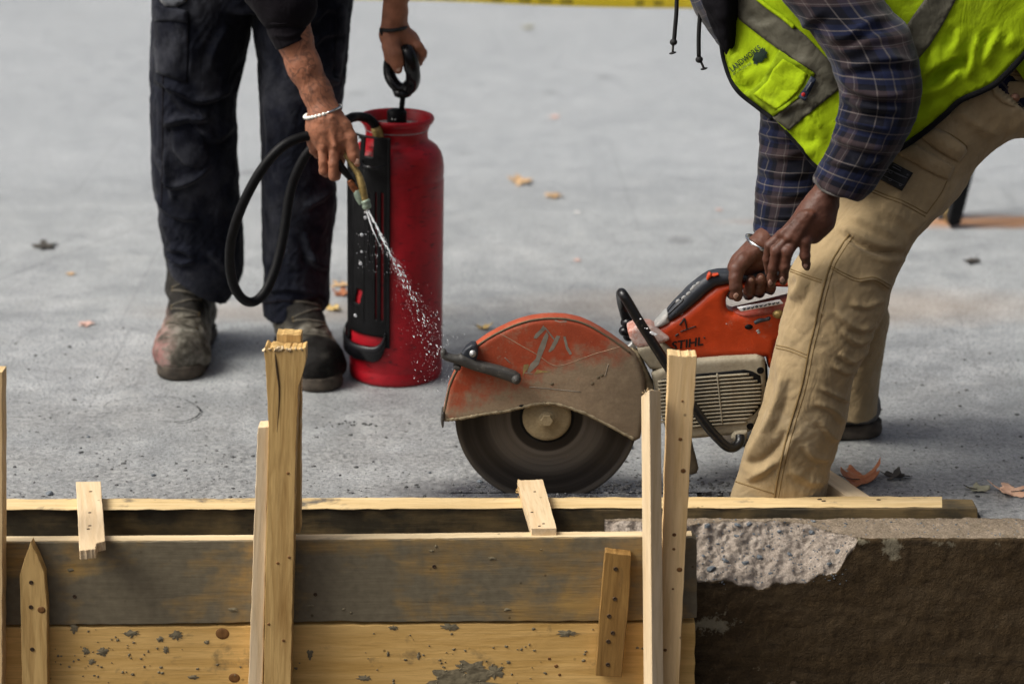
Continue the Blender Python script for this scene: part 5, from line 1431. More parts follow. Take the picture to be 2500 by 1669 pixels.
R_ = lambda rows: [(*v(*l), *v(*r), d, hd) for l, r, d, hd in rows]
legL = loft_arr(R_(rows1), 44, 90); legR = loft_arr(R_(rows2), 44, 90)
pel = loft_arr(R_([((350, -260), (825, -260), 4.98, .14), ((346, -150), (828, -150), 4.97, .14), ((352, -60), (815, -60), 4.965, .13), ((400, 15), (740, 10), 4.96, .11)]), 44, 30)
f1 = [([c1(175, 560), c1(330, 640), c1(500, 720), c1(735, 640)], 10, .010), ([c1(230, 900), c1(380, 850), c1(560, 850)], 12, .012), ([c1(250, 1060), c1(290, 1310), c1(430, 1290), c1(570, 1190)], 9, .010), ([c1(420, 860), c1(590, 990), c1(725, 890)], 12, .009), ([c1(200, 1150), c1(320, 1420)], 9, .008), ([c1(260, 620), c1(400, 770), c1(560, 870)], 12, .008),
      ([c1(190, 1400), c1(300, 1530), c1(480, 1560)], 10, .009), ([c1(440, 300), c1(420, 560)], 10, .005), ([c1(700, 180), c1(600, 330), c1(560, 520)], 12, .006),
      ([c1(1290, 480), c1(1400, 560), c1(1490, 600)], 10, .010), ([c1(1300, 330), c1(1380, 250), c1(1500, 220)], 10, .008), ([c1(1300, 160), c1(1400, 60), c1(1500, 90)], 10, .008), ([c1(1240, 1480), c1(1340, 1420), c1(1450, 1330)], 11, .010), ([c1(960, 700), c1(1000, 1000), c1(960, 1300)], 9, .006),
      ([cB(160, 60), cB(300, 170), cB(470, 150)], 9, .010), ([cB(170, 10), cB(330, 40), cB(480, 110)], 9, .008), ([cB(600, 60), cB(760, 200), cB(900, 300)], 10, .008), ([cB(1650, 60), cB(1750, 190), cB(1880, 230)], 9, .010), ([cB(1620, -150), cB(1680, 40), cB(1700, 200)], 10, .008), ([cB(1250, 480), cB(1500, 450), cB(1880, 540)], 7, .006), ([cB(1210, 100), cB(1260, 300), cB(1240, 480)], 9, .006)]
tr1 = cloth_solid('trousers', [legL, legR, pel], .0042, MT['navy'], p1_, [(a, b, h*1.45) for a, b, h in f1], .0042, (13, 13, 6))
tb1 = bvh_of(tr1)
# stitched side seam, hem and cargo pocket
sm = [hit(tb1, *c1(x, y), -.0005) for x, y in cr([(235, 60), (235, 300), (230, 620), (228, 900), (225, 1200), (215, 1500)], 50)]
tube('seam', sm, .0022, MT['charcoal'], tr1, 6)
sm = [hit(tb1, *cB(x, y), -.0004) for x, y in cr([(1195, 610), (1350, 590), (1600, 580), (1870, 560)], 26)]
tube('hem', sm, .0024, MT['charcoal'], tr1, 6)
decal('cargo_pocket', tb1, [c1(*q) for q in ((172, 90), (235, 60), (320, 55), (408, 85), (410, 380), (404, 592), (330, 570), (262, 548), (185, 520), (165, 330))], 9, .0015, MT['navy'], tr1, th=.003, puff=.010)
decal('pocket_flap', tb1, [c1(*q) for q in ((178, 40), (240, 60), (405, 75), (408, 165), (320, 150), (235, 150), (172, 150))], 9, .013, MT['navy'], tr1, th=.003, puff=.004)
decal('cargo_pocket', tb1, [c1(*q) for q in ((1470, 60), (1520, 30), (1555, 90), (1545, 300), (1500, 560), (1455, 560), (1470, 300))], 9, .0015, MT['navy'], tr1, th=.003, puff=.008)
decal('knee_patch', tb1, [c1(*q) for q in ((285, 915), (420, 880), (520, 980), (560, 1130), (500, 1220), (380, 1180), (300, 1080))], 9, .0012, MT['navy'], tr1, th=.0015, puff=.002)
# pocket lining flick at the hip
decal('pocket_edge', tb1, [c1(*q) for q in ((190, -20), (400, -30), (390, 15), (330, 50), (250, 45))], 9, .002, m_cloth('grey lining', (.07, .075, .085), .3).m, tr1, th=.003, puff=.006)

# arms and hands (photo right arm holds the pump grip; photo left arm holds the spray valve)
armR = cj(c1, [(1120, 40, 4.52, 128), (1165, 270, 4.515, 122), (1240, 480, 4.505, 112), (1330, 660, 4.495, 98), (1388, 800, 4.485, 96)])
hC = [(armR, .02),
      (cj(c2, [(312, 230, 4.485, 138), (325, 330, 4.478, 148), (330, 440, 4.476, 150)]), .02),
      (cj(c2, [(250, 420, 4.482, 105), (205, 570, 4.480, 62)]), .02), (cj(c2, [(290, 430, 4.470, 100), (300, 620, 4.462, 60)]), .014),
      (cj(c2, [(370, 420, 4.466, 105), (425, 600, 4.458, 66)]), .014), (cj(c2, [(430, 380, 4.472, 100), (500, 545, 4.462, 60)]), .014),
      (cj(c2, [(300, 620, 4.462, 58), (303, 760, 4.452, 47), (304, 862, 4.452, 49), (330, 885, 4.475, 42), (370, 830, 4.495, 38)]), .003),
      (cj(c2, [(425, 600, 4.458, 64), (412, 780, 4.446, 55), (412, 905, 4.446, 56), (440, 915, 4.470, 46), (470, 850, 4.492, 40)]), .003),
      (cj(c2, [(500, 545, 4.462, 58), (500, 660, 4.470, 44), (492, 745, 4.480, 40), (500, 770, 4.495, 34)]), .003),
      (cj(c2, [(205, 570, 4.480, 60), (205, 640, 4.490, 46), (235, 690, 4.505, 40)]), .006),
      (cj(c2, [(400, 260, 4.480, 90), (520, 400, 4.470, 84), (585, 510, 4.462, 68), (612, 610, 4.456, 60), (622, 690, 4.452, 54), (662, 785, 4.450, 34)]), .010),
      (cj(c2, [(190, 330, 4.490, 50), (200, 500, 4.486, 60)]), .02),
      (cj(c2, [(360, 300, 4.455, 16), (300, 610, 4.450, 22)]), .010), (cj(c2, [(380, 300, 4.452, 16), (425, 590, 4.440, 24)]), .010), (cj(c2, [(400, 300, 4.455, 16), (495, 520, 4.450, 20)]), .012)]
hv1 = fine_hand(hC, .0015)
hD = [(cj(c3, [(432, -420, 4.75, 150), (428, -100, 4.755, 142), (415, 150, 4.76, 128), (405, 300, 4.765, 124)]), .02),
      (cj(c3, [(400, 310, 4.765, 126), (395, 430, 4.765, 138), (430, 500, 4.765, 110)]), .02),
      (cj(c3, [(430, 380, 4.765, 100), (560, 480, 4.765, 85), (690, 570, 4.755, 62)]), .016),
      (cj(c3, [(470, 360, 4.775, 90), (600, 470, 4.785, 80), (700, 600, 4.785, 60)]), .016),
      (cj(c3, [(690, 565, 4.750, 58), (748, 640, 4.752, 48), (715, 730, 4.775, 40)]), .006),
      (cj(c3, [(700, 590, 4.775, 56), (745, 660, 4.778, 46), (705, 760, 4.795, 38)]), .006),
      (cj(c3, [(690, 600, 4.800, 52), (728, 690, 4.802, 42), (690, 770, 4.810, 36)]), .006),
      (cj(c3, [(660, 600, 4.820, 48), (700, 700, 4.822, 38)]), .006),
      (cj(c3, [(470, 470, 4.79, 100), (590, 580, 4.80, 84), (640, 680, 4.812, 62)]), .016),
      (cj(c3, [(340, 420, 4.755, 100), (372, 560, 4.738, 96), (412, 660, 4.728, 90), (436, 740, 4.728, 78), (452, 835, 4.738, 50)]), .010),
      (cj(c3, [(310, 560, 4.775, 60), (345, 690, 4.770, 50), (400, 760, 4.765, 44)]), .010)]
hv2 = fine_hand(hD, .0015)
bvC = BVHTree.FromPolygons([Vector(q) for q in hv1[0]], [tuple(f) for f in hv1[1]])
bvD = BVHTree.FromPolygons([Vector(q) for q in hv2[0]], [tuple(f) for f in hv2[1]])
nails1 = [nail(bvC, 655, 765, 30, 44, 28, c2), nail(bvD, 452, 825, 28, 40, 10, c3)]
pv = P(*v(575, -150), 4.98)
ch = Vector((pv.x+.05, 4.72, 1.24)); nk = Vector((pv.x+.07, 4.60, 1.42)); hd_ = Vector((pv.x+.07, 4.53, 1.53))
shR = Vector((ch.x-.19, 4.66, 1.27)); shL = Vector((ch.x+.19, 4.66, 1.29))
coarse = [[(pv, .13), (pv.lerp(ch, .5), .125), (ch, .135), (nk, .06), (hd_, .055)], [(shR, .075), (armR[0][0], .045), (armR[1][0], .036)], [(shL, .075), (hD[0][0][0][0], .045), (hD[0][0][1][0], .036)], [(shR, .07), (ch, .11), (shL, .07)],
          midline(R2(rows1), .0, (P(*v(441, 800), 5.0).x, 5.04, .08)), midline(R2(rows2), .0, (P(*v(690, 800), 4.93).x, 4.95, .08))]
def tat(vs):
    px = proj(vs); q = np.zeros(len(vs))
    a = np.array(c1(1165, 270)); b = np.array(c1(1388, 800)); t = ((px-a)@(b-a))/((b-a)@(b-a))
    m = (np.abs(px[:, 0]-(a[0]+t*(b[0]-a[0]))) < 70) & (vs[:, 1] > 4.42) & (vs[:, 1] < 4.56)
    q = np.where(m, np.clip((t+.1)*8, 0, 1)*np.where(t > 1.0, .55*(t < 1.45), 1), 0)
    return q
body1 = whole_body('body', p1_, [MT['skin1'], MT['nail1']], coarse, (hd_+Vector((0, -.04, .08)), Vector((.05, -.7, -.62))), [hv1, hv2], nails1, tat)
# sweater: torso and upper arms above the frame, the visible sleeve with its cuff
s = SDF(np.array((pv.x-.5, 4.35, .8)), np.array((pv.x+.6, 5.25, 1.6)), .009)
s.chain([(pv+Vector((0, 0, -.0)), .165), (pv.lerp(ch, .5), .16), (ch, .17), (nk, .075)], .05); s.chain([(shR, .09), (ch, .15), (shL, .09)], .05)
s.chain([(shR, .088), (armR[0][0], .062)], .04); s.chain([(shL, .088), (hD[0][0][0][0], .060)], .04)
vs, fs = s.mesh(); vs = taubin(vs, fs, 3)
vs = vs+normals(vs, fs)*(fbm(vs*14, 4)*.012)[:, None]
sw = mk('sweater', vs, fs, MT['charcoal'], p1_)
sl = loft_arr([(*c1(x, y), *c1(X, Y), d, hd) for (x, y), (X, Y), d, hd in (((780, -330), (1130, -420), 4.56, .06), ((855, -130), (1205, -190), 4.54, .058), ((905, 40), (1245, -10), 4.53, .055), ((955, 165), (1278, 110), 4.52, .05), ((965, 185), (1283, 125), 4.52, .050), ((985, 250), (1286, 185), 4.518, .048), ((1035, 345), (1290, 238), 4.515, .046), ((1050, 335), (1280, 245), 4.515, .040))], 56, 80)
V = np.array([tuple(q) for q in sl[0]]); Fq = [f for f in sl[1]]
quads = np.array([f for f in sl[1] if len(f) == 4]); N = normals(V, quads); px = proj(V)
dd = fold_disp(px, [([c1(960, 165), c1(1100, 170), c1(1278, 105)], 5, .006), ([c1(930, 30), c1(1060, 90), c1(1240, 60)], 8, .005), ([c1(900, -60), c1(1050, 10), c1(1240, -40)], 9, .006), ([c1(1000, 250), c1(1140, 260), c1(1280, 190)], 7, .003)])+fbm(V*22, 3)*.004
if (N@np.array([0, 1, 0]))[np.argmin(V[:, 1])] > 0: N = -N
mk('sleeve', V+N*dd[:, None], Fq, MT['charcoal'], sw, recalc=True)
# bracelets
ring = torus_pts(c2(106, 285), c2(492, 165), 4.485, .036, 60)
br_ = tube('bracelet', ring, .0016, MT['bead'], p1_, 6, closed=True)
for i, q in enumerate(ring):
    a = 360*i/60
    if 78 < a < 205 and i % 2 == 0:
        vs, fs = ell_arr(q, [(.0042, 0, 0), (0, .0042, 0), (0, 0, .0038)], 10, 7); mk('bead', vs, fs, MT['bead'], br_)
tube('metal_bar', [ring[i] for i in range(2, 13)], .0028, MT['steel'], br_, 8)
ring = torus_pts(c3(252, 345), c3(548, 318), 4.765, .036, 48)
wb = tube('wrist_cord', ring, .0044, MT['black_cord'], p1_, 8, closed=True)
tube('cord_end', [P(*c3(250, 345), 4.745), P(*c3(248, 380), 4.742), P(*c3(262, 425), 4.742)], [.005, .0045, .003], MT['black_cord'], wb, 7)
# boots
zb = 0
b1 = make_boot(p1_, (P(*v(441, 800), 5.0).x, 5.015, 0), math.pi+.02, 1.13, toe=.25, pink=-1.0)
b2 = make_boot(p1_, (P(*v(690, 800), 4.93).x, 4.925, 0), math.pi+.30, 1.13, toe=1.0)

# ================================================================== PERSON WITH THE SAW
p2_ = thing('person', 'person in yellow green safety vest, plaid shirt and tan trousers bending over the orange saw', 'person', Vector((P(*v(1900, 1137), 4.1).x, 4.12, 0)))
rn = [(v(2090, 50), v(2450, 330), 4.125, .128), (v(2040, 190), v(2330, 308), 4.115, .125), (v(1985, 310), cR(1020, 880), 4.10, .118), (v(1935, 410), cR(900, 1070), 4.08, .112), (v(1890, 490), cR(745, 1235), 4.055, .106), (v(1852, 565), cR(575, 1410), 4.025, .100), (cS(742, 240), cS(1365, 165), 4.005, .094), (cS(731, 325), cS(1287, 335), 3.998, .090), (cS(729, 395), cS(1263, 440), 3.995, .088), (cS(692, 515), cS(1217, 530), 3.993, .085), (cS(666, 650), cS(1155, 690), 3.993, .081), (cS(641, 760), cS(1082, 815), 3.994, .077), (cS(611, 900), cS(1062, 945), 3.996, .073), (cS(561, 1060), cS(1037, 1080), 3.999, .068), (cS(492, 1230), cS(985, 1220), 4.004, .060), (cS(452, 1370), cS(950, 1330), 4.008, .056), (cS(412, 1478), cS(925, 1478), 4.012, .054), (cS(404, 1520), cS(918, 1545), 4.014, .052)]
near = loft_arr([(*l, *r, d, hd) for l, r, d, hd in rn], 48, 130)
rf = [(v(2110, 70), v(2430, 320), 4.30, .12), (v(2060, 200), v(2315, 300), 4.31, .112), (v(1990, 330), v(2225, 370), 4.33, .105), (v(1930, 450), v(2150, 470), 4.345, .098), (v(1900, 540), v(2085, 560), 4.355, .092), (cS(860, 290), cS(1262, 330), 4.36, .088), (cS(900, 420), cS(1266, 430), 4.365, .085), (cS(945, 520), cS(1272, 515), 4.37, .083), (cS(955, 700), cS(1243, 700), 4.38, .08), (cS(955, 830), cS(1222, 830), 4.39, .076), (cS(955, 940), cS(1212, 940), 4.395, .072), (cS(960, 1020), cS(1207, 1015), 4.40, .07)]
far = loft_arr([(*l, *r, d, hd) for l, r, d, hd in rf], 44, 80)
pel2 = loft_arr([(*v(*l), *v(*r), d, hd) for l, r, d, hd in (((2170, -60), (2420, -20), 4.21, .12), ((2092, 60), (2490, 160), 4.21, .18), ((2070, 160), (2400, 262), 4.21, .17), ((2100, 230), (2280, 290), 4.21, .12))], 48, 30)
f2 = [([cS(1045, 40), cS(1120, 100), cS(1230, 145), cS(1370, 155)], 10, -.014), ([cS(1000, -5), cS(1080, 45), cS(1200, 105), cS(1350, 120)], 12, .010), ([cS(1110, 300), cS(1200, 290), cS(1280, 340)], 8, .007), ([cS(1060, 420), cS(1150, 440), cS(1245, 400)], 8, .007), ([cS(980, 460), cS(1100, 560), cS(1210, 540)], 9, .008), ([cS(1010, 560), cS(1100, 640), cS(1185, 600)], 8, .007), ([cS(1000, 690), cS(1080, 740), cS(1150, 680)], 8, .008), ([cS(970, 760), cS(1040, 800), cS(1100, 790)], 6, .006), ([cS(900, 880), cS(990, 930), cS(1060, 965)], 6, .007), ([cS(880, 960), cS(980, 1010), cS(1035, 1080)], 9, .008), ([cS(900, 1060), cS(950, 1130), cS(1000, 1180)], 9, .006),
      ([cS(690, 720), cS(700, 840), cS(690, 930), cS(640, 1060), cS(560, 1190), cS(480, 1340)], 20, .012), ([cS(740, 840), cS(700, 1010), cS(640, 1150)], 12, -.007), ([cS(480, 1290), cS(570, 1290), cS(660, 1220), cS(720, 1120)], 14, -.010), ([cS(500, 1390), cS(590, 1340), cS(650, 1280)], 10, .007), ([cS(760, 260), cS(800, 310), cS(750, 400)], 12, .008), ([cS(850, 270), cS(830, 380), cS(760, 470)], 12, -.005), ([cS(820, 1190), cS(870, 1260), cS(950, 1270)], 10, .007), ([cS(740, 1330), cS(840, 1390), cS(930, 1400)], 12, .006), ([cS(860, 420), cS(960, 520), cS(1060, 700)], 16, .005),
      ([cR(60, 1290), cR(200, 1330), cR(420, 1440)], 12, .006), ([cR(500, 1420), cR(620, 1320), cR(720, 1240)], 8, .005), ([cR(850, 500), cR(1050, 640), cR(1200, 700)], 16, .005), ([cR(300, 1230), cR(450, 1300), cR(560, 1360)], 14, .004)]
tr2 = cloth_solid('trousers', [near, far, pel2], .0040, MT['tan'], p2_, f2, .0026, (15, 15, 8), smooth=5)
tb2 = bvh_of(tr2)
def stitched(pts, n, r=.0016, w=6):
    A = cr(pts, n)
    tube('seam', [hit(tb2, x, y, -.0004) for x, y in A], r, MT['tan_stitch'], tr2, 6)
stitched([cS(x, y) for x, y in ((1062, 48), (1000, 140), (955, 225), (905, 400), (870, 560), (845, 660), (800, 880), (735, 1100), (690, 1280), (665, 1400), (650, 1500))], 90, .0024)
tn = [cS(x, y) for x, y in ((1082, 60), (1022, 150), (978, 232), (928, 405), (893, 565), (868, 665), (823, 885), (758, 1105), (712, 1285), (688, 1400), (672, 1500))]
stitched(tn, 90, .0012)
for pl in (((740, 240), (820, 270), (912, 300)), ((738, 252), (818, 283), (908, 314)), ((958, 222), (1030, 260), (1110, 292), (1200, 285), (1285, 330)), ((962, 236), (1030, 276), (1110, 308), (1200, 301), (1280, 346)), ((663, 655), (740, 672), (832, 708)), ((661, 670), (738, 688), (826, 724))):
    stitched([cS(*q) for q in pl], 26, .0013)
for pl in (((210, 1080), (330, 1130), (470, 1180), (640, 1270)), ((205, 1100), (325, 1150), (465, 1202), (630, 1292)), ((640, 1270), (740, 1130), (790, 1030)), ((715, 650), (820, 690), (930, 770), (925, 820)), ((1130, 220), (1250, 225), (1357, 235)), ((1130, 245), (1250, 250), (1357, 262))):
    stitched([cR(*q) for q in pl], 26, .0013)
pts = [cS(x, y) for x, y in ((440, 1400), (520, 1425), (600, 1450), (660, 1470))]; stitched(pts, 20, .0016)
decal('cargo_pocket', tb2, [cR(*q) for q in ((440, 800), (540, 755), (700, 850), (840, 930), (800, 1018), (700, 980), (560, 900), (440, 835))], 7, .001, MT['tan'], tr2, th=.003, puff=.007)
decal('pocket_flap', tb2, [cR(*q) for q in ((600, 690), (690, 640), (800, 690), (920, 780), (930, 810), (880, 885), (800, 850), (700, 790), (640, 740))], 7, .001, MT['tan'], tr2, th=.003, puff=.010)
decal('rear_pocket_flap', tb2, [cR(*q) for q in ((1115, 325), (1200, 300), (1420, 300), (1420, 440), (1360, 420), (1290, 492), (1200, 450), (1135, 400))], 7, .001, MT['tan'], tr2, th=.003, puff=.005)
c = hit(tb2, *cR(1290, 420), .008); vs, fs = lathe_arr([(.0001, -.004), (.0035, -.0042), (.0042, -.003), (.008, -.0035), (.0092, -.001), (.0092, .003)], c, 'Y', 20)
mk('button', vs, fs, m_simple('copper button', (.36, .19, .12), .4, .5, .6).m, tr2, recalc=True)
lb = decal('sewn_label', tb2, [cR(*q) for q in ((345, 868), (540, 972), (458, 1106), (250, 995))], 6, .002, MT['black_label'], tr2, th=.001)
lb_b = bvh_of(lb)
for (a, b) in (((330, 930), (500, 1010)), ((310, 985), (470, 1062)), ((395, 905), (455, 940)), ((390, 925), (450, 958)), ((400, 970), (490, 1010))):
    tube('label_print', [hit(tb2, *cR(a[0]+(b[0]-a[0])*t, a[1]+(b[1]-a[1])*t), .0036) for t in np.linspace(0, 1, 6)], .0006 if b[1] > 1000 else .0009, MT['grey_print'], lb, 5)
for (cx, cy, r) in ((345, 955, 14), (375, 965, 12), (372, 1022, 10), (500, 985, 6), (447, 1060, 9)):
    tube('label_print', [hit(tb2, *cR(cx+r*math.cos(t), cy+r*.8*math.sin(t)), .0036) for t in np.linspace(0, 6.0, 14)], .0006, MT['grey_print'], lb, 5)

# shirt: torso with hood front, plaid sleeves
SD = 4.19
tor = [(v(1545, -150), v(1760, -420), SD, .12), (v(1578, -12), v(1900, -380), SD, .15), (v(1622, 72), v(2050, -340), SD, .165), (v(1705, 180), v(2200, -250), SD, .165), (v(1850, 285), v(2400, -100), SD, .165), (v(2040, 325), v(2490, 120), SD, .175)]
ta = loft_arr([(*l, *r, d, hd) for l, r, d, hd in tor], 64, 70)
V = np.array([tuple(q) for q in ta[0]]); N = normals(V, np.array([f for f in ta[1] if len(f) == 4])); cen = V.mean(0)
if np.mean(np.sum(N*(V-cen), 1)) < 0: N = -N
V = V+N*(fbm(V*13, 4)*.012)[:, None]
UVt = np.array(ta[2])*np.array([.95, 1.0])
shirt = mk('shirt', V, ta[1], MT['plaid'], p2_, uv=UVt, recalc=True)
stz = bvh_of(shirt)
# dark hooded layer inside the collar
hood = loft_arr([(*l, *r, d, hd) for l, r, d, hd in ((v(1585, -160), v(1770, -330), 4.17, .11), (v(1592, -60), v(1740, -200), 4.15, .10), (v(1618, 30), v(1700, -40), 4.12, .08), (v(1645, 92), v(1690, 60), 4.11, .05), (v(1662, 128), v(1680, 118), 4.11, .02))], 32, 40)
V = np.array([tuple(q) for q in hood[0]]); N = normals(V, np.array([f for f in hood[1] if len(f) == 4]))
V = V+N*(fbm(V*25, 3)*.008)[:, None]
mk('hood', V, hood[1], MT['hoodie'], shirt, recalc=True)
for pts, kx, e in (([(1553, -70), (1552, 20), (1549, 60), (1546, 96)], (1545, 97), [(1544, 100), (1543, 122)]), ([(1612, -60), (1606, 30), (1603, 80), (1603, 130)], (1604, 137), [(1607, 140), (1615, 158)])):
    q = [P(*v(*p), 4.16) for p in pts]
    cdv = tube('hood_cord', q, .0042, MT['black_cord'], shirt, 8, 20)
    vs, fs = ell_arr(P(*v(*kx), 4.16), [(.0075, 0, 0), (0, .0075, 0), (0, 0, .007)], 10, 7); mk('knot', vs, fs, MT['black_cord'], cdv)
    tube('cord_tip', [P(*v(*p), 4.16) for p in e], .0024, MT['tarstick'], cdv, 7)
    a = P(*v(*e[1]), 4.16); vs, fs = ell_arr(a, [(.0075, 0, .002), (0, .005, 0), (-.001, 0, .0022)], 9, 5); mk('cord_end', vs, fs, MT['black_cord'], cdv)
def sleeve(name, rows, circ, folds, nl=130, na=64):
    s_ = loft_arr([(*l, *r, d, hd) for l, r, d, hd in rows], na, nl)
    V = np.array([tuple(q) for q in s_[0]]); qd = np.array([f for f in s_[1] if len(f) == 4]); N = normals(V, qd)
    ctr = np.repeat(V.reshape(nl, na, 3).mean(1), na, 0)
    if np.mean(np.sum(N*(V-ctr), 1)) < 0: N = -N
    px = proj(V)
    V = V+N*(fold_disp(px, folds)*np.clip(.35-N[:, 1], 0, .6)/.6+fbm(V*26, 4)*.006)[:, None]
    uv = np.array(s_[2])*np.array([circ, 1.0])
    # avoid the wrap seam showing: it lies on the far edge
    return mk(name, V, s_[1], MT['plaid'], shirt, uv=uv, recalc=True)
nr = [(v(1640, -260), v(1900, -330), 4.03, .085), (v(1720, -110), v(1975, -170), 4.00, .082), (v(1770, -30), v(2005, -50), 3.975, .078), (v(1812, 20), v(2038, 15), 3.955, .074), (v(1866, 85), v(2088, 72), 3.93, .070), (v(1905, 150), v(2110, 150), 3.905, .068), (v(1925, 215), v(2112, 225), 3.895, .066), (v(1922, 270), v(2092, 290), 3.890, .063), (v(1905, 325), v(2058, 350), 3.89, .058), (v(1882, 375), v(2016, 412), 3.89, .053), (v(1868, 403), v(1993, 443), 3.89, .050), (v(1867, 418), v(1978, 455), 3.89, .048), (v(1875, 418), v(1965, 448), 3.89, .036)]
fsl = [([cW(1060, 210), cW(1180, 250), cW(1330, 160), cW(1480, 100)], 12, .010), ([cW(1080, 260), cW(1220, 330), cW(1400, 250), cW(1600, 240)], 12, .008), ([cW(1170, 440), cW(1300, 420), cW(1480, 380), cW(1660, 400)], 10, .010), ([cW(1180, 480), cW(1260, 560), cW(1420, 610), cW(1600, 600)], 11, .012), ([cW(1190, 600), cW(1330, 680), cW(1560, 700)], 11, .010), ([cW(1160, 760), cW(1320, 790), cW(1500, 830)], 11, .009), ([cW(1120, 860), cW(1260, 920), cW(1480, 960)], 10, .008), ([cW(1050, 1030), cW(1200, 1050), cW(1440, 1100)], 6, .006), ([cW(1250, 980), cW(1330, 1050), cW(1450, 1010)], 8, .007), ([cW(1200, 560), cW(1190, 700), cW(1130, 900)], 9, .006), ([cW(900, 230), cW(1000, 120), cW(1100, 60)], 12, .008)]
slN = sleeve('sleeve', nr, .43, fsl)
cu = [(cW(1003, 1120), cW(1375, 1190)), ]
tube('cuff_edge', [P(*cW(x, y), 3.8445+.012*abs(t)**2) for (x, y), t in zip(cr([(1008, 1130), (1050, 1200), (1120, 1238), (1200, 1254), (1280, 1245), (1350, 1210)], 24), np.linspace(-1, 1, 24))], .0022, m_cloth('grey cuff edge', (.12, .11, .10), .3).m, slN, 6)
fr2 = [(v(1800, -150), v(1990, -200), 4.36, .08), (v(1775, 0), v(1965, -20), 4.33, .076), (v(1752, 150), v(1935, 140), 4.30, .072), (v(1744, 265), v(1915, 265), 4.26, .068), (v(1740, 350), v(1905, 350), 4.23, .064), (v(1735, 420), v(1885, 420), 4.20, .060), (v(1731, 480), v(1866, 478), 4.175, .056), (v(1727, 528), v(1850, 524), 4.155, .052), (v(1735, 530), v(1842, 526), 4.155, .044)]
fsf = [([v(1742, 300), v(1790, 315), v(1860, 300)], 9, .008), ([v(1738, 345), v(1790, 360), v(1850, 345)], 9, .009), ([v(1736, 390), v(1800, 405), v(1850, 395)], 9, .008), ([v(1733, 440), v(1790, 455), v(1850, 440)], 9, .008), ([v(1730, 505), v(1780, 500), v(1845, 500)], 5, .005), ([v(1745, 275), v(1800, 285), v(1860, 270)], 8, .008)]
slF = sleeve('sleeve', fr2, .40, fsf)

# hands
hA = [(cj(cA, [(1480, -160, 3.892, 110), (1350, 90, 3.892, 128), (1230, 330, 3.893, 148)]), .02),
      (cj(cA, [(1215, 350, 3.893, 148), (1130, 480, 3.890, 150), (1040, 600, 3.888, 120)]), .02),
      (cj(cA, [(1080, 480, 3.888, 110), (775, 705, 3.884, 56)]), .016), (cj(cA, [(1090, 520, 3.882, 110), (850, 740, 3.874, 60)]), .014),
      (cj(cA, [(1120, 540, 3.882, 110), (945, 770, 3.872, 60)]), .014), (cj(cA, [(1190, 520, 3.888, 120), (1110, 700, 3.880, 66)]), .016),
      (cj(cA, [(1300, 380, 3.895, 95), (1240, 560, 3.892, 100), (1150, 720, 3.886, 70)]), .02),
      (cj(cA, [(775, 705, 3.884, 54), (640, 830, 3.884, 56), (612, 980, 3.890, 48), (625, 1130, 3.900, 40)]), .004),
      (cj(cA, [(850, 740, 3.874, 58), (712, 890, 3.866, 62), (678, 1080, 3.870, 57), (668, 1190, 3.878, 54), (660, 1262, 3.884, 40)]), .004),
      (cj(cA, [(945, 770, 3.872, 60), (840, 890, 3.862, 66), (808, 1060, 3.866, 58), (798, 1170, 3.874, 54), (792, 1232, 3.880, 42)]), .004),
      (cj(cA, [(1110, 700, 3.880, 64), (1040, 780, 3.866, 64), (1038, 940, 3.866, 58), (1052, 1040, 3.874, 48), (1060, 1075, 3.878, 36)]), .004),
      (cj(cA, [(1000, 470, 3.868, 22), (780, 690, 3.872, 26)]), .012), (cj(cA, [(1060, 470, 3.858, 22), (860, 740, 3.862, 26)]), .012), (cj(cA, [(1110, 480, 3.858, 22), (940, 760, 3.860, 26)]), .012),
      (cj(cA, [(1080, 600, 3.90, 60), (900, 800, 3.925, 60), (830, 950, 3.94, 50)]), .01)]
hvA = fine_hand(hA, .0015)
hB = [(cj(cA, [(800, 300, 4.19, 110), (750, 560, 4.16, 120), (640, 730, 4.14, 132)]), .02),
      (cj(cA, [(575, 780, 4.125, 132), (480, 900, 4.115, 132), (330, 1020, 4.110, 108), (240, 1080, 4.115, 72)]), .02),
      (cj(cA, [(600, 850, 4.12, 110), (500, 980, 4.11, 105), (400, 1060, 4.105, 80)]), .02),
      (cj(cA, [(480, 900, 4.09, 90), (350, 1000, 4.075, 84), (272, 1090, 4.064, 82), (258, 1200, 4.056, 70), (258, 1290, 4.053, 66), (270, 1380, 4.054, 58), (275, 1408, 4.056, 46)]), .008),
      (cj(cA, [(260, 1060, 4.15, 66), (240, 1250, 4.165, 58), (215, 1370, 4.13, 54), (230, 1390, 4.095, 50)]), .006),
      (cj(cA, [(330, 1060, 4.155, 64), (400, 1290, 4.165, 62), (405, 1375, 4.13, 60), (405, 1340, 4.085, 58), (428, 1230, 4.066, 50), (430, 1200, 4.070, 42)]), .005),
      (cj(cA, [(420, 1060, 4.155, 62), (520, 1270, 4.165, 60), (525, 1350, 4.13, 58), (530, 1320, 4.088, 56), (540, 1210, 4.070, 50), (540, 1180, 4.074, 42)]), .005),
      (cj(cA, [(520, 1040, 4.155, 58), (640, 1260, 4.165, 54), (650, 1325, 4.13, 52), (655, 1300, 4.092, 52), (640, 1210, 4.078, 46)]), .005)]
hvB = fine_hand(hB, .0015)
bvA = BVHTree.FromPolygons([Vector(q) for q in hvA[0]], [tuple(f) for f in hvA[1]])
bvB = BVHTree.FromPolygons([Vector(q) for q in hvB[0]], [tuple(f) for f in hvB[1]])
nails2 = [nail(bvA, 652, 1240, 27, 42, 3, cA), nail(bvA, 784, 1212, 29, 44, 3, cA), nail(bvA, 1046, 1055, 25, 38, -6, cA), nail(bvB, 264, 1395, 32, 42, -3, cA), nail(bvB, 430, 1218, 28, 34, 0, cA), nail(bvB, 540, 1192, 27, 32, 0, cA)]
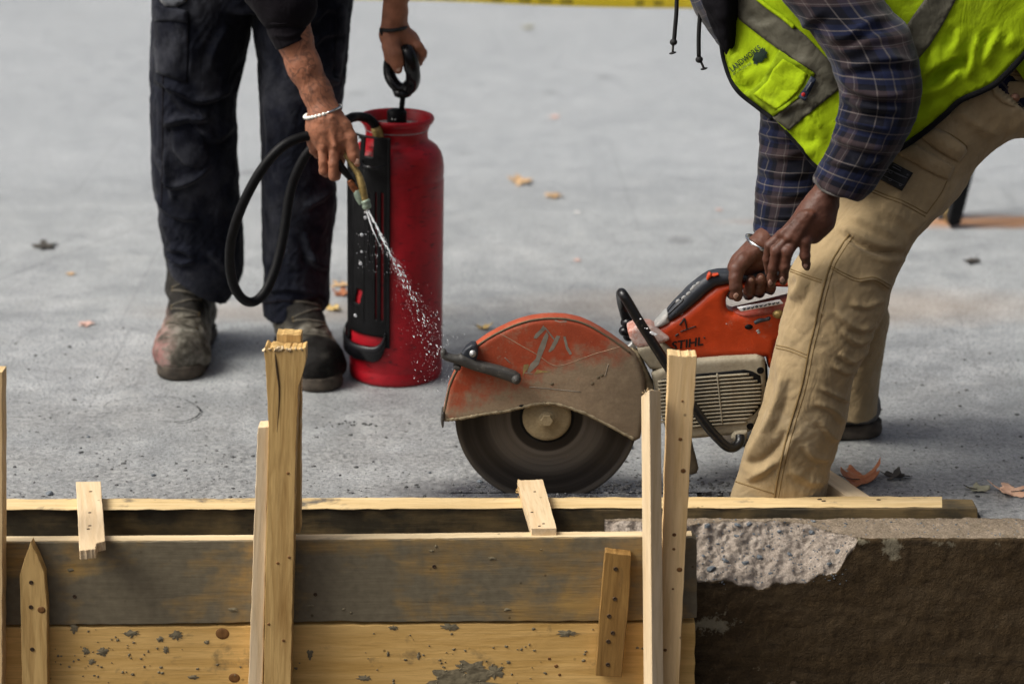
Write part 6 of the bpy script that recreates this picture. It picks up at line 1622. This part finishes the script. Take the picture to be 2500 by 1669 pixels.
hip = Vector((P(*v(2300, 150), 4.21).x, 4.21, P(*v(2300, 150), 4.21).z)); chs = P(*v(1880, -100), SD); nk2 = P(*v(1700, -260), SD); hd2 = P(*v(1560, -330), SD)
coarse = [[(hip, .13), (hip.lerp(chs, .5), .125), (chs, .135), (nk2, .06), (hd2, .055)], [(P(*v(1780, -190), 4.03), .07), (P(*v(2010, 190), 3.91), .045), (hA[0][0][0][0], .026), (hA[0][0][1][0], .026)], [(P(*v(1880, -190), 4.36), .07), (P(*v(1840, 200), 4.29), .045), (hB[0][0][0][0], .036)],
          midline(rn, -.145), midline(rf, .05)]
body2 = whole_body('body', p2_, [MT['skin2'], MT['nail2']], coarse, (hd2+Vector((-.06, 0, .02)), Vector((-.62, 0, -.78))), [hvA, hvB], nails2)
for k_, off in enumerate(((0, 0), (10, 22))):
    ring = torus_pts(cA(376+off[0], 728+off[1]), cA(715+off[0], 880+off[1]), 4.122, .043, 60)
    bg_ = tube('bangle', ring, .0026, MT['steel'], p2_, 10, closed=True)

# safety vest: hanging cloth panels outside the shirt
VD = 3.968
vf = [([cV(745, 0), cV(748, 400), cV(800, 800), cV(900, 1120)], 7, .008), ([cV(815, -20), cV(835, 300), cV(850, 560), cV(900, 680)], 8, -.010), ([cV(850, 600), cV(900, 860), cV(960, 940), cV(1080, 930)], 10, .009), ([cV(880, 860), cV(950, 1060), cV(1050, 1080)], 9, -.006), ([cV(950, 720), cV(1150, 760), cV(1320, 690)], 12, -.005),
      ([cR(1010, -40), cR(985, 120), cR(940, 290)], 10, .012), ([cR(880, -100), cR(860, 30), cR(800, 90)], 12, .009), ([cR(940, 140), cR(800, 210), cR(640, 290)], 12, -.014), ([cR(900, 200), cR(780, 330), cR(600, 420)], 16, .012), ([cR(700, 60), cR(690, 200), cR(610, 330)], 14, .010), ([cR(1180, -60), cR(1110, 60), cR(1060, 180)], 13, .010), ([cR(760, 420), cR(640, 560), cR(520, 640)], 16, .008), ([cR(1280, -40), cR(1230, 60)], 12, .008),
      ([cW(960, 690), cW(1040, 800), cW(1060, 900)], 11, .008), ([cW(860, 850), cW(950, 900), cW(1060, 880)], 12, -.006), ([cW(950, 960), cW(1010, 1000)], 8, .006), ([cV(1000, 150), cV(1150, 240), cV(1330, 200)], 10, -.005), ([cW(870, 380), cW(1000, 420), cW(1150, 540)], 12, .006), ([cW(760, 740), cW(900, 660), cW(1050, 640)], 9, .005), ([cW(690, 640), cW(800, 700), cW(860, 660)], 8, .005)]
def dvest_vec(g_):
    g_ = np.asarray(g_, float)
    t = np.clip((g_[:, 0]-1762)/330.0, 0, 1)
    d = VD+.13*(1-t)**2+.02*np.maximum(0, -g_[:, 1]/300.0)
    return d-1.35*fold_disp(g_, vf)-fbm(np.stack([g_[:, 0]/45+g_[:, 1]/90, g_[:, 1]/30-g_[:, 0]/60, g_[:, 0]*0+8], 1), 3)*.005-pnoise(np.stack([g_[:, 0]/60, g_[:, 1]/60, g_[:, 0]*0+3], 1))*.004
def dvest(px, py): return float(dvest_vec([[px, py]])[0])
dvest.vec = dvest_vec
panel = [v(1660, -150), v(1657, 0), v(1657, 80), v(1662, 130), v(1678, 180), v(1700, 213), v(1740, 245), v(1775, 272), v(1805, 302), v(1840, 342), v(1873, 380), v(1930, 402), v(1990, 386), v(2045, 348), v(2090, 320), v(2130, 290), v(2165, 260), v(2200, 228), v(2240, 210), v(2280, 190), v(2320, 152), v(2360, 108), v(2420, 40), v(2460, -100), v(2350, -280), v(2000, -340), v(1800, -280)]
vest = sheet('safety_vest', panel, 12, dvest, MT['hiviz'], p2_, th=.002)
farp = sheet('far_panel', panel, 40, lambda x, y: 2*SD-VD-.13*(1-min(1, max(0, (x-1762)/330.0)))**2, MT['hiviz'], vest, th=.002)
keep = [f for f in ta[1] if len(f) == 4 and all(math.cos(2*math.pi*(i % 64)/64) > .25 for i in f)]
cen = np.array([tuple(q) for q in ta[0]]).reshape(70, 64, 3).mean(1).repeat(64, 0); A = np.array([tuple(q) for q in ta[0]]); A = cen+(A-cen)*1.12
mk('back_panel', A, keep, MT['hiviz'], vest, recalc=True).modifiers.new('thick', 'SOLIDIFY').thickness = .002
def vpath(pts, n, off):
    A = cr(pts, n); return [P(x, y, q-off) for (x, y), q in zip(A, dvest_vec(A))]
tube('edge_binding', vpath([(x-3, y+1) for x, y in panel[0:8]], 50, .001), .0045, MT['black_cloth'], vest, 8)
tube('edge_binding', vpath([v(1800, 300), v(1840, 344), v(1873, 383), v(1930, 405)], 20, .001), .0035, MT['black_cloth'], vest, 8)
hemp = [(x+2, y+4) for x, y in panel[11:24]]
tube('edge_binding', vpath(hemp, 80, .001), .0058, MT['black_cloth'], vest, 8)
# shirt tail showing under the vest hem
tail = [cR(*q) for q in ((880, 430), (900, 350), (1000, 260), (1110, 200), (1260, 120), (1357, 0), (1500, -100), (1500, 60), (1357, 130), (1290, 190), (1230, 260), (1130, 320), (1050, 360), (1000, 395), (940, 440))]
decal('shirt_tail', tb2, tail, 8, .004, MT['plaid'], shirt, th=.002, puff=.004)
def vo(o):
    f = lambda x, y: dvest(x, y)-o
    f.vec = lambda p: dvest_vec(p)-o
    return f
strip = [cV(825, -260), cV(1115, -260), cV(1118, -20), cV(1430, 212), cV(1700, 430), cW(1090, 370), cW(1180, 470), cW(1178, 565), cW(980, 722), cW(850, 834), cW(742, 748), cV(1310, 1390), cV(1800, 890), cV(1385, 603), cV(1100, 392), cV(905, 240), cV(850, 100)]
sheet('reflective_strip', strip, 9, vo(.0035), MT['reflect'], vest, th=.001)
bst = [cW(1790, -120), cW(2000, -140), cW(1915, 0), cW(1830, 160), cW(1750, 290), cW(1665, 390), cW(1560, 420), cW(1560, 250), cW(1590, 180), cW(1715, 0)]
sheet('reflective_strip', bst, 9, vo(.0035), MT['reflect'], vest, th=.001)
tube('armhole_trim', vpath([cV(1100, -30), cV(1250, 90), cV(1440, 225), cV(1560, 330)], 20, .006), .004, MT['hiviz'], vest, 7)
pk_ = sheet('chest_pocket', [cV(*q) for q in ((1380, 598), (1590, 745), (1805, 888), (1720, 1040), (1620, 1165), (1310, 1390), (1130, 1250), (955, 1112), (1080, 1050), (1180, 960), (1250, 840), (1300, 740))], 7, vo(.0065), MT['hiviz_trim'], vest, th=.002)
sheet('pocket_face', [cV(*q) for q in ((1425, 705), (1580, 800), (1718, 885), (1670, 1000), (1600, 1100), (1470, 1220), (1335, 1310), (1200, 1225), (1070, 1128), (1150, 1060), (1240, 970), (1310, 830))], 7, vo(.0090), MT['hiviz'], pk_, th=.001)
lab = sheet('brand_tag', [cV(*q) for q in ((1762, 908), (1826, 950), (1760, 1080), (1690, 1206), (1608, 1160), (1690, 1040))], 7, vo(.0105), MT['blue_label'], vest, th=.001)
q = lambda x, y, o=.0125: P(*cV(x, y), dvest(*cV(x, y))-o)
tube('tag_print', [q(1700+70*t, 1090-110*t) for t in np.linspace(0, 1, 8)], .0011, MT['grey_print'], lab, 5)
vs, fs = ell_arr(q(1672, 1132), [(.004, 0, 0), (0, .001, 0), (0, 0, .004)], 8, 5); mk('tag_print', vs, fs, MT['red_print'], lab)
whv = lambda x, y: P(x, y, dvest(x, y)-.0034)
text_on('lettering', 'LANDWORKS', cV(822, 862), cV(1175, 590), MT['green_print'], vest, whv, 0, .018, 1.35)
text_on('lettering', 'EXCAVATION INC', cV(838, 902), cV(1050, 762), MT['green_print'], vest, whv, 0, .014, 1.1)
lf = [(1070, 690), (1085, 640), (1110, 620), (1140, 625), (1165, 590), (1185, 565), (1195, 590), (1215, 570), (1212, 605), (1245, 635), (1225, 655), (1240, 690), (1205, 700), (1180, 735), (1160, 750), (1130, 745), (1108, 780), (1095, 760), (1072, 770), (1078, 735), (1060, 720)]
sheet('leaf_emblem', [cV(*p) for p in lf], 4, vo(.0038), MT['green_print'], vest, th=0)
# boots
make_boot(p2_, (P(*cS(965, 1150), 4.40).x, 4.40, 0), math.pi/2+.15, 1.08, toe=0, mat='boot_grey')
make_boot(p2_, (P(*v(1800, 1130), 4.01).x-.05, 4.012, -.145), math.pi/2, .98, toe=0, laces=False)
# ================================================================== LITTER, TAPE, SPRAY
# grit lying on the street
parts = []
R = random.Random(11)
for i in range(1500):
    py = 1215-(R.random()**1.6)*430; px = R.uniform(-20, 2520)
    p = G(px, py)
    if 1690 < px < 2050 and py > 1195: continue
    s_ = R.choice([R.uniform(.0008, .002)]*9+[R.uniform(.002, .0045)])
    parts.append(ell_arr(p+Vector((0, 0, s_*.25)), [(s_*R.uniform(.7, 1.6), s_*R.uniform(-.4, .4), 0), (0, s_, 0), (0, 0, s_*.55)], 5, 4))
for cx, cy, n, sx_, sy_ in ((1100, 1220, 0, 0, 0), (600, 1120, 24, 60, 10), (310, 1120, 16, 50, 10), (1560, 1195, 130, 90, 16), (1420, 1195, 90, 130, 8), (1750, 1190, 70, 60, 14), (1500, 1140, 50, 60, 30), (880, 1035, 24, 45, 4)):
    for i in range(n):
        p = G(R.gauss(cx, sx_), min(1214, R.gauss(cy, sy_))); s_ = R.uniform(.001, .0042)
        parts.append(ell_arr(p+Vector((0, 0, s_*.25)), [(s_*R.uniform(.7, 1.6), s_*R.uniform(-.4, .4), 0), (0, s_, 0), (0, 0, s_*.6)], 5, 4))
vs, fs = join(parts); tag(mk('grit', vs, fs, MT['grit'], smooth=False), kind='stuff')
# a few clods big enough to tell apart
def clod(px, py, rpx, label):
    p = G(px, py); s_ = rpx*ZF(p)
    vs, fs = ell_arr(p+Vector((0, 0, s_*.35)), [(s_, 0, 0), (0, s_*.8, 0), (0, 0, s_*.55)], 9, 6)
    vs = [q+Vector((random.uniform(-1, 1), random.uniform(-1, 1), random.uniform(-.4, .4)))*s_*.2 for q in vs]
    return tag(mk('pebble', vs, fs, MT['stone'], smooth=False), label, 'pebble', 'pebbles on the street')
clod(*c8(380, 507), 5, 'single dark brown pebble on the street left of the narrow stake')
clod(*c8(660, 672), 6, 'dark pebble on the street near the left end of the rear board')
clod(*c8(215, 752), 9, 'dark crumb lying against the rear board near the left cleat')
clod(*c5(220, 1025), 9, 'black crumb on the street behind the blade, left of the stakes')
clod(*c9(962, 150), 4, 'small pebble on wet street left of the blade')
clod(*c9(1300, 212), 7, 'grey pebble at the left edge of the blade')
# black ring mark on the street
pts = []
c = G(*c8(655, 385)); 
A = [c8(x, y) for x, y in ((440, 385), (470, 355), (540, 340), (620, 333), (700, 330), (760, 335), (815, 352), (855, 378), (862, 398), (840, 420), (800, 435), (750, 440))]
A = cr(A, 50); parts = []
for i in range(49):
    wgt = 1.8 if i > 28 else .8
    if random.random() < (.35 if i < 30 else .08): continue
    a, b = G(*A[i], .004), G(*A[i+1], .004); t = (b-a).normalized(); n = Vector((-t.y, t.x, 0))*wgt*.0011*random.uniform(.6, 1.3)
    parts.append(([a-n, b-n, b+n, a+n], [(0, 1, 2, 3)]))
vs, fs = join(parts)
tag(mk('road_marking', vs, fs, MT['blackp'], recalc=True), kind='structure')

# leaves
def leaf(px, py, wpx, kind, label, curl=.3, seed=0, rot=None, hpx=None, stem=True, lift=0.0):
    R = random.Random(seed+int(px)); p = G(px, py); s_ = wpx*ZF(p)/2
    lob = []
    n = 90
    for i in range(n):
        a = 2*math.pi*i/n
        r = .44+.46*abs(math.cos(2.5*a))**2.0+.12*math.cos(a)+.06*math.sin(17*a)*R.uniform(.4, 1)
        lob.append((math.cos(a)*r, math.sin(a)*r*.85))
    rot = R.uniform(0, 6.28) if rot is None else rot
    vs = []; rings = 6
    ax = R.uniform(0, 6.28)
    for k in range(rings+1):
        f = k/rings
        for x, y in lob:
            X, Y = x*f, y*f
            u = X*math.cos(ax)+Y*math.sin(ax); w = -X*math.sin(ax)+Y*math.cos(ax)
            z = curl*(u*u*.9)+curl*.35*max(0, w)**2+.05*math.sin(7*u+3*w)*f+R.uniform(-.02, .02)*f
            if curl > .8: 
                ang = u*curl*1.4; rr = 1/(curl*1.4); u2 = rr*math.sin(ang); z = rr*(1-math.cos(ang))+.06*math.sin(9*w)*f
                X, Y = u2*math.cos(ax)-w*math.sin(ax), u2*math.sin(ax)+w*math.cos(ax)
            x2, y2 = X*math.cos(rot)-Y*math.sin(rot), X*math.sin(rot)+Y*math.cos(rot)
            vs.append(Vector((x2, y2, z+.03)))
    xr_ = max(q.x for q in vs)-min(q.x for q in vs); k_ = 2*s_/xr_
    vs = [q*k_ for q in vs]
    zm = min(q.z for q in vs); vs = [p+q-Vector((0, 0, zm-.002-lift)) for q in vs]
    fs = []
    for k in range(rings):
        for i in range(n): fs.append((k*n+i, (k+1)*n+i, (k+1)*n+(i+1) % n, k*n+(i+1) % n))
    o = mk('fallen_leaf', vs, fs, LEAF[kind])
    m = o.modifiers.new('thick', 'SOLIDIFY'); m.thickness = .0008
    tag(o, label, 'leaf', 'fallen leaves on the street')
    if stem:
        a = vs[0]; dv = Vector((math.cos(rot+3), math.sin(rot+3), .25))*s_
        tube('stem', [a, a+dv*.6, a+dv*1.15+Vector((0, 0, s_*.15))], [.0012, .001, .0008], LEAF['dark'], o, 6, 8)
    return o
leaf(*cL(600, 505), 108, 'orange', 'large curled orange leaf beside the lumber offcut', 1.25, 4, .6)
leaf(*cL(985, 470), 70, 'dark', 'dark curled leaf right of the large orange leaf', 1.3, 2, 0.1)
leaf(*cL(1850, 600), 62, 'green', 'grey green leaf beside the end of the rear board', .35, 5, .3)
leaf(*cL(2210, 630), 100, 'peach', 'pale peach leaf at the right edge of the picture', .55, 9, 2.9)
leaf(*v(1196, 421), 62, 'tan', 'tan leaf on the street, left of the pair in the middle distance', .5, 1)
leaf(*v(1269, 453), 46, 'tan', 'pale tan leaf on the street, right of the pair in the middle distance', .3, 2)
leaf(*v(1272, 271), 26, 'pink', 'small reddish leaf far off behind the red tank', .3, 3, stem=False)
leaf(*v(1210, 66), 36, 'green', 'small green leaf far off near the yellow tape', .4, 4, stem=False)
leaf(*v(104, 568), 62, 'dark', 'flat dark leaf at the far left of the street', .15, 5)
leaf(*v(197, 746), 40, 'pink', 'small peach leaf on the street left of the boots', .2, 6)
leaf(*v(766, 712), 44, 'yellow', 'yellow leaf between the boot and the red tank', .6, 7)
leaf(*v(783, 676), 50, 'orange', 'orange leaf half hidden behind the red tank', .4, 8)
leaf(*v(780, 655), 48, 'tan', 'dull tan leaf behind the trouser hem and tank', .3, 9)
leaf(*v(1108, 754), 42, 'yellow', 'yellow leaf on the street above the saw guard', .6, 10)
leaf(*v(1326, 488), 16, 'white', 'tiny white scrap of leaf behind the saw', .2, 11, stem=False)
leaf(*v(1651, 483), 18, 'pink', 'tiny pink leaf left of the plaid cuff', .2, 12, stem=False)
leaf(*v(1325, 599), 20, 'pink', 'tiny rust leaf above the saw guard', .2, 13, stem=False)
leaf(*v(2231, 601), 44, 'dark', 'dark leaf on the street right of the tan trousers', .2, 14)
leaf(*v(162, 630), 24, 'tan', 'small dull leaf below the flat dark leaf at far left', .2, 15, stem=False)

# barrier tape across the far side
tz = []
for i in range(121):
    t = i/120; x = -4.2+8.4*t
    q0, q1 = P(995, 8, 6.5), P(1676, 21, 6.5)
    tz.append((x, 6.5, q0.z+(q1.z-q0.z)*(x-q0.x)/(q1.x-q0.x)+.030+.012*((x-.2)/4.2)**2))
vs, fs = [], []
for i, (x, y, z) in enumerate(tz):
    tw = .9+.2*math.sin(x*2.1)+.08*math.sin(x*7)
    hw = .0375
    dy, dz = math.cos(tw)*hw*.75, math.sin(tw)*hw
    vs += [(x, y-dy, z+dz), (x, y-dy*.3+.004, z+dz*.3), (x, y+dy*.3+.004, z-dz*.3), (x, y+dy, z-dz)]
for i in range(120):
    for k in range(3): fs.append((4*i+k, 4*i+4+k, 4*i+5+k, 4*i+1+k))
tape = mk('barrier_tape', vs, fs, MT['yellow_tape'])
tape.modifiers.new('thick', 'SOLIDIFY').thickness = .0008
tag(tape, 'yellow barrier tape stretched across the far side of the street', 'barrier tape')
parts = []
Rr = random.Random(5)
for i in range(2, 118):
    if Rr.random() < .42: continue
    a = [Vector(vs[4*i+k]) for k in range(4)]; b = [Vector(vs[4*i+4+k]) for k in range(4)]
    off = Vector((0, -.0025, .0012))
    w0 = Rr.uniform(0, .35); w1 = Rr.uniform(.5, .8)
    p = [a[2].lerp(b[2], w0)+off, a[2].lerp(b[2], w1)+off, a[3].lerp(b[3], w1)+off+(a[2]-a[3])*.2, a[3].lerp(b[3], w0)+off+(a[2]-a[3])*.2]
    parts.append((p, [(0, 1, 2, 3)]))
pv, pf = join(parts); tag(mk('printed_band', pv, pf, MT['tape_ink'], tape, smooth=False), kind='stuff')
# two slanted dark legs of a barricade far off, right
base = G(*v(2185, 522)); bt = thing('barricade', 'dark slanted barricade legs standing behind the tan trousers', 'barricade', base)
dB = base.y
def plank(name, quad, d, th, mat, parent):
    q = [P(*v(x, y), d) for x, y in quad]; n = len(q); vs = q+[p+Vector((0, th, 0)) for p in q]
    fs = [tuple(range(n)), tuple(range(2*n-1, n-1, -1))]+[(i, i+n, (i+1) % n+n, (i+1) % n) for i in range(n)]
    return bevel(mk(name, vs, fs, mat, parent, recalc=True, smooth=False), .004)
plank('leg', [(2300, 150), (2345, 150), (2238, 380), (2204, 515), (2180, 522), (2176, 505), (2205, 380)], dB-.02, .05, MT['blackp'], bt)
plank('leg', [(2270, 150), (2315, 150), (2215, 380), (2178, 512), (2156, 518), (2152, 500), (2185, 380)], dB+.09, .05, m_simple('grey blue steel', (.06, .065, .075), .6).m, bt)
plank('brace', [(2166, 488), (2182, 470), (2186, 500), (2170, 512)], dB+.05, .02, MT['brass'], bt)
plank('rail', [(2250, 130), (2500, 120), (2500, 150), (2250, 160)], dB+.03, .05, MT['blackp'], bt)

# water
R = random.Random(2)
N0 = P(*c2(772, 1262), 4.44); N1 = P(*v(1000, 785), 4.20)
parts = []
ax_ = (N1-N0); L = ax_.length; dr = ax_.normalized()
side = Vector((0, 1, 0)).cross(dr).normalized(); dep = dr.cross(side)
def drop(c, r, el, d):
    d = d.normalized(); a = d.orthogonal().normalized(); b = d.cross(a)
    parts.append(ell_arr(c, [a*r, b*r, d*r*el], 6, 5))
path = []; rad = []
for i in range(34):
    t = i/33*.40; path.append(N0+dr*L*t+side*R.uniform(-.0014, .0014)*(1+t*3)); rad.append(.0028*(1-t*1.8)*R.uniform(.5, 1.35))
parts.append(tube_arr(path, rad, 7))
p2 = [N0+side*.004, N0+dr*.05+side*.011, N0+dr*.09+side*.012]; parts.append(tube_arr(p2, [.002, .0015, .0004], 6))
for i in range(1150):
    t = R.random()**.75*1.28; sp_ = .002+.052*t**1.9
    u = R.gauss(0, .5); w = R.gauss(0, .8)
    c = N0+dr*L*t+side*u*sp_+dep*w*sp_-Vector((0, 0, .03*t*t*(1 if R.random() < .3 else 0)))
    r = R.choice([.00022]*14+[.00036]*5+[.0006]*1+([.001] if abs(u) < .3 else [.0003]))
    drop(c, r, R.uniform(1.5, 5.0), dr+side*R.uniform(-.3, .3))
for i in range(60):
    t = .2+R.random()*.75; c = N0+dr*L*t+side*R.gauss(0, .004)+dep*R.gauss(0, .004)
    drop(c, R.uniform(.0004, .0010), R.uniform(2, 6), dr)
for x, y, r in ((747, 1355, 4.4), (708, 1537, 4.2), (745, 1300, 3.0)): drop(P(*c2(x, y), 4.44), r*ZF(N0), 1.1, Vector((0, 0, 1)))
for x, y, r in ((207, 213, 3.6), (196, 325, 5), (205, 50, 4), (146, 823, 4.6), (388, 155, 2.6), (355, 255, 2)): drop(P(*cT2(x, y), 4.44), r*ZF(N0), 1.0, Vector((0, 0, 1)))
for i in range(60): 
    x, y = R.gauss(0, 1), R.gauss(0, 1); c = P(830+R.uniform(40, 120), 560+R.uniform(0, 110), 4.44); drop(c, R.uniform(.0003, .0009), 1.2, dr)
vs, fs = join(parts); tag(mk('water_spray', vs, fs, MT['water']), kind='stuff')
